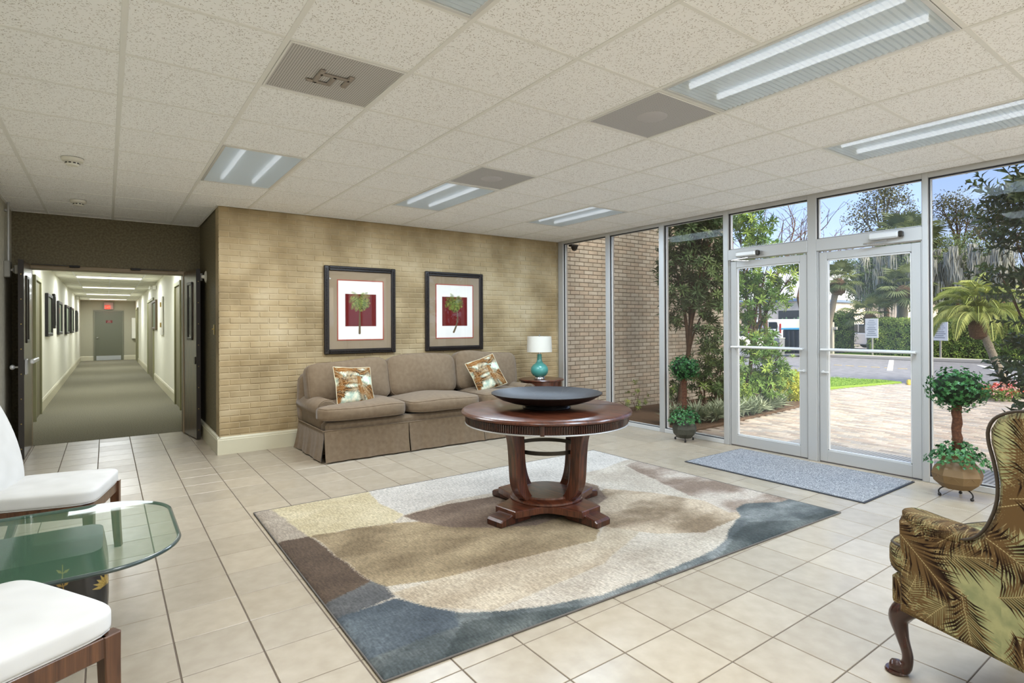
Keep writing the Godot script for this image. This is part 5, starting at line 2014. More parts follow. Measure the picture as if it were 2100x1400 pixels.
	obj("chest", st, lac, t, Vector3(0.0, 0, 0))
	st = S()
	grp += 1
	st.set_smooth_group(-1)
	for k in rim.size() - 1:
		var a: Vector3 = f.call(float(k) / (rim.size() - 1), 1.0)
		var b: Vector3 = f.call(float(k + 1) / (rim.size() - 1), 1.0)
		tri(st, a, b, Vector3(0, a.y, 0))
	obj("chest_lid", st, mat("lacquer_plain", C8(22, 22, 18), 0.2), t)
	st = S()
	bbox(st, Vector3(0, 0.012, 0), Vector3(bw * 2.0, 0.024, bd * 2.0), 0.004)
	obj("chest_foot", st, mats.black_paint, t)

# ------------------------------------------------------------------ wing chair
func build_wing_chair() -> void:
	var t := thing("wing_chair", "wingback armchair in green and brown palm-frond fabric facing the brick wall", "armchair", V(2.689, 0, 0.434), 2.808)
	var m: Material = mats.wing_print
	var st: SurfaceTool
	# sides: outline in (along from the front, height); local z = 0.36 - along
	var side := [[0.0, 0.275], [0.0, 0.45], [-0.004, 0.62], [0.006, 0.642], [0.05, 0.642], [0.12, 0.636], [0.2, 0.632], [0.255, 0.642], [0.298, 0.68], [0.328, 0.738], [0.345, 0.80], [0.347, 0.86], [0.337, 0.925], [0.322, 0.985], [0.321, 1.03], [0.342, 1.07], [0.39, 1.097], [0.45, 1.105], [0.56, 1.1], [0.66, 1.09], [0.74, 1.07], [0.755, 1.0], [0.735, 0.7], [0.71, 0.275]]
	for s in [1.0, -1.0]:
		st = S()
		var poly := PackedVector2Array()
		for p in side: poly.append(Vector2(0.36 - p[0], p[1]))
		var b := Basis(Vector3(0, 0, 1), Vector3.UP, Vector3(-1, 0, 0))
		prism(st, poly, 0.075, Transform3D(b, Vector3(s * 0.325, 0, 0)), 0.02, false)
		var sd := obj("side", st, m, t)
		st = S()
		for o in [1.0, -1.0]:
			var loop := []
			for k in range(4, 21): loop.append(Vector3(s * 0.325 + o * 0.031, side[k][1] + 0.001, 0.36 - side[k][0]))
			sweep(st, spline(loop, 60), 0.0055, 6)
		obj("piping", st, mats.piping_dark, sd)
		# padded arm
		st = S()
		var f := func(q: Vector3, w: Vector3) -> Vector3: return Vector3(w.x, w.y + 0.02 * q.z * maxf(q.z, 0.0), w.z)
		pad(st, Vector3(s * 0.305, 0.635, 0.215), Vector3(0.12, 0.06, 0.3), 3.0, 12, f)
		obj("arm_pad", st, m, t)
	st = S()
	var g := func(q: Vector3, w: Vector3) -> Vector3:
		return Vector3(w.x, w.y + 0.03 * (1.0 - q.x * q.x) * maxf(0.0, q.y), w.z - 0.12 * (q.y * 0.5 + 0.5) + 0.03 * (1.0 - q.x * q.x) * maxf(0.0, q.z))
	pad(st, Vector3(0, 0.72, -0.22), Vector3(0.62, 0.86, 0.16), 7.0, 16, g)
	obj("backrest", st, m, t)
	st = S()
	bbox(st, Vector3(0, 0.7, -0.372), Vector3(0.66, 0.84, 0.03), 0.01, Basis(Vector3.RIGHT, -0.05))
	obj("outer_back", st, m, t)
	st = S()
	var h := func(q: Vector3, w: Vector3) -> Vector3:
		var k := 0.09 * smoothstep(0.42, 0.62, q.z)   # spreads in front of the arms
		return Vector3(w.x + k * q.x, w.y + (0.018 * (1.0 - q.x * q.x) * (1.0 - q.z * q.z) if q.y > 0 else 0.0), w.z)
	pad(st, Vector3(0, 0.475, 0.14), Vector3(0.57, 0.14, 0.64), 5.0, 16, h)
	var cu := obj("seat_cushion", st, m, t)
	st = S()
	pad_loop(st, Vector3(0, 0.475, 0.14), Vector3(0.57, 0.14, 0.64), 5.0, 0.75, h, 0.005)
	pad_loop(st, Vector3(0, 0.475, 0.14), Vector3(0.57, 0.14, 0.64), 5.0, -0.75, h, 0.005)
	obj("piping", st, mats.piping_dark, cu)
	st = S()
	bbox(st, Vector3(0, 0.338, 0.03), Vector3(0.66, 0.13, 0.78), 0.02)
	obj("seat_frame", st, m, t)
	# cabriole front legs and raked back legs
	for s in [1.0, -1.0]:
		st = S()
		var x: float = s * 0.285
		var pts := spline([Vector3(x, 0.285, 0.36), Vector3(x + s * 0.022, 0.235, 0.395), Vector3(x + s * 0.012, 0.16, 0.392), Vector3(x, 0.08, 0.378), Vector3(x + s * 0.004, 0.035, 0.385), Vector3(x + s * 0.012, 0.02, 0.41), Vector3(x + s * 0.016, 0.012, 0.432)], 26)
		var rad := []
		for k in 27: rad.append(lerpf(0.042, 0.019, smoothstep(0.0, 0.62, k / 26.0)) + 0.012 * smoothstep(0.72, 0.95, k / 26.0) - 0.012 * smoothstep(0.96, 1.0, k / 26.0))
		sweep(st, pts, rad, 14)
		lathe(st, [Vector2(0, 0), Vector2(0.034, 0), Vector2(0.04, 0.006), Vector2(0.036, 0.014), Vector2(0, 0.014)], 20, Vector3(x + s * 0.013, 0, 0.415))
		obj("leg", st, mats.mahogany, t)
		st = S()
		sweep(st, spline([Vector3(s * 0.27, 0.29, -0.32), Vector3(s * 0.27, 0.15, -0.345), Vector3(s * 0.27, 0.0, -0.42)], 10), [0.026, 0.025, 0.024, 0.023, 0.022, 0.021, 0.02, 0.019, 0.018, 0.018, 0.018], 10)
		obj("leg", st, mats.mahogany, t)

# ------------------------------------------------------------------ topiaries
func ivy_leaf() -> ArrayMesh:
	var st := S()
	st.set_smooth_group(-1)
	# five lobes, folded along the middle, lying in x/z with the tip to +z
	var pts := [Vector2(0.0, -0.2), Vector2(0.35, -0.35), Vector2(0.3, 0.0), Vector2(0.75, 0.2), Vector2(0.28, 0.4), Vector2(0.0, 1.0)]
	for s in [1.0, -1.0]:
		for k in range(0, 5):
			var a: Vector2 = pts[k]
			var b: Vector2 = pts[k + 1]
			var A := Vector3(a.x * s, absf(a.x) * 0.3, a.y)
			var B := Vector3(b.x * s, absf(b.x) * 0.3 - maxf(0, b.y - 0.5) * 0.4, b.y)
			facing(st, [Vector3(0, 0, 0.1), A, B], Vector3.UP)
	return done(st)

func leaf_mat(called: String, c: Color, back: float, rough := 0.5) -> StandardMaterial3D:
	var m := mat(called, c, rough, 0.0, 0.35)
	m.vertex_color_use_as_albedo = true
	m.backlight_enabled = true
	m.backlight = Color(back, back, back * 0.4)
	m.cull_mode = BaseMaterial3D.CULL_DISABLED
	return m

func look(n: Vector3, spin: float, s: float, at: Vector3) -> Transform3D:
	# y axis along n, turned by spin
	var x := n.cross(Vector3.UP if absf(n.y) < 0.95 else Vector3.RIGHT).normalized().rotated(n, spin)
	return Transform3D(Basis(x * s, n * s, x.cross(n) * s), at)

func build_topiary(at: Vector3, k: float, turn: float, label: String, urn: Material, sd: int) -> void:
	var t := thing("topiary", label, "potted plant", at, turn, "ivy topiaries by the window")
	rng.seed = sd
	var big := k > 0.9
	# urn, eight-sided
	var y0 := 0.075 if big else 0.04
	var st := S()
	var prof := [Vector2(0.0, 0.0), Vector2(0.1, 0.0), Vector2(0.155, 0.05), Vector2(0.17, 0.11), Vector2(0.152, 0.16), Vector2(0.105, 0.215), Vector2(0.095, 0.25), Vector2(0.11, 0.28), Vector2(0.098, 0.28), Vector2(0.085, 0.25), Vector2(0, 0.245)]
	for j in prof.size() - 1:
		for s in 8:
			var a0 := TAU * s / 8.0
			var a1 := TAU * (s + 1) / 8.0
			var p: Vector2 = prof[j] * Vector2(1.0 if big else 0.84, 1.0)
			var q: Vector2 = prof[j + 1] * Vector2(1.0 if big else 0.84, 1.0)
			st.set_smooth_group(-1)
			quad(st, Vector3(p.x * cos(a0), y0 + p.y, -p.x * sin(a0)), Vector3(p.x * cos(a1), y0 + p.y, -p.x * sin(a1)), Vector3(q.x * cos(a1), y0 + q.y, -q.x * sin(a1)), Vector3(q.x * cos(a0), y0 + q.y, -q.x * sin(a0)))
	var ur := obj("urn", st, urn, t)
	st = S()   # incised chevrons as raised lines on the belly
	for s in 8:
		var a := TAU * (s + 0.5) / 8.0
		var n := Vector3(cos(a), 0, -sin(a))
		var tt := Vector3(-n.z, 0, n.x)
		var r := (0.168 if big else 0.141) * cos(PI / 8)
		for e in [-1.0, 1.0]:
			beam(st, n * (r - 0.012) + tt * e * 0.052 + Vector3.UP * (y0 + 0.06), n * (r + 0.002) + Vector3.UP * (y0 + 0.105), 0.004, 0.004, 0.001)
	obj("chevrons", st, urn, ur).set_meta("kind", "stuff")
	# wire stand with ball feet
	for e in 3:
		var a := TAU * e / 3.0 + 0.4
		var n := Vector3(cos(a), 0, sin(a))
		st = S()
		sweep(st, spline([n * 0.06 + Vector3.UP * (y0 + 0.002), n * 0.1 + Vector3.UP * (y0 - 0.004), n * 0.125 + Vector3.UP * (y0 * 0.6), n * 0.118 + Vector3.UP * 0.012], 10), 0.005, 6)
		lathe(st, [Vector2(0, 0.0), Vector2(0.011, 0.005), Vector2(0.013, 0.014), Vector2(0.008, 0.024), Vector2(0, 0.026)], 10, n * 0.118)
		obj("stand_leg", st, mats.black_iron, t)
	# trunk
	var cy := 0.86
	st = S()
	var tp := []
	for j in 15: tp.append(Vector3(0.004 * sin(j * 1.3), lerpf(y0 + 0.24, cy, j / 14.0), 0.004 * cos(j * 1.7)))
	var tr := []
	for j in 15: tr.append((0.034 if big else 0.03) * (1.0 + 0.06 * sin(j * 2.1)))
	sweep(st, tp, tr, 12)
	var bark := tri_mat("bark", ntex(81, 0.05, 3, C8(62, 36, 24), C8(112, 72, 46), 128), 6.0, 0.9, false)
	obj("trunk", st, bark, t)
	# foliage
	var green := leaf_mat("ivy_green", Color.WHITE, 0.25, 0.35)
	var leaf := ivy_leaf()
	var ball := []
	var cols := []
	var R := 0.205 if big else 0.18
	for j in 620:
		var n := Vector3(rng.randfn(), rng.randfn(), rng.randfn()).normalized()
		var r := R * rng.randf_range(0.72, 1.04)
		var nn := (n + Vector3(rng.randf_range(-0.5, 0.5), rng.randf_range(-0.7, 0.3), rng.randf_range(-0.5, 0.5))).normalized()
		ball.append(look(nn, rng.randf() * TAU, rng.randf_range(0.018, 0.03), Vector3(0, cy, 0) + n * r * Vector3(1, 0.86, 1)))
		cols.append(Color(0.022, 0.085, 0.026).lerp(Color(0.07, 0.21, 0.06), pow(rng.randf(), 1.6)))
	st = S()
	pad(st, Vector3(0, cy, 0), Vector3(R, R * 0.86, R) * 1.5, 2.0, 8)
	obj("core", st, mat("ivy_core", C8(24, 38, 18), 1.0), t)
	many("ball_foliage", leaf, green, ball, t, cols)
	ball = []
	cols = []
	for j in 420:
		var a := rng.randf() * TAU
		var rr := sqrt(rng.randf())
		var r := rr * (0.215 if big else 0.19)
		var y := y0 + 0.33 - pow(rr, 2.2) * 0.14 + rng.randf_range(-0.05, 0.06) * (1.0 - rr * 0.5)
		if r < 0.105: y = maxf(y, y0 + 0.27)
		var n := (Vector3(cos(a) * rr, 0.7, sin(a) * rr) + Vector3(rng.randf_range(-0.5, 0.5), rng.randf_range(-0.4, 0.4), rng.randf_range(-0.5, 0.5))).normalized()
		ball.append(look(n, rng.randf() * TAU, rng.randf_range(0.018, 0.032), Vector3(cos(a) * r, y, sin(a) * r)))
		cols.append(Color(0.022, 0.085, 0.026).lerp(Color(0.09, 0.24, 0.08), pow(rng.randf(), 1.4)))
	many("base_foliage", leaf, green, ball, t, cols)

# ------------------------------------------------------------------ outside
func leaf_blade(l: float, w: float, droop := 0.15) -> ArrayMesh:
	var st := S()
	blade(st, Vector3.ZERO, Vector3(0, 0, l), Vector3(w, 0, 0), Vector3(0, 1, 0), droop * l)
	return done(st)

func blade(st: SurfaceTool, a: Vector3, along: Vector3, side: Vector3, up: Vector3, droop: float) -> void:
	# a folded leaf of four faces
	st.set_smooth_group(-1)
	var m := a + along * 0.45 + up * droop * 0.3
	var e := a + along - up * droop
	for s in [1.0, -1.0]:
		var q: Vector3 = m + side * 0.5 * s + up * side.length() * 0.22
		tri(st, a, m, q) if s < 0 else tri(st, a, q, m)
		tri(st, m, e, q) if s < 0 else tri(st, m, q, e)

func whorl(n: int, l: float, w: float, lift: float, sd: int) -> ArrayMesh:
	var r := RandomNumberGenerator.new()
	r.seed = sd
	var st := S()
	for k in n:
		var a := TAU * k * 0.382 + r.randf_range(-0.2, 0.2)
		var el := lift + r.randf_range(-0.35, 0.35)
		var d := Vector3(cos(a) * cos(el), sin(el), sin(a) * cos(el))
		var s := d.cross(Vector3.UP).normalized()
		blade(st, Vector3.UP * l * 0.5 * (float(k) / n - 0.7), d * l * r.randf_range(0.75, 1.1), s * w, s.cross(d), l * 0.14)
	return done(st)

func spray(n: int, l: float, ll: float, w: float, sd: int) -> ArrayMesh:
	# leaves in pairs along a twig that rises along y
	var r := RandomNumberGenerator.new()
	r.seed = sd
	var st := S()
	for k in n:
		var v := (k + 0.5) / n
		var a := k * 2.4 + r.randf_range(-0.4, 0.4)
		var d := Vector3(cos(a) * 0.8, 0.55, sin(a) * 0.8).normalized()
		var s := d.cross(Vector3.UP).normalized()
		blade(st, Vector3(0.02 * sin(v * 3.0), v * l, 0), d * ll * r.randf_range(0.7, 1.1) * (1.1 - 0.4 * v), s * w, s.cross(d), ll * 0.12)
	sweep(st, [Vector3.ZERO, Vector3(0.02, l * 0.5, 0), Vector3(0, l, 0)], [0.005, 0.004, 0.002], 5, 1.0, false)
	return done(st)

func fuzz(n: int, r0: float, l: float, w: float, sd: int) -> ArrayMesh:
	# a loose ball of small leaves, for far crowns
	var r := RandomNumberGenerator.new()
	r.seed = sd
	var st := S()
	for k in n:
		var p := Vector3(r.randfn(), r.randfn(), r.randfn()).normalized() * r0 * pow(r.randf(), 0.4)
		var d := (p.normalized() + Vector3(r.randf_range(-1, 1), r.randf_range(-1, 0.6), r.randf_range(-1, 1))).normalized()
		var s := d.cross(Vector3(0.3, 0.9, 0.2)).normalized()
		blade(st, p, d * l * r.randf_range(0.7, 1.2), s * w, s.cross(d), l * 0.1)
	return done(st)

# a woody plant: stems rise from its foot to each leafy clump; clumps are [x, y, depth, radius]
func leafy(called: String, label: String, cat: String, foot: Vector3, clumps: Array, leaf: Mesh, m: Material, per: float, size: Vector2, c0: Color, c1: Color, stem: float, wood: Material, out := 0.6, group := "", fork := 0.0) -> Node3D:
	var t := thing(called, label, cat, foot, 0.0, group)
	var xs := []
	var cs := []
	var st := S()
	var low: float = 1e9
	var mean := Vector3.ZERO
	for c in clumps:
		low = minf(low, c[1])
		mean += (V(c[0], c[1], c[2]) - foot) / clumps.size()
	var root := Vector3.ZERO
	if fork > 0.0:
		root = Vector3(mean.x * 0.5, (low - foot.y) * fork, mean.z * 0.5)
		var tp := spline([Vector3.ZERO, Vector3(root.x * 0.3, root.y * 0.5, root.z * 0.4), root, root.lerp(mean, 0.6)], 12)
		var tr := []
		for k in 13: tr.append(lerpf(stem, stem * 0.5, k / 12.0))
		sweep(st, tp, tr, 9, 1.0, false)
		stem *= 0.42
	for c in clumps:
		var p: Vector3 = V(c[0], c[1], c[2]) - foot
		var from := root
		if fork > 0.0: from = root.lerp(mean, rng.randf_range(0.0, 0.5))
		else: from = Vector3(rng.randf_range(-1, 1) * stem * 2.0, 0, rng.randf_range(-1, 1) * stem * 2.0)
		var mid := from.lerp(p, 0.5) + Vector3(rng.randf_range(-0.06, 0.06), 0.08 * from.distance_to(p), rng.randf_range(-0.06, 0.06))
		var path := spline([from, mid, p + Vector3.UP * c[3] * 0.2], 9)
		var rad := []
		for k in 10: rad.append(lerpf(stem, stem * 0.22, k / 9.0))
		sweep(st, path, rad, 7, 1.0, false)
		for b in 4:   # twigs into the clump
			var e: Vector3 = p + Vector3(rng.randfn(), rng.randfn() * 0.8 + 0.3, rng.randfn()).normalized() * c[3] * 0.8
			sweep(st, [path[6], path[6].lerp(e, 0.5) + Vector3.UP * 0.03, e], [stem * 0.3, stem * 0.18, stem * 0.08], 5, 1.0, false)
		var n := int(per * c[3] * c[3])
		for k in n:
			var d := Vector3(rng.randfn(), rng.randfn(), rng.randfn()).normalized()
			var q: Vector3 = p + d * c[3] * pow(rng.randf(), 0.33)
			var nn := (d * out + Vector3(rng.randf_range(-0.6, 0.6), rng.randf_range(-0.1, 0.9), rng.randf_range(-0.6, 0.6))).normalized()
			xs.append(look(nn, rng.randf() * TAU, rng.randf_range(size.x, size.y), q))
			cs.append(c0.lerp(c1, rng.randf() * rng.randf()))
	obj("stems", st, wood, t)
	many("foliage", leaf, m, xs, t, cs)
	return t

func fan_leaf(n: int, l: float, sd: int) -> ArrayMesh:
	var r := RandomNumberGenerator.new()
	r.seed = sd
	var st := S()
	var hub := Vector3(0, 0, l * 0.85)
	sweep(st, [Vector3.ZERO, Vector3(0, 0.06 * l, l * 0.4), hub], 0.014 * l, 5, 1.0, false)
	for k in n:
		var a := lerpf(-2.1, 2.1, (k + 0.5) / n)
		var d := Vector3(sin(a), 0.12, cos(a)).normalized()
		var s := d.cross(Vector3.UP).normalized()
		blade(st, hub, d * l * r.randf_range(0.7, 0.9), s * l * 0.1, s.cross(d), l * 0.24)
	return done(st)

func feather_leaf(n: int, l: float, ll: float, sd: int) -> ArrayMesh:
	var r := RandomNumberGenerator.new()
	r.seed = sd
	var st := S()
	var pts := spline([Vector3.ZERO, Vector3(0, 0.28 * l, 0.36 * l), Vector3(0, 0.22 * l, 0.72 * l), Vector3(0, -0.1 * l, l * 0.95)], 24)
	sweep(st, pts, 0.01 * l, 5, 1.0, false)
	for k in n:
		var v := 0.08 + 0.92 * (k + 0.5) / n
		var i := mini(int(v * 24), 23)
		var p: Vector3 = pts[i].lerp(pts[i + 1], v * 24 - i)
		var tg: Vector3 = (pts[i + 1] - pts[i]).normalized()
		for s in [1.0, -1.0]:
			var d: Vector3 = (Vector3(s, -0.25, 0) + tg * 0.75).normalized()
			var w := d.cross(Vector3.UP).normalized()
			blade(st, p, d * ll * sin(PI * clampf(v * 0.8 + 0.15, 0, 1)) * r.randf_range(0.85, 1.1), w * 0.016 * l, w.cross(d), ll * 0.2)
	return done(st)

func palm(called: String, label: String, foot: Vector3, top: Vector3, r0: float, leaf: Mesh, m: Material, n: int, size: float, c0: Color, c1: Color, low: float) -> Node3D:
	var t := thing(called, label, "palm", foot)
	var st := S()
	var p := top - foot
	var path := spline([Vector3.ZERO, p * 0.5 + Vector3(0, 0, 0), p], 14)
	var rad := []
	for k in 15: rad.append(r0 * (1.0 + 0.08 * sin(k * 2.3)))
	sweep(st, path, rad, 10)
	obj("trunk", st, mats.bark_grey, t)
	st = S()
	lathe(st, [Vector2(r0 * 0.9, -r0 * 5.0), Vector2(r0 * 2.1, -r0 * 4.2), Vector2(r0 * 2.5, -r0 * 1.0), Vector2(r0 * 1.2, r0 * 0.6), Vector2(0, r0)], 12, p)
	obj("leaf_bases", st, mats.bark_brown, t)
	var xs := []
	var cs := []
	for k in n:
		var a := TAU * k * 0.382
		var el := lerpf(1.25, low, pow((k + 0.5) / n, 0.8)) + rng.randf_range(-0.12, 0.12)
		var d := Vector3(cos(a) * cos(el), sin(el), sin(a) * cos(el))
		var s := d.cross(Vector3.UP).normalized()
		var up := s.cross(d)
		var sc := size * rng.randf_range(0.85, 1.1)
		xs.append(Transform3D(Basis(s * sc, up * sc, d * -sc) * Basis(Vector3.UP, PI), p + d * r0))
		cs.append(c0.lerp(c1, rng.randf()))
	many("fronds", leaf, m, xs, t, cs)
	return t

func build_outside() -> void:
	var st := S()
	tri_mat("asphalt", ntex(101, 0.05, 4, C8(116, 117, 121), C8(144, 145, 149), 256), 0.25, 0.95, true, Color.WHITE, 0.2)
	tri_mat("mulch", ntex(102, 0.09, 4, C8(66, 52, 42), C8(122, 104, 88), 256), 1.2, 1.0, true, Color.WHITE, 0.1)
	tri_mat("bark_grey", ntex(103, 0.06, 3, C8(104, 96, 84), C8(168, 160, 146), 128), 3.0, 0.95, false)
	tri_mat("bark_brown", ntex(104, 0.06, 3, C8(62, 44, 32), C8(118, 90, 68), 128), 4.0, 0.95, false)
	tri_mat("stucco", ntex(105, 0.04, 3, C8(222, 208, 190), C8(236, 224, 208), 128), 0.5, 0.9)
	# ground
	box2(st, V(5.9, -0.6, -40), V(75, YG - 0.05, 60))
	tag(obj("ground", st, mats.asphalt), "grey asphalt of the road and car park outside", "road", "", "structure")
	build_pavers()
	st = S()
	box2(st, V(-25, -0.6, -40), V(5.9, YG - 0.04, ZK - 0.2))
	tag(obj("forecourt", st, mat("forecourt_concrete", C8(168, 162, 152), 0.9)), "pale concrete ground outside the window behind the viewer", "ground", "", "structure")
	# bed along the outer brick wall
	st = S()
	prism(st, PackedVector2Array([Vector2(5.95, 4.78), Vector2(7.6, 4.86), Vector2(9.8, 5.06), Vector2(13.0, 6.0), Vector2(13.0, 20), Vector2(10.3, 20), Vector2(10.3, 6.75), Vector2(5.95, 6.75)]), 0.12, Transform3D(Basis(Vector3.RIGHT, -PI / 2), Vector3(0, YG - 0.03, 0)), 0.02)
	tag(obj("planting_bed", st, mats.mulch), "brown mulch bed along the outside brick wall", "flower bed", "", "structure")
	st = S()
	prism(st, PackedVector2Array([Vector2(10.9, 5.4), Vector2(13.2, 6.05), Vector2(15.85, 5.6), Vector2(16.1, 6.2), Vector2(15.5, 7.1), Vector2(15.2, 24), Vector2(10.9, 24)]), 0.12, Transform3D(Basis(Vector3.RIGHT, -PI / 2), Vector3(0, YG - 0.02, 0)), 0.02)
	var lawn := tri_mat("lawn", ntex(106, 0.09, 3, C8(96, 128, 46), C8(146, 168, 80), 256), 1.5, 1.0, true, Color.WHITE, 0.1)
	tag(obj("lawn", st, lawn), "strip of bright green lawn between the brick paving and the road", "lawn", "", "structure")
	var gs := []
	var gc := []
	for k in 6000:
		var p := Vector2(rng.randf_range(11.2, 15.7), rng.randf_range(5.75, 9.5))
		if p.y < 6.1 + 0.0 * p.x - (p.x - 13.2) * 0.17 and p.x > 13.2 or p.x < 13.2 and p.y < 5.5 + (p.x - 10.9) * 0.27: continue
		gs.append(look(Vector3(rng.randf_range(-0.3, 0.3), 1, rng.randf_range(-0.3, 0.3)).normalized(), rng.randf() * TAU, rng.randf_range(0.03, 0.06), V(p.x, YG + 0.035, p.y)))
		gc.append(Color(0.16, 0.33, 0.05).lerp(Color(0.36, 0.52, 0.12), rng.randf()))
	var gl := leaf_mat("grass_green", Color.WHITE, 0.4, 0.7)
	var go := many("grass", tuft(7, 1), gl, gs, null, gc)
	tag(go, "short green grass blades on the lawn strip", "grass", "", "stuff")
	# curbs and road paint
	st = S()
	bbox(st, V(15.95, YG + 0.0, 5.45), Vector3(0.9, 0.12, 0.16), 0.03, Basis(Vector3.UP, 0.35))
	tag(obj("kerb_yellow", st, mat("kerb_paint", C8(226, 190, 70), 0.8)), "yellow painted curb end at the lawn's tip", "curb", "", "structure")
	st = S()
	bbox2(st, V(26.75, YG - 0.06, -20), V(27.0, YG + 0.1, 12.6), 0.03)
	tag(obj("kerb_far", st, mats.concrete), "pale concrete curb on the far side of the road", "curb", "", "structure")
	st = S()
	bbox2(st, V(27.0, YG - 0.3, -30), V(33, YG + 0.06, 12.7), 0.03)
	tag(obj("verge", st, mats.lawn), "green verge behind the far curb", "verge", "", "structure")
	var white := mat("road_white", C8(226, 226, 222), 0.9)
	for e in [[26.4, 9.7, 20.4, 7.55, "white painted parking line seen through the right door"], [25.4, 6.55, 20.2, 4.3, "white painted parking line behind the right topiary"]]:
		st = S()
		var a := Vector3(e[0], YG - 0.045, -e[1])
		var b := Vector3(e[2], YG - 0.045, -e[3])
		bbox(st, (a + b) * 0.5, Vector3(0.16, 0.012, a.distance_to(b)), 0.004, Basis.looking_at(b - a))
		tag(obj("parking_line", st, white), e[4], "road marking")
	var tr := thing("road_dashes", "row of faded yellow dashes on the road through the right door", "road marking", V(21.6, YG - 0.045, 8.8))
	for k in 9:
		st = S()
		bbox(st, Vector3(-0.02 * k, 0, 1.6 - k * 0.42) * Vector3(1, 1, -1) * -1.0, Vector3(0.06, 0.01, 0.26), 0.003)
		obj("dash", st, mat("road_yellow", C8(214, 186, 110), 0.9), tr)
	# outer brick wall in line with the sofa wall
	st = S()
	box2(st, V(XW + 0.15, -0.3, ZB + 0.006), V(10.3, 4.6, ZB + 0.24))
	var ow := struct("wall_outside", st, mats.outer_mortar, "grey-beige brick wall outside the tinted windows", "wall")
	bricks(ow, XW + 0.16, 10.3, -0.08, 4.6, ["outer_brick0", "outer_brick1", "outer_brick2"], false)
	# doormat outside
	var om := thing("outdoor_mat", "ribbed grey mat on the brick paving outside the doors", "mat", V(6.6, YG, 2.55))
	st = S()
	bbox(st, Vector3(0, 0.006, 0), Vector3(0.92, 0.012, 2.2), 0.003)
	obj("base", st, mat("mat_grey", C8(120, 121, 122), 0.9), om)
	st = S()
	for k in 60: bbox(st, Vector3(0, 0.013, -1.08 + k * 0.0366), Vector3(0.9, 0.006, 0.018), 0.002)
	obj("ribs", st, mat("mat_rib", C8(156, 157, 157), 0.9), om).set_meta("kind", "stuff")
	build_near_plants()
	build_far_side()

func tuft(n: int, sd: int) -> ArrayMesh:
	var r := RandomNumberGenerator.new()
	r.seed = sd
	var st := S()
	for k in n:
		var a := TAU * k / n + r.randf_range(-0.4, 0.4)
		var el := r.randf_range(0.7, 1.4)
		var d := Vector3(cos(a) * cos(el), sin(el), sin(a) * cos(el))
		var s := d.cross(Vector3.UP).normalized()
		blade(st, Vector3.ZERO, d * r.randf_range(0.7, 1.2), s * 0.12, s.cross(d), 0.25)
	return done(st)

func build_pavers() -> void:
	var st := S()
	box2(st, V(5.9, -0.5, -9), V(16.1, YG - 0.012, 4.9))
	prism(st, PackedVector2Array([Vector2(9.0, 4.8), Vector2(16.1, 4.8), Vector2(15.85, 5.62), Vector2(13.2, 6.08), Vector2(9.8, 5.1)]), 0.2, Transform3D(Basis(Vector3.RIGHT, -PI / 2), Vector3(0, YG - 0.112, 0)))
	var pv := struct("paving", st, mat("joint_sand", C8(138, 127, 113), 1.0), "brick paving in mixed beige and grey outside the entrance", "paving")
	var tones := [C8(180, 171, 158), C8(172, 159, 147), C8(164, 160, 154), C8(188, 179, 168), C8(156, 148, 140)]
	var pm := []
	for k in 5: pm.append(tri_mat("paver%d" % k, ntex(111, 0.06, 3, tones[k].darkened(0.07), tones[k].lightened(0.06), 128), 1.1, 0.9, true, Color.WHITE, 0.2))
	var full := S()
	var ps := Vector3(0.1, 0.04, 0.2)
	slab(full, ps - Vector3(0.006, 0, 0.006), 0.004)
	var fm := done(full)
	var all := []
	for i in 101:
		for j in 70:
			var x := 5.95 + i * 0.1
			var z := -8.0 + (j * 0.2 if i % 2 == 0 else j * 0.2 + 0.1)
			var lim := 4.78 if x < 7.6 else (4.86 + (x - 7.6) * 0.09 if x < 9.8 else (5.06 + (x - 9.8) * 0.29 if x < 13.2 else 6.05 - (x - 13.2) * 0.17))
			z += 0.0
			if z > lim: continue
			all.append([shows(V(x, YG, z), 1.4 / (x + 1.0)), V(x, YG - 0.02 + rng.randf_range(-0.0015, 0.0015), z), rng.randi() % 5])
	all.sort_custom(func(a, b): return a[0] > b[0])
	var rest := [[], [], [], [], []]
	for k in all.size():
		var e = all[k]
		if k < 300: put("paver", fm, pm[e[2]], pv, e[1])
		else: rest[e[2]].append(Transform3D(Basis(), e[1]))
	for k in 5: many("far_pavers", fm, pm[k], rest[k], pv)

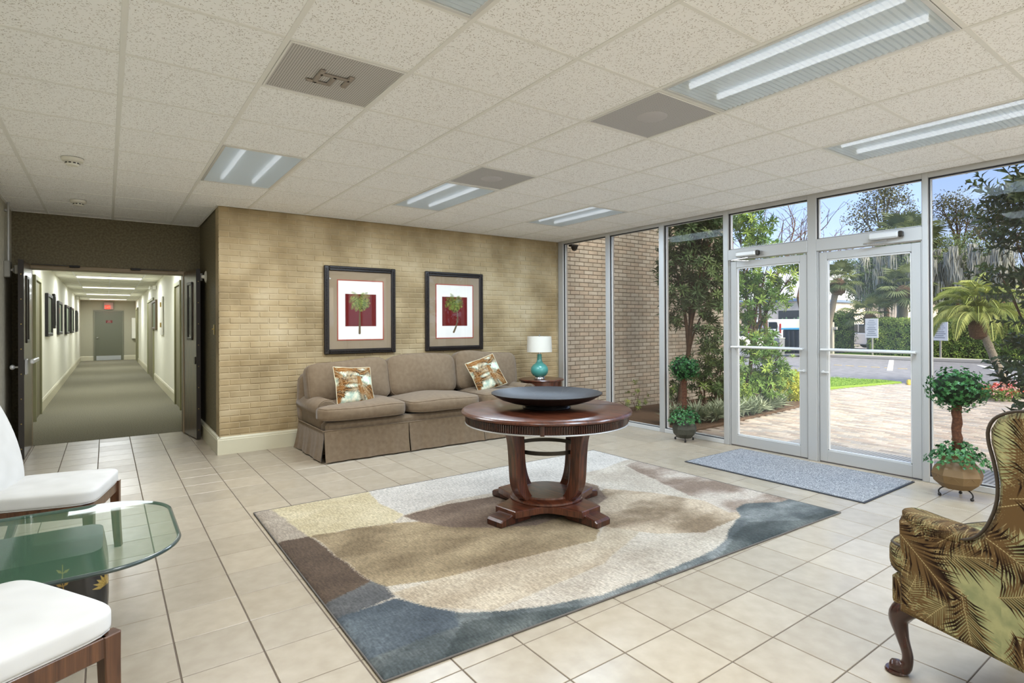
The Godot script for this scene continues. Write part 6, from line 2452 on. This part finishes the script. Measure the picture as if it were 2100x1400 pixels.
func build_near_plants() -> void:
	var dark := leaf_mat("leaf_dark", Color.WHITE, 0.3, 0.35)
	var soft := leaf_mat("leaf_soft", Color.WHITE, 0.5, 0.5)
	rng.seed = 200
	var w1 := whorl(11, 0.135, 0.032, 0.35, 3)
	leafy("tree", "slender dark-leaved tree outside the third tinted window, against the brick wall", "tree", V(7.34, YG, 5.68),
		[[7.40, 2.74, 5.63, 0.42], [7.62, 2.79, 5.33, 0.36], [7.33, 2.32, 5.72, 0.33], [7.57, 2.19, 5.40, 0.42], [7.40, 1.85, 5.63, 0.36], [7.66, 1.73, 5.28, 0.30], [7.31, 1.50, 5.75, 0.20], [7.72, 2.41, 5.19, 0.27], [7.63, 1.19, 5.31, 0.26], [7.49, 3.23, 5.51, 0.45], [7.70, 3.09, 5.22, 0.34], [7.6, 3.8, 5.5, 0.5]],
		w1, dark, 470.0, Vector2(0.75, 1.15), Color(0.05, 0.095, 0.04), Color(0.15, 0.22, 0.07), 0.05, mats.bark_brown, 0.6, "", 0.75)
	leafy("shrub", "leafy green shrub behind the urn of the dark grey topiary, outside the glass", "shrub", V(7.85, YG, 5.5),
		[[7.86, 0.79, 5.51, 0.33], [7.92, 0.40, 5.43, 0.33], [7.75, 0.51, 5.67, 0.28], [8.0, 0.80, 5.34, 0.28], [7.5, 0.28, 5.9, 0.26], [8.15, 0.5, 5.25, 0.3]],
		w1, dark, 420.0, Vector2(0.6, 0.95), Color(0.06, 0.12, 0.04), Color(0.24, 0.33, 0.08), 0.02, mats.bark_brown)
	var w2 := whorl(10, 0.125, 0.03, 0.5, 4)
	leafy("tree", "bright green tree through the left door and the glass over it", "tree", V(9.1, YG, 5.75),
		[[8.99, 2.87, 5.61, 0.42], [9.10, 3.07, 5.44, 0.36], [9.15, 2.73, 5.34, 0.3], [9.25, 2.63, 5.18, 0.2], [8.99, 2.23, 5.61, 0.38], [9.15, 2.09, 5.35, 0.36], [9.34, 2.25, 5.00, 0.3], [9.07, 1.72, 5.48, 0.36], [9.26, 1.84, 5.15, 0.27], [9.44, 2.36, 4.82, 0.22], [9.02, 1.17, 5.56, 0.28], [9.15, 1.09, 5.35, 0.26], [9.0, 3.5, 5.7, 0.45]],
		w2, soft, 430.0, Vector2(0.75, 1.15), Color(0.08, 0.17, 0.04), Color(0.34, 0.44, 0.08), 0.045, mats.bark_brown, 0.6, "", 0.5)
	leafy("shrub", "loose bright green shrub filling the lower half of the left door", "shrub", V(8.85, YG, 5.25),
		[[8.73, 0.73, 5.28, 0.32], [8.88, 0.74, 5.02, 0.32], [8.99, 0.82, 4.95, 0.22], [8.80, 0.40, 5.15, 0.33], [8.95, 0.42, 5.0, 0.3], [9.05, 0.55, 4.95, 0.2], [8.91, 1.06, 5.0, 0.2]],
		w2, soft, 420.0, Vector2(0.6, 1.0), Color(0.09, 0.19, 0.05), Color(0.34, 0.46, 0.1), 0.018, mats.bark_brown)
	var sp := fuzz(14, 0.05, 0.035, 0.018, 9)
	leafy("shrub", "clipped round yellow-green shrub low in the left door", "shrub", V(8.25, YG, 5.32), [[8.25, 0.22, 5.32, 0.28], [8.5, 0.2, 5.4, 0.24]], sp, soft, 3200.0, Vector2(0.8, 1.2), Color(0.16, 0.26, 0.05), Color(0.42, 0.5, 0.1), 0.012, mats.bark_brown)
	leafy("shrub", "yellow-topped ground shrub at the lawn side of the left door", "shrub", V(10.6, YG, 5.6), [[10.5, 0.16, 5.55, 0.3], [10.9, 0.2, 5.7, 0.3], [11.3, 0.15, 5.9, 0.26]], sp, soft, 2400.0, Vector2(1.0, 1.5), Color(0.3, 0.36, 0.05), Color(0.62, 0.6, 0.1), 0.012, mats.bark_brown)
	leafy("shrub", "small sparse yellow-green shrub at the foot of the outside brick wall", "shrub", V(7.15, YG, 6.42), [[7.28, 0.24, 6.42, 0.2], [7.05, 0.12, 6.4, 0.2], [6.8, 0.1, 6.45, 0.16]], w2, soft, 190.0, Vector2(0.4, 0.7), Color(0.14, 0.22, 0.05), Color(0.36, 0.42, 0.1), 0.008, mats.bark_brown)
	# strappy grasses along the paving's edge
	var lm := leaf_mat("leaf_grey", Color.WHITE, 0.35, 0.5)
	var gm := tuft(26, 5)
	var spots := [[7.08, 5.1], [7.3, 4.98], [7.6, 5.05], [7.9, 5.02], [8.2, 5.04], [8.5, 5.08], [8.8, 5.1], [9.1, 5.14], [9.4, 5.2], [6.7, 5.25]]
	var gw := ["strappy grey-green grass clump outside the third tinted window, nearest the door jamb", "strappy grass clump behind the left door jamb", "first strappy grass clump within the left door, at its hinge side", "second strappy grass clump within the left door", "third strappy grass clump within the left door", "fourth strappy grass clump within the left door", "fifth strappy grass clump within the left door", "sixth strappy grass clump within the left door", "strappy grass clump at the far end of the row in the left door", "strappy grass clump behind the dark grey urn outside the glass"]
	for k in spots.size():
		var p: Vector3 = V(spots[k][0], YG, spots[k][1])
		var t := thing("grass_clump", gw[k], "grass", p, rng.randf() * TAU, "strappy grass clumps beside the paving")
		var xs := []
		var cs := []
		for j in 10:
			xs.append(look(Vector3(rng.randf_range(-0.4, 0.4), 1, rng.randf_range(-0.4, 0.4)).normalized(), rng.randf() * TAU, rng.randf_range(0.2, 0.32), Vector3(rng.randf_range(-0.09, 0.09), 0.03, rng.randf_range(-0.09, 0.09))))
			cs.append(Color(0.13, 0.19, 0.11).lerp(Color(0.42, 0.48, 0.36), rng.randf()))
		many("blades", gm, lm, xs, t, cs)
	# shrub close to the pane right of the doors
	rng.seed = 230
	var s1 := spray(17, 0.34, 0.13, 0.046, 6)
	leafy("shrub", "tall dark-leaved shrub close outside the pane behind the palm-print armchair", "shrub", V(6.95, YG, 1.2),
		[[6.84, 2.43, 1.44, 0.25], [6.86, 2.70, 1.38, 0.25], [6.82, 2.2, 1.5, 0.16], [6.85, 2.02, 1.38, 0.26], [6.80, 1.84, 1.6, 0.1], [6.83, 1.71, 1.42, 0.18], [6.86, 1.44, 1.2, 0.26], [6.84, 1.12, 1.22, 0.22], [6.84, 0.72, 1.42, 0.18], [6.86, 0.95, 1.2, 0.26], [6.87, 2.23, 1.24, 0.3], [6.9, 1.6, 1.0, 0.35], [6.9, 2.6, 1.0, 0.36], [6.9, 0.6, 1.05, 0.35]],
		s1, dark, 230.0, Vector2(0.7, 1.05), Color(0.035, 0.06, 0.03), Color(0.1, 0.15, 0.05), 0.016, mats.bark_brown, 0.9)
	# small date palm leaning over the paving's edge
	var fe := feather_leaf(56, 1.0, 0.26, 8)
	palm("date_palm", "small leaning date palm with arching fronds beyond the right topiary", V(17.05, YG, 3.9), V(16.95, 1.42, 4.38), 0.085, fe, soft, 46, 1.15, Color(0.2, 0.26, 0.06), Color(0.44, 0.48, 0.16), -0.35)
	# red flowers under it
	var fl := [[13.7, 3.42], [14.2, 3.35], [14.7, 3.38], [15.2, 3.3]]
	var fn := ["clump of red and pink bedding flowers nearest the right topiary", "second clump of red and pink bedding flowers beyond the right topiary", "third clump of red and pink bedding flowers beyond the right topiary", "clump of red and pink bedding flowers beside the shrub at the picture's edge"]
	var petal := fuzz(10, 0.035, 0.04, 0.035, 12)
	for k in 4:
		var t := thing("flower_clump", fn[k], "flowers", V(fl[k][0], YG, fl[k][1]), 0.0, "bedding flowers")
		var xs := []
		var cs := []
		var x2 := []
		var c2 := []
		for j in 60:
			var q := Vector3(rng.randfn() * 0.22, rng.randf_range(0.03, 0.2), rng.randfn() * 0.22)
			xs.append(look(Vector3.UP, rng.randf() * TAU, rng.randf_range(1.0, 1.8), q)); cs.append(Color(0.08, 0.15, 0.04).lerp(Color(0.2, 0.28, 0.08), rng.randf()))
			if j % 2 == 0:
				x2.append(look(Vector3.UP, rng.randf() * TAU, rng.randf_range(0.8, 1.3), q + Vector3.UP * 0.08)); c2.append([Color(0.62, 0.05, 0.05), Color(0.75, 0.28, 0.3), Color(0.8, 0.5, 0.48)][j % 3])
		many("leaves", petal, soft, xs, t, cs)
		many("blossoms", petal, soft, x2, t, c2)

func build_far_side() -> void:
	rng.seed = 300
	var soft: StandardMaterial3D = mats.leaf_soft
	var hl := fuzz(16, 0.11, 0.075, 0.045, 21)
	hedge("tall clipped hedge section left of the parked silver car", 30.2, 12.8, 14.75, 2.0, 1.0, hl)
	hedge("long clipped hedge behind the far curb, right of the silver car", 28.6, -9.0, 11.15, 1.62, 1.0, hl)
	# moss-hung oak behind the hedge
	var fz := fuzz(26, 0.3, 0.11, 0.06, 22)
	leafy("oak_tree", "spreading oak hung with grey moss behind the long hedge", "tree", V(31.5, YG, 10.2),
		[[30.8, 4.1, 11.6, 1.2], [31.1, 4.3, 10.6, 1.3], [31.3, 4.0, 9.8, 1.3], [30.7, 3.3, 12.0, 0.9], [31.0, 3.2, 10.9, 1.0], [31.3, 3.0, 10.1, 1.0], [31.6, 4.2, 9.0, 1.3], [31.7, 3.8, 8.4, 1.2], [31.9, 3.5, 7.8, 1.1], [30.3, 4.0, 12.7, 1.0], [30.4, 3.0, 12.5, 0.8]],
		fz, soft, 85.0, Vector2(0.8, 1.3), Color(0.1, 0.16, 0.07), Color(0.34, 0.4, 0.16), 0.2, mats.bark_grey, 0.6, "", 0.7)
	var mt := thing("hanging_moss", "grey moss hanging in long strands from the oak's boughs", "moss", V(31.0, 3.4, 10.0))
	mt.set_meta("kind", "stuff")
	var strand := S()
	for k in 16:
		var a := rng.randf() * TAU
		var q := Vector3(cos(a), 0, sin(a)) * 0.16 * rng.randf()
		var l := rng.randf_range(0.35, 1.0)
		sweep(strand, [q, q + Vector3(rng.randf_range(-0.05, 0.05), -l * 0.5, rng.randf_range(-0.05, 0.05)), q + Vector3(rng.randf_range(-0.08, 0.08), -l, rng.randf_range(-0.08, 0.08))], [0.012, 0.022, 0.004], 3, 1.0, false)
	var mx := []
	var mc := []
	for k in 190:
		mx.append(Transform3D(Basis(Vector3.UP, rng.randf() * TAU) * Basis.from_scale(Vector3(1.2, rng.randf_range(0.7, 1.9), 1.2)), Vector3(rng.randf_range(-1.4, 0.4), rng.randf_range(-0.3, 1.4), rng.randf_range(-2.6, 3.4))))
		mc.append(Color(0.3, 0.31, 0.27).lerp(Color(0.52, 0.53, 0.48), rng.randf()))
	many("strands", done(strand), leaf_mat("moss_grey", Color.WHITE, 0.4, 1.0), mx, mt, mc)
	# tall open-crowned trees against the sky
	var f2 := fuzz(16, 0.22, 0.1, 0.055, 23)
	var oc0 := Color(0.07, 0.075, 0.035)
	var oc1 := Color(0.22, 0.21, 0.09)
	leafy("tall_tree", "tall open-crowned tree seen in the glass above the right door", "tree", V(34.0, YG, 12.7),
		[[33.52, 8.05, 13.15, 0.84], [33.82, 8.33, 12.34, 0.90], [33.25, 7.33, 13.78, 0.72], [33.96, 7.37, 11.94, 0.78], [34.09, 6.68, 11.56, 0.60], [33.59, 7.10, 12.96, 0.60], [33.96, 8.84, 12.72, 0.72], [33.48, 6.44, 13.56, 0.60]],
		f2, soft, 62.0, Vector2(0.9, 1.5), oc0, oc1, 0.16, mats.bark_brown, 0.6, "", 0.75)
	leafy("tall_tree", "tall open-crowned tree against the sky just right of the door frame", "tree", V(36.2, YG, 10.2),
		[[35.62, 7.49, 10.74, 0.66], [35.78, 7.66, 10.16, 0.72], [35.94, 7.20, 9.60, 0.66], [35.70, 6.82, 10.45, 0.54], [35.87, 6.74, 9.88, 0.54], [35.96, 6.07, 9.50, 0.48]],
		f2, soft, 64.0, Vector2(0.9, 1.5), oc0, oc1, 0.15, mats.bark_brown, 0.6, "", 0.7)
	leafy("tall_tree", "tall open-crowned tree partly hidden by the dark shrub at the picture's edge", "tree", V(38.8, YG, 9.0),
		[[38.51, 7.18, 9.24, 0.84], [38.41, 6.44, 9.62, 0.72], [38.59, 7.39, 8.86, 0.84], [38.32, 6.23, 10.02, 0.54], [39.00, 5.96, 8.40, 0.84], [39.12, 6.92, 7.68, 0.96]],
		f2, soft, 64.0, Vector2(0.9, 1.5), oc0, oc1, 0.16, mats.bark_brown, 0.6, "", 0.75)
	# cabbage palms
	var fan := fan_leaf(26, 1.0, 24)
	var pc0 := Color(0.07, 0.1, 0.04)
	var pc1 := Color(0.24, 0.28, 0.12)
	palm("cabbage_palm", "cabbage palm with a bare trunk above the left hedge section", V(26.9, YG, 12.7), V(26.2, 3.3, 11.7), 0.13, fan, soft, 26, 0.6, pc0, pc1, -0.7)
	palm("cabbage_palm", "cabbage palm crown low in the glass above the right door", V(33.0, YG, 11.8), V(32.4, 5.6, 11.3), 0.18, fan, soft, 34, 0.95, pc0, pc1, -0.6)
	palm("cabbage_palm", "second cabbage palm crown beside the first, above the right door's corner", V(32.2, YG, 10.6), V(31.6, 5.0, 10.5), 0.17, fan, soft, 28, 0.85, pc0, pc1, -0.6)
	palm("cabbage_palm", "cabbage palm among the moss strands over the long hedge", V(29.8, YG, 10.4), V(29.4, 3.0, 10.3), 0.15, fan, soft, 24, 0.75, pc0, pc1, -0.7)
	palm("cabbage_palm", "young fan palm just over the gap with the silver car", V(29.3, YG, 11.7), V(28.9, 1.8, 11.5), 0.11, fan, soft, 15, 0.75, pc0, pc1, -0.5)
	# bare-branched trees
	bare_tree("bare-branched tree in the glass above the left door", V(20.5, YG, 11.9), 7.5, 31)
	bare_tree("bare-branched tree leaning across the glass above the right door", V(20.0, YG, 9.9), 6.8, 32)
	# leafy belt closing the view
	for k in 9:
		var z := -30.0 + k * 10.0
		var cl := []
		for j in 8: cl.append([54.0 + rng.randf_range(-2, 2), rng.randf_range(0.8, 5.4), z + rng.randf_range(-5.0, 5.0), rng.randf_range(1.7, 2.5)])
		if k in [4, 5]:
			for c in cl: c[1] = minf(c[1], 2.4)
		leafy("belt_tree", ["dense green tree of the far belt, far outside the right side of the view", "dense green tree of the far belt behind the dark shrub's right side", "dense green tree of the far belt behind the armchair's shrub", "dense green tree of the far belt behind the leaning date palm", "low green tree of the far belt behind the moss-hung oak", "low green tree of the far belt behind the silver car", "dense green tree of the far belt behind the pale building", "dense green tree of the far belt beyond the outside brick wall", "dense green tree of the far belt hidden past the brick wall"][k], "tree", V(54, YG, z), cl, fz, soft, 26.0, Vector2(1.6, 2.6), Color(0.08, 0.13, 0.06), Color(0.26, 0.32, 0.13), 0.3, mats.bark_grey, 0.6, "trees of the far belt", 0.6)
	build_neighbour()
	build_vehicles()
	build_street_things()

func hedge(label: String, x: float, z0: float, z1: float, h: float, w: float, leaf: Mesh) -> void:
	var t := thing("hedge", label, "hedge", V(x, YG, (z0 + z1) * 0.5))
	var l := z1 - z0
	var st := S()
	bbox(st, Vector3(0, h * 0.48, 0), Vector3(w * 0.86, h * 0.94, l - 0.12), 0.12)
	obj("core", st, mat("hedge_core", C8(40, 52, 24), 1.0), t)
	var xs := []
	var cs := []
	var n := int(l * 190)
	for k in n:
		var f := rng.randf()
		var p := Vector3(0, 0, rng.randf_range(-0.5, 0.5) * l)
		var d := Vector3.UP
		if f < 0.66:
			p.x = -w * 0.5; p.y = rng.randf_range(0.05, 1.0) * h; d = Vector3(-1, 0.4, 0)
		elif f < 0.94:
			p.y = h; p.x = rng.randf_range(-0.5, 0.5) * w
		else:
			p.z = l * 0.5 * (1.0 if rng.randf() < 0.5 else -1.0); p.x = rng.randf_range(-0.5, 0.5) * w; p.y = rng.randf_range(0.05, 1.0) * h; d = Vector3(0, 0.4, signf(p.z))
		p += Vector3(rng.randfn(), rng.randfn(), rng.randfn()) * 0.035
		xs.append(look((d + Vector3(rng.randfn(), rng.randfn(), rng.randfn()) * 0.4).normalized(), rng.randf() * TAU, rng.randf_range(0.8, 1.25), p))
		var y := rng.randf()
		cs.append(Color(0.09, 0.17, 0.04).lerp(Color(0.36, 0.46, 0.1), y * y))
	many("leaves", leaf, mats.leaf_soft, xs, t, cs)

func bare_tree(label: String, foot: Vector3, h: float, sd: int) -> void:
	rng.seed = sd
	var t := thing("bare_tree", label, "tree", foot)
	var st := S()
	var stack := [[Vector3.ZERO, Vector3(0.08, 1, 0.12).normalized(), h * 0.36, 0.11, 0]]
	var ends := []
	while stack.size() > 0:
		var e = stack.pop_back()
		var p: Vector3 = e[0]
		var d: Vector3 = e[1]
		var pts := [p]
		for k in 4:
			d = (d + Vector3(rng.randfn(), rng.randfn() * 0.6 + 0.15, rng.randfn()) * 0.13).normalized()
			p += d * e[2] / 4.0
			pts.append(p)
		var r: float = e[3]
		sweep(st, pts, [r, r * 0.9, r * 0.8, r * 0.7, r * 0.6], 6 if e[4] < 3 else 4, 1.0, false)
		if e[4] < 5:
			for k in (3 if e[4] < 3 else 2):
				var s: Vector3 = (d + Vector3(rng.randfn(), rng.randfn() * 0.5 + 0.15, rng.randfn()) * 0.55).normalized()
				stack.append([pts[rng.randi_range(2, 4)], s, e[2] * rng.randf_range(0.58, 0.8), r * 0.56, e[4] + 1])
		else: ends.append(p)
	obj("branches", st, mats.bark_brown, t)
	var xs := []
	var cs := []
	for p in ends:
		if rng.randf() < 0.3:
			xs.append(look(Vector3.UP, rng.randf() * TAU, rng.randf_range(0.6, 1.0), p)); cs.append(Color(0.24, 0.15, 0.06))
	many("leaves", fuzz(5, 0.08, 0.07, 0.04, 40), mats.leaf_soft, xs, t, cs)

func build_neighbour() -> void:
	# pale stucco building with a blue fascia
	var t := thing("neighbour_building", "pale stucco building with a blue fascia across the car park", "building", V(34.4, YG, 19.6))
	var st := S()
	bbox2(st, Vector3(-0.4, 0, -7.0), Vector3(8, 2.9, 2.45), 0.02)
	obj("wall", st, mats.stucco, t)
	st = S()
	bbox2(st, Vector3(-0.75, 2.85, -7.2), Vector3(8.2, 3.02, 2.6), 0.02)
	obj("fascia", st, mat("fascia_blue", C8(128, 150, 178), 0.6), t)
	st = S()
	prism(st, PackedVector2Array([Vector2(-0.75, 3.0), Vector2(8.2, 3.0), Vector2(4.0, 5.2)]), 9.8, Transform3D(Basis(), Vector3(0, 0, -2.3)), 0.02)
	obj("roof", st, mat("roof_pale", C8(206, 208, 214), 0.8), t)
	# window with a planter of cacti
	st = S()
	box2(st, Vector3(-0.42, 1.35, 0.9), Vector3(-0.36, 2.3, 2.3))
	var wf := obj("window", st, mat("window_dark", C8(44, 46, 52), 0.1), t)
	st = S()
	bbox2(st, Vector3(-0.46, 1.3, 0.85), Vector3(-0.38, 1.36, 2.35), 0.01)
	bbox2(st, Vector3(-0.46, 2.3, 0.85), Vector3(-0.38, 2.36, 2.35), 0.01)
	obj("window_frame", st, mats.stucco, wf)
	st = S()
	box2(st, Vector3(-0.42, 1.5, -1.6), Vector3(-0.36, 2.2, -0.55))
	obj("window", st, mats.window_dark, t)
	st = S()
	bbox2(st, Vector3(-0.9, 0, -2.6), Vector3(-0.4, 2.85, -1.75), 0.02)
	obj("pier", st, mat("tan_stucco", C8(214, 192, 150), 0.9), t)
	var pl := thing("window_planter", "wooden window planter box on the pale building above the dumpster", "planter", V(33.75, 1.25, 17.95))
	st = S()
	bbox(st, Vector3(0, 0.11, 0), Vector3(0.3, 0.22, 1.5), 0.015)
	obj("box", st, mat("planter_wood", C8(150, 104, 72), 0.8), pl)
	for k in 6:
		st = S()
		var z := -0.6 + k * 0.24
		lathe(st, [Vector2(0.05, 0.2), Vector2(0.06, 0.3), Vector2(0.05, 0.42 + 0.06 * (k % 3)), Vector2(0, 0.46 + 0.06 * (k % 3))], 10, Vector3(0, 0, z))
		obj("cactus", st, mat("cactus_green", C8(104, 136, 104), 0.8), pl)
	# second pale house, behind the left hedge
	var h := thing("neighbour_house", "low pink-beige house wall behind the cabbage palm trunk", "building", V(43.0, YG, 18.5))
	st = S()
	bbox2(st, Vector3(0, 0, -4), Vector3(6, 3.0, 3.5), 0.02)
	obj("wall", st, mats.stucco, h)
	st = S()
	prism(st, PackedVector2Array([Vector2(-0.4, 3.0), Vector2(6.4, 3.0), Vector2(3.0, 4.3)]), 8.2, Transform3D(Basis(), Vector3(0, 0, -0.25)), 0.02)
	obj("roof", st, mats.roof_pale, h)
	st = S()
	box2(st, Vector3(-0.03, 1.3, -0.2), Vector3(0.02, 2.2, 0.6))
	obj("window", st, mat("window_blue", C8(120, 140, 168), 0.2), h)

func wheel(t: Node3D, at: Vector3, r: float, s: float) -> void:
	var st := S()
	var b := Basis(Vector3.RIGHT, PI / 2)
	lathe(st, [Vector2(r * 0.62, -0.1), Vector2(r * 0.95, -0.1), Vector2(r, -0.06), Vector2(r, 0.06), Vector2(r * 0.95, 0.1), Vector2(r * 0.62, 0.1)], 24, at, b)
	var w := obj("wheel", st, mat("tyre", C8(34, 34, 36), 0.9), t)
	st = S()
	lathe(st, [Vector2(0, 0.075), Vector2(r * 0.15, 0.08), Vector2(r * 0.2, 0.06), Vector2(r * 0.2, 0.0)], 12, at, Basis(Vector3.RIGHT, s * PI / 2))
	for k in 7:
		var a := TAU * k / 7
		beam(st, at + Vector3(0, 0, s * 0.07), at + Vector3(cos(a) * r * 0.62, sin(a) * r * 0.62, s * 0.08), 0.05, 0.02, 0.005)
	obj("rim", st, mats.aluminium_light, w)

# a car: side outline along x, width along z
func car(label: String, at: Vector3, turn: float, paint: Material, body: Array, cabin: Array, width: float, wr: float, wx: Array, called := "parked_car", cat := "car") -> Node3D:
	var t := thing(called, label, cat, at, turn)
	var st := S()
	var pb := PackedVector2Array()
	for p in body: pb.append(Vector2(p[0], p[1]))
	prism(st, pb, width, Transform3D(), 0.06, true)
	obj("body", st, paint, t)
	st = S()
	var pc := PackedVector2Array()
	for p in cabin: pc.append(Vector2(p[0], p[1]))
	prism(st, pc, width - 0.24, Transform3D(), 0.08, true)
	obj("cabin", st, mat("car_glass", C8(52, 60, 66), 0.08), t)
	st = S()
	var roof := PackedVector2Array()
	var top := -9.0
	for p in cabin: top = maxf(top, p[1])
	var lo := 9.0
	var hi := -9.0
	for p in cabin:
		if p[1] > top - 0.12:
			lo = minf(lo, p[0]); hi = maxf(hi, p[0])
	bbox2(st, Vector3(lo, top - 0.03, -width * 0.5 + 0.14), Vector3(hi, top + 0.03, width * 0.5 - 0.14), 0.025)
	for s in [-1.0, 1.0]:
		for k in [0.3, 0.68]: bbox(st, Vector3(lerpf(lo, hi, k), top - 0.22, s * (width * 0.5 - 0.125)), Vector3(0.07, 0.44, 0.03), 0.01)
	obj("roof_and_pillars", st, paint, t)
	for x in wx:
		for s in [-1.0, 1.0]: wheel(t, Vector3(x, wr, s * (width * 0.5 - 0.06)), wr, s)
	return t

func build_vehicles() -> void:
	var silver := mat("paint_silver", C8(206, 208, 212), 0.25, 0.4)
	var sedan := [[-2.2, 0.35], [-2.25, 0.62], [-2.15, 0.82], [-1.3, 0.93], [1.5, 0.95], [2.1, 0.9], [2.25, 0.7], [2.2, 0.32], [1.75, 0.24], [-1.7, 0.24]]
	var top := [[-1.35, 0.9], [-0.55, 1.4], [0.7, 1.43], [1.55, 0.93]]
	car("silver car parked in the gap between the two hedges", V(36.4, YG, 14.3), 1.2, silver, sedan, top, 1.78, 0.33, [-1.4, 1.35])
	var wp := mat("paint_white", C8(236, 236, 236), 0.3)
	car("white car with a red tail stripe in front of the white van", V(23.6, YG, 15.9), 1.4, wp, sedan, top, 1.78, 0.33, [-1.4, 1.35])
	var v := car("white van beyond the left door, half hidden by leaves", V(30.2, YG, 16.05), 0.0, wp, [[-2.4, 0.3], [-2.45, 1.1], [-2.3, 1.7], [1.2, 1.75], [1.9, 1.15], [2.5, 1.0], [2.55, 0.35]], [[-2.36, 1.0], [-2.24, 1.62], [1.12, 1.66], [1.75, 1.12], [1.7, 1.0]], 1.9, 0.35, [-1.5, 1.6], "parked_van", "van")
	var st := S()
	for s in [-1.0, 1.0]: bbox(st, Vector3(-2.42, 1.25, s * 0.86), Vector3(0.06, 0.5, 0.1), 0.02)
	var rw := S()
	for s in [-1.0, 1.0]: bbox(rw, Vector3(-2.4, 1.36, s * 0.4), Vector3(0.09, 0.46, 0.62), 0.03, Basis(Vector3.BACK, 0.2))
	obj("rear_windows", rw, mats.car_glass, v)
	rw = S()
	bbox(rw, Vector3(-2.45, 0.85, 0.1), Vector3(0.03, 0.16, 0.34), 0.006)
	obj("number_plate", rw, mat("plate_green", C8(120, 138, 120), 0.5), v)
	obj("tail_lamps", st, mat("lamp_red", C8(190, 40, 34), 0.3), v)

func build_street_things() -> void:
	# dumpster with ribbed dark sides and a light blue lid
	var t := thing("dumpster", "dark blue ribbed dumpster with a light blue lid across the road", "dumpster", V(26.1, YG, 13.45))
	var st := S()
	bbox2(st, Vector3(-0.1, 0.1, -0.65), Vector3(0.9, 1.2, 0.9), 0.03)
	obj("body", st, mat("dumpster_navy", C8(40, 48, 62), 0.6), t)
	for k in 7:
		st = S()
		bbox2(st, Vector3(-0.16, 0.12, -0.6 + k * 0.22), Vector3(-0.1, 1.18, -0.52 + k * 0.22), 0.01)
		obj("rib", st, mats.dumpster_navy, t)
	st = S()
	bbox2(st, Vector3(-0.2, 1.2, -0.7), Vector3(0.95, 1.29, 0.95), 0.02)
	obj("lid", st, mat("lid_blue", C8(86, 178, 220), 0.5), t)
	for k in 2:
		var b := thing("waste_bin", ["dark wheeled waste bin beside the dumpster", "grey wheeled waste bin in front of the dumpster"][k], "bin", V([25.4, 25.1][k], YG, [14.15, 13.8][k]))
		st = S()
		prism(st, PackedVector2Array([Vector2(-0.2, 0.04), Vector2(0.2, 0.04), Vector2(0.23, 0.8), Vector2(-0.23, 0.8)]), 0.34, Transform3D(), 0.02)
		obj("body", st, [mat("bin_dark", C8(52, 56, 62), 0.6), mat("bin_grey", C8(134, 138, 144), 0.6)][k], b)
		st = S()
		bbox(st, Vector3(0, 0.82, 0), Vector3(0.5, 0.05, 0.38), 0.02)
		obj("lid", st, mat("bin_lid", C8(176, 184, 176), 0.6), b)
	# signs
	sign_board("white notice sign on a post before the hedge, through the right door", V(27.3, YG, 10.8), 0.62, 0.85, 0.84, 9, false)
	sign_board("white notice sign on a post just right of the door frame", V(26.95, YG, 8.2), 0.62, 0.74, 0.78, 8, false)
	sign_board("white visitor parking sign with red letters before the dumpster", V(26.0, YG, 15.0), 0.46, 0.5, 1.05, 0, true)
	# timber post with a cross arm
	var p := thing("timber_post", "grey timber post with a short cross arm at the road's edge", "post", V(27.45, YG, 12.55))
	st = S()
	bbox2(st, Vector3(-0.09, 0, -0.09), Vector3(0.09, 1.55, 0.09), 0.012)
	obj("post", st, mats.concrete, p)
	st = S()
	bbox2(st, Vector3(-0.05, 1.2, -0.9), Vector3(0.05, 1.33, 0.25), 0.01)
	obj("arm", st, mats.concrete, p)

func sign_board(label: String, at: Vector3, w: float, h: float, y: float, lines: int, red: bool) -> void:
	var t := thing("street_sign", label, "sign", at)
	var face := Basis(Vector3.UP, -PI / 2 - 0.3)
	t.basis = face
	var st := S()
	bbox2(st, Vector3(-0.03, 0, -0.07), Vector3(0.03, y + h, -0.02), 0.005)
	obj("post", st, mats.grey_plastic, t)
	st = S()
	bbox2(st, Vector3(-w * 0.5, y, -0.02), Vector3(w * 0.5, y + h, 0.0), 0.006)
	obj("board", st, mat("sign_white", C8(236, 236, 234), 0.6), t)
	if red:
		var ws := ["VISITOR", "PARKING", "ONLY"]
		for k in 3: word("lettering", ws[k], 0.11, mat("sign_red", C8(190, 90, 84), 0.7), t, Vector3(0, y + h - 0.12 - k * 0.14, 0.002))
	else:
		st = S()
		for k in lines:
			var yy := y + h - 0.08 - k * (h - 0.12) / lines
			var ww := w * (0.4 + 0.4 * fmod(k * 0.37, 1.0))
			box(st, Vector3(0, yy, 0.002), Vector3(ww, 0.018 if k < 4 else 0.03, 0.002))
		obj("print", st, mat("sign_grey", C8(140, 144, 150), 0.8), t).set_meta("kind", "stuff")
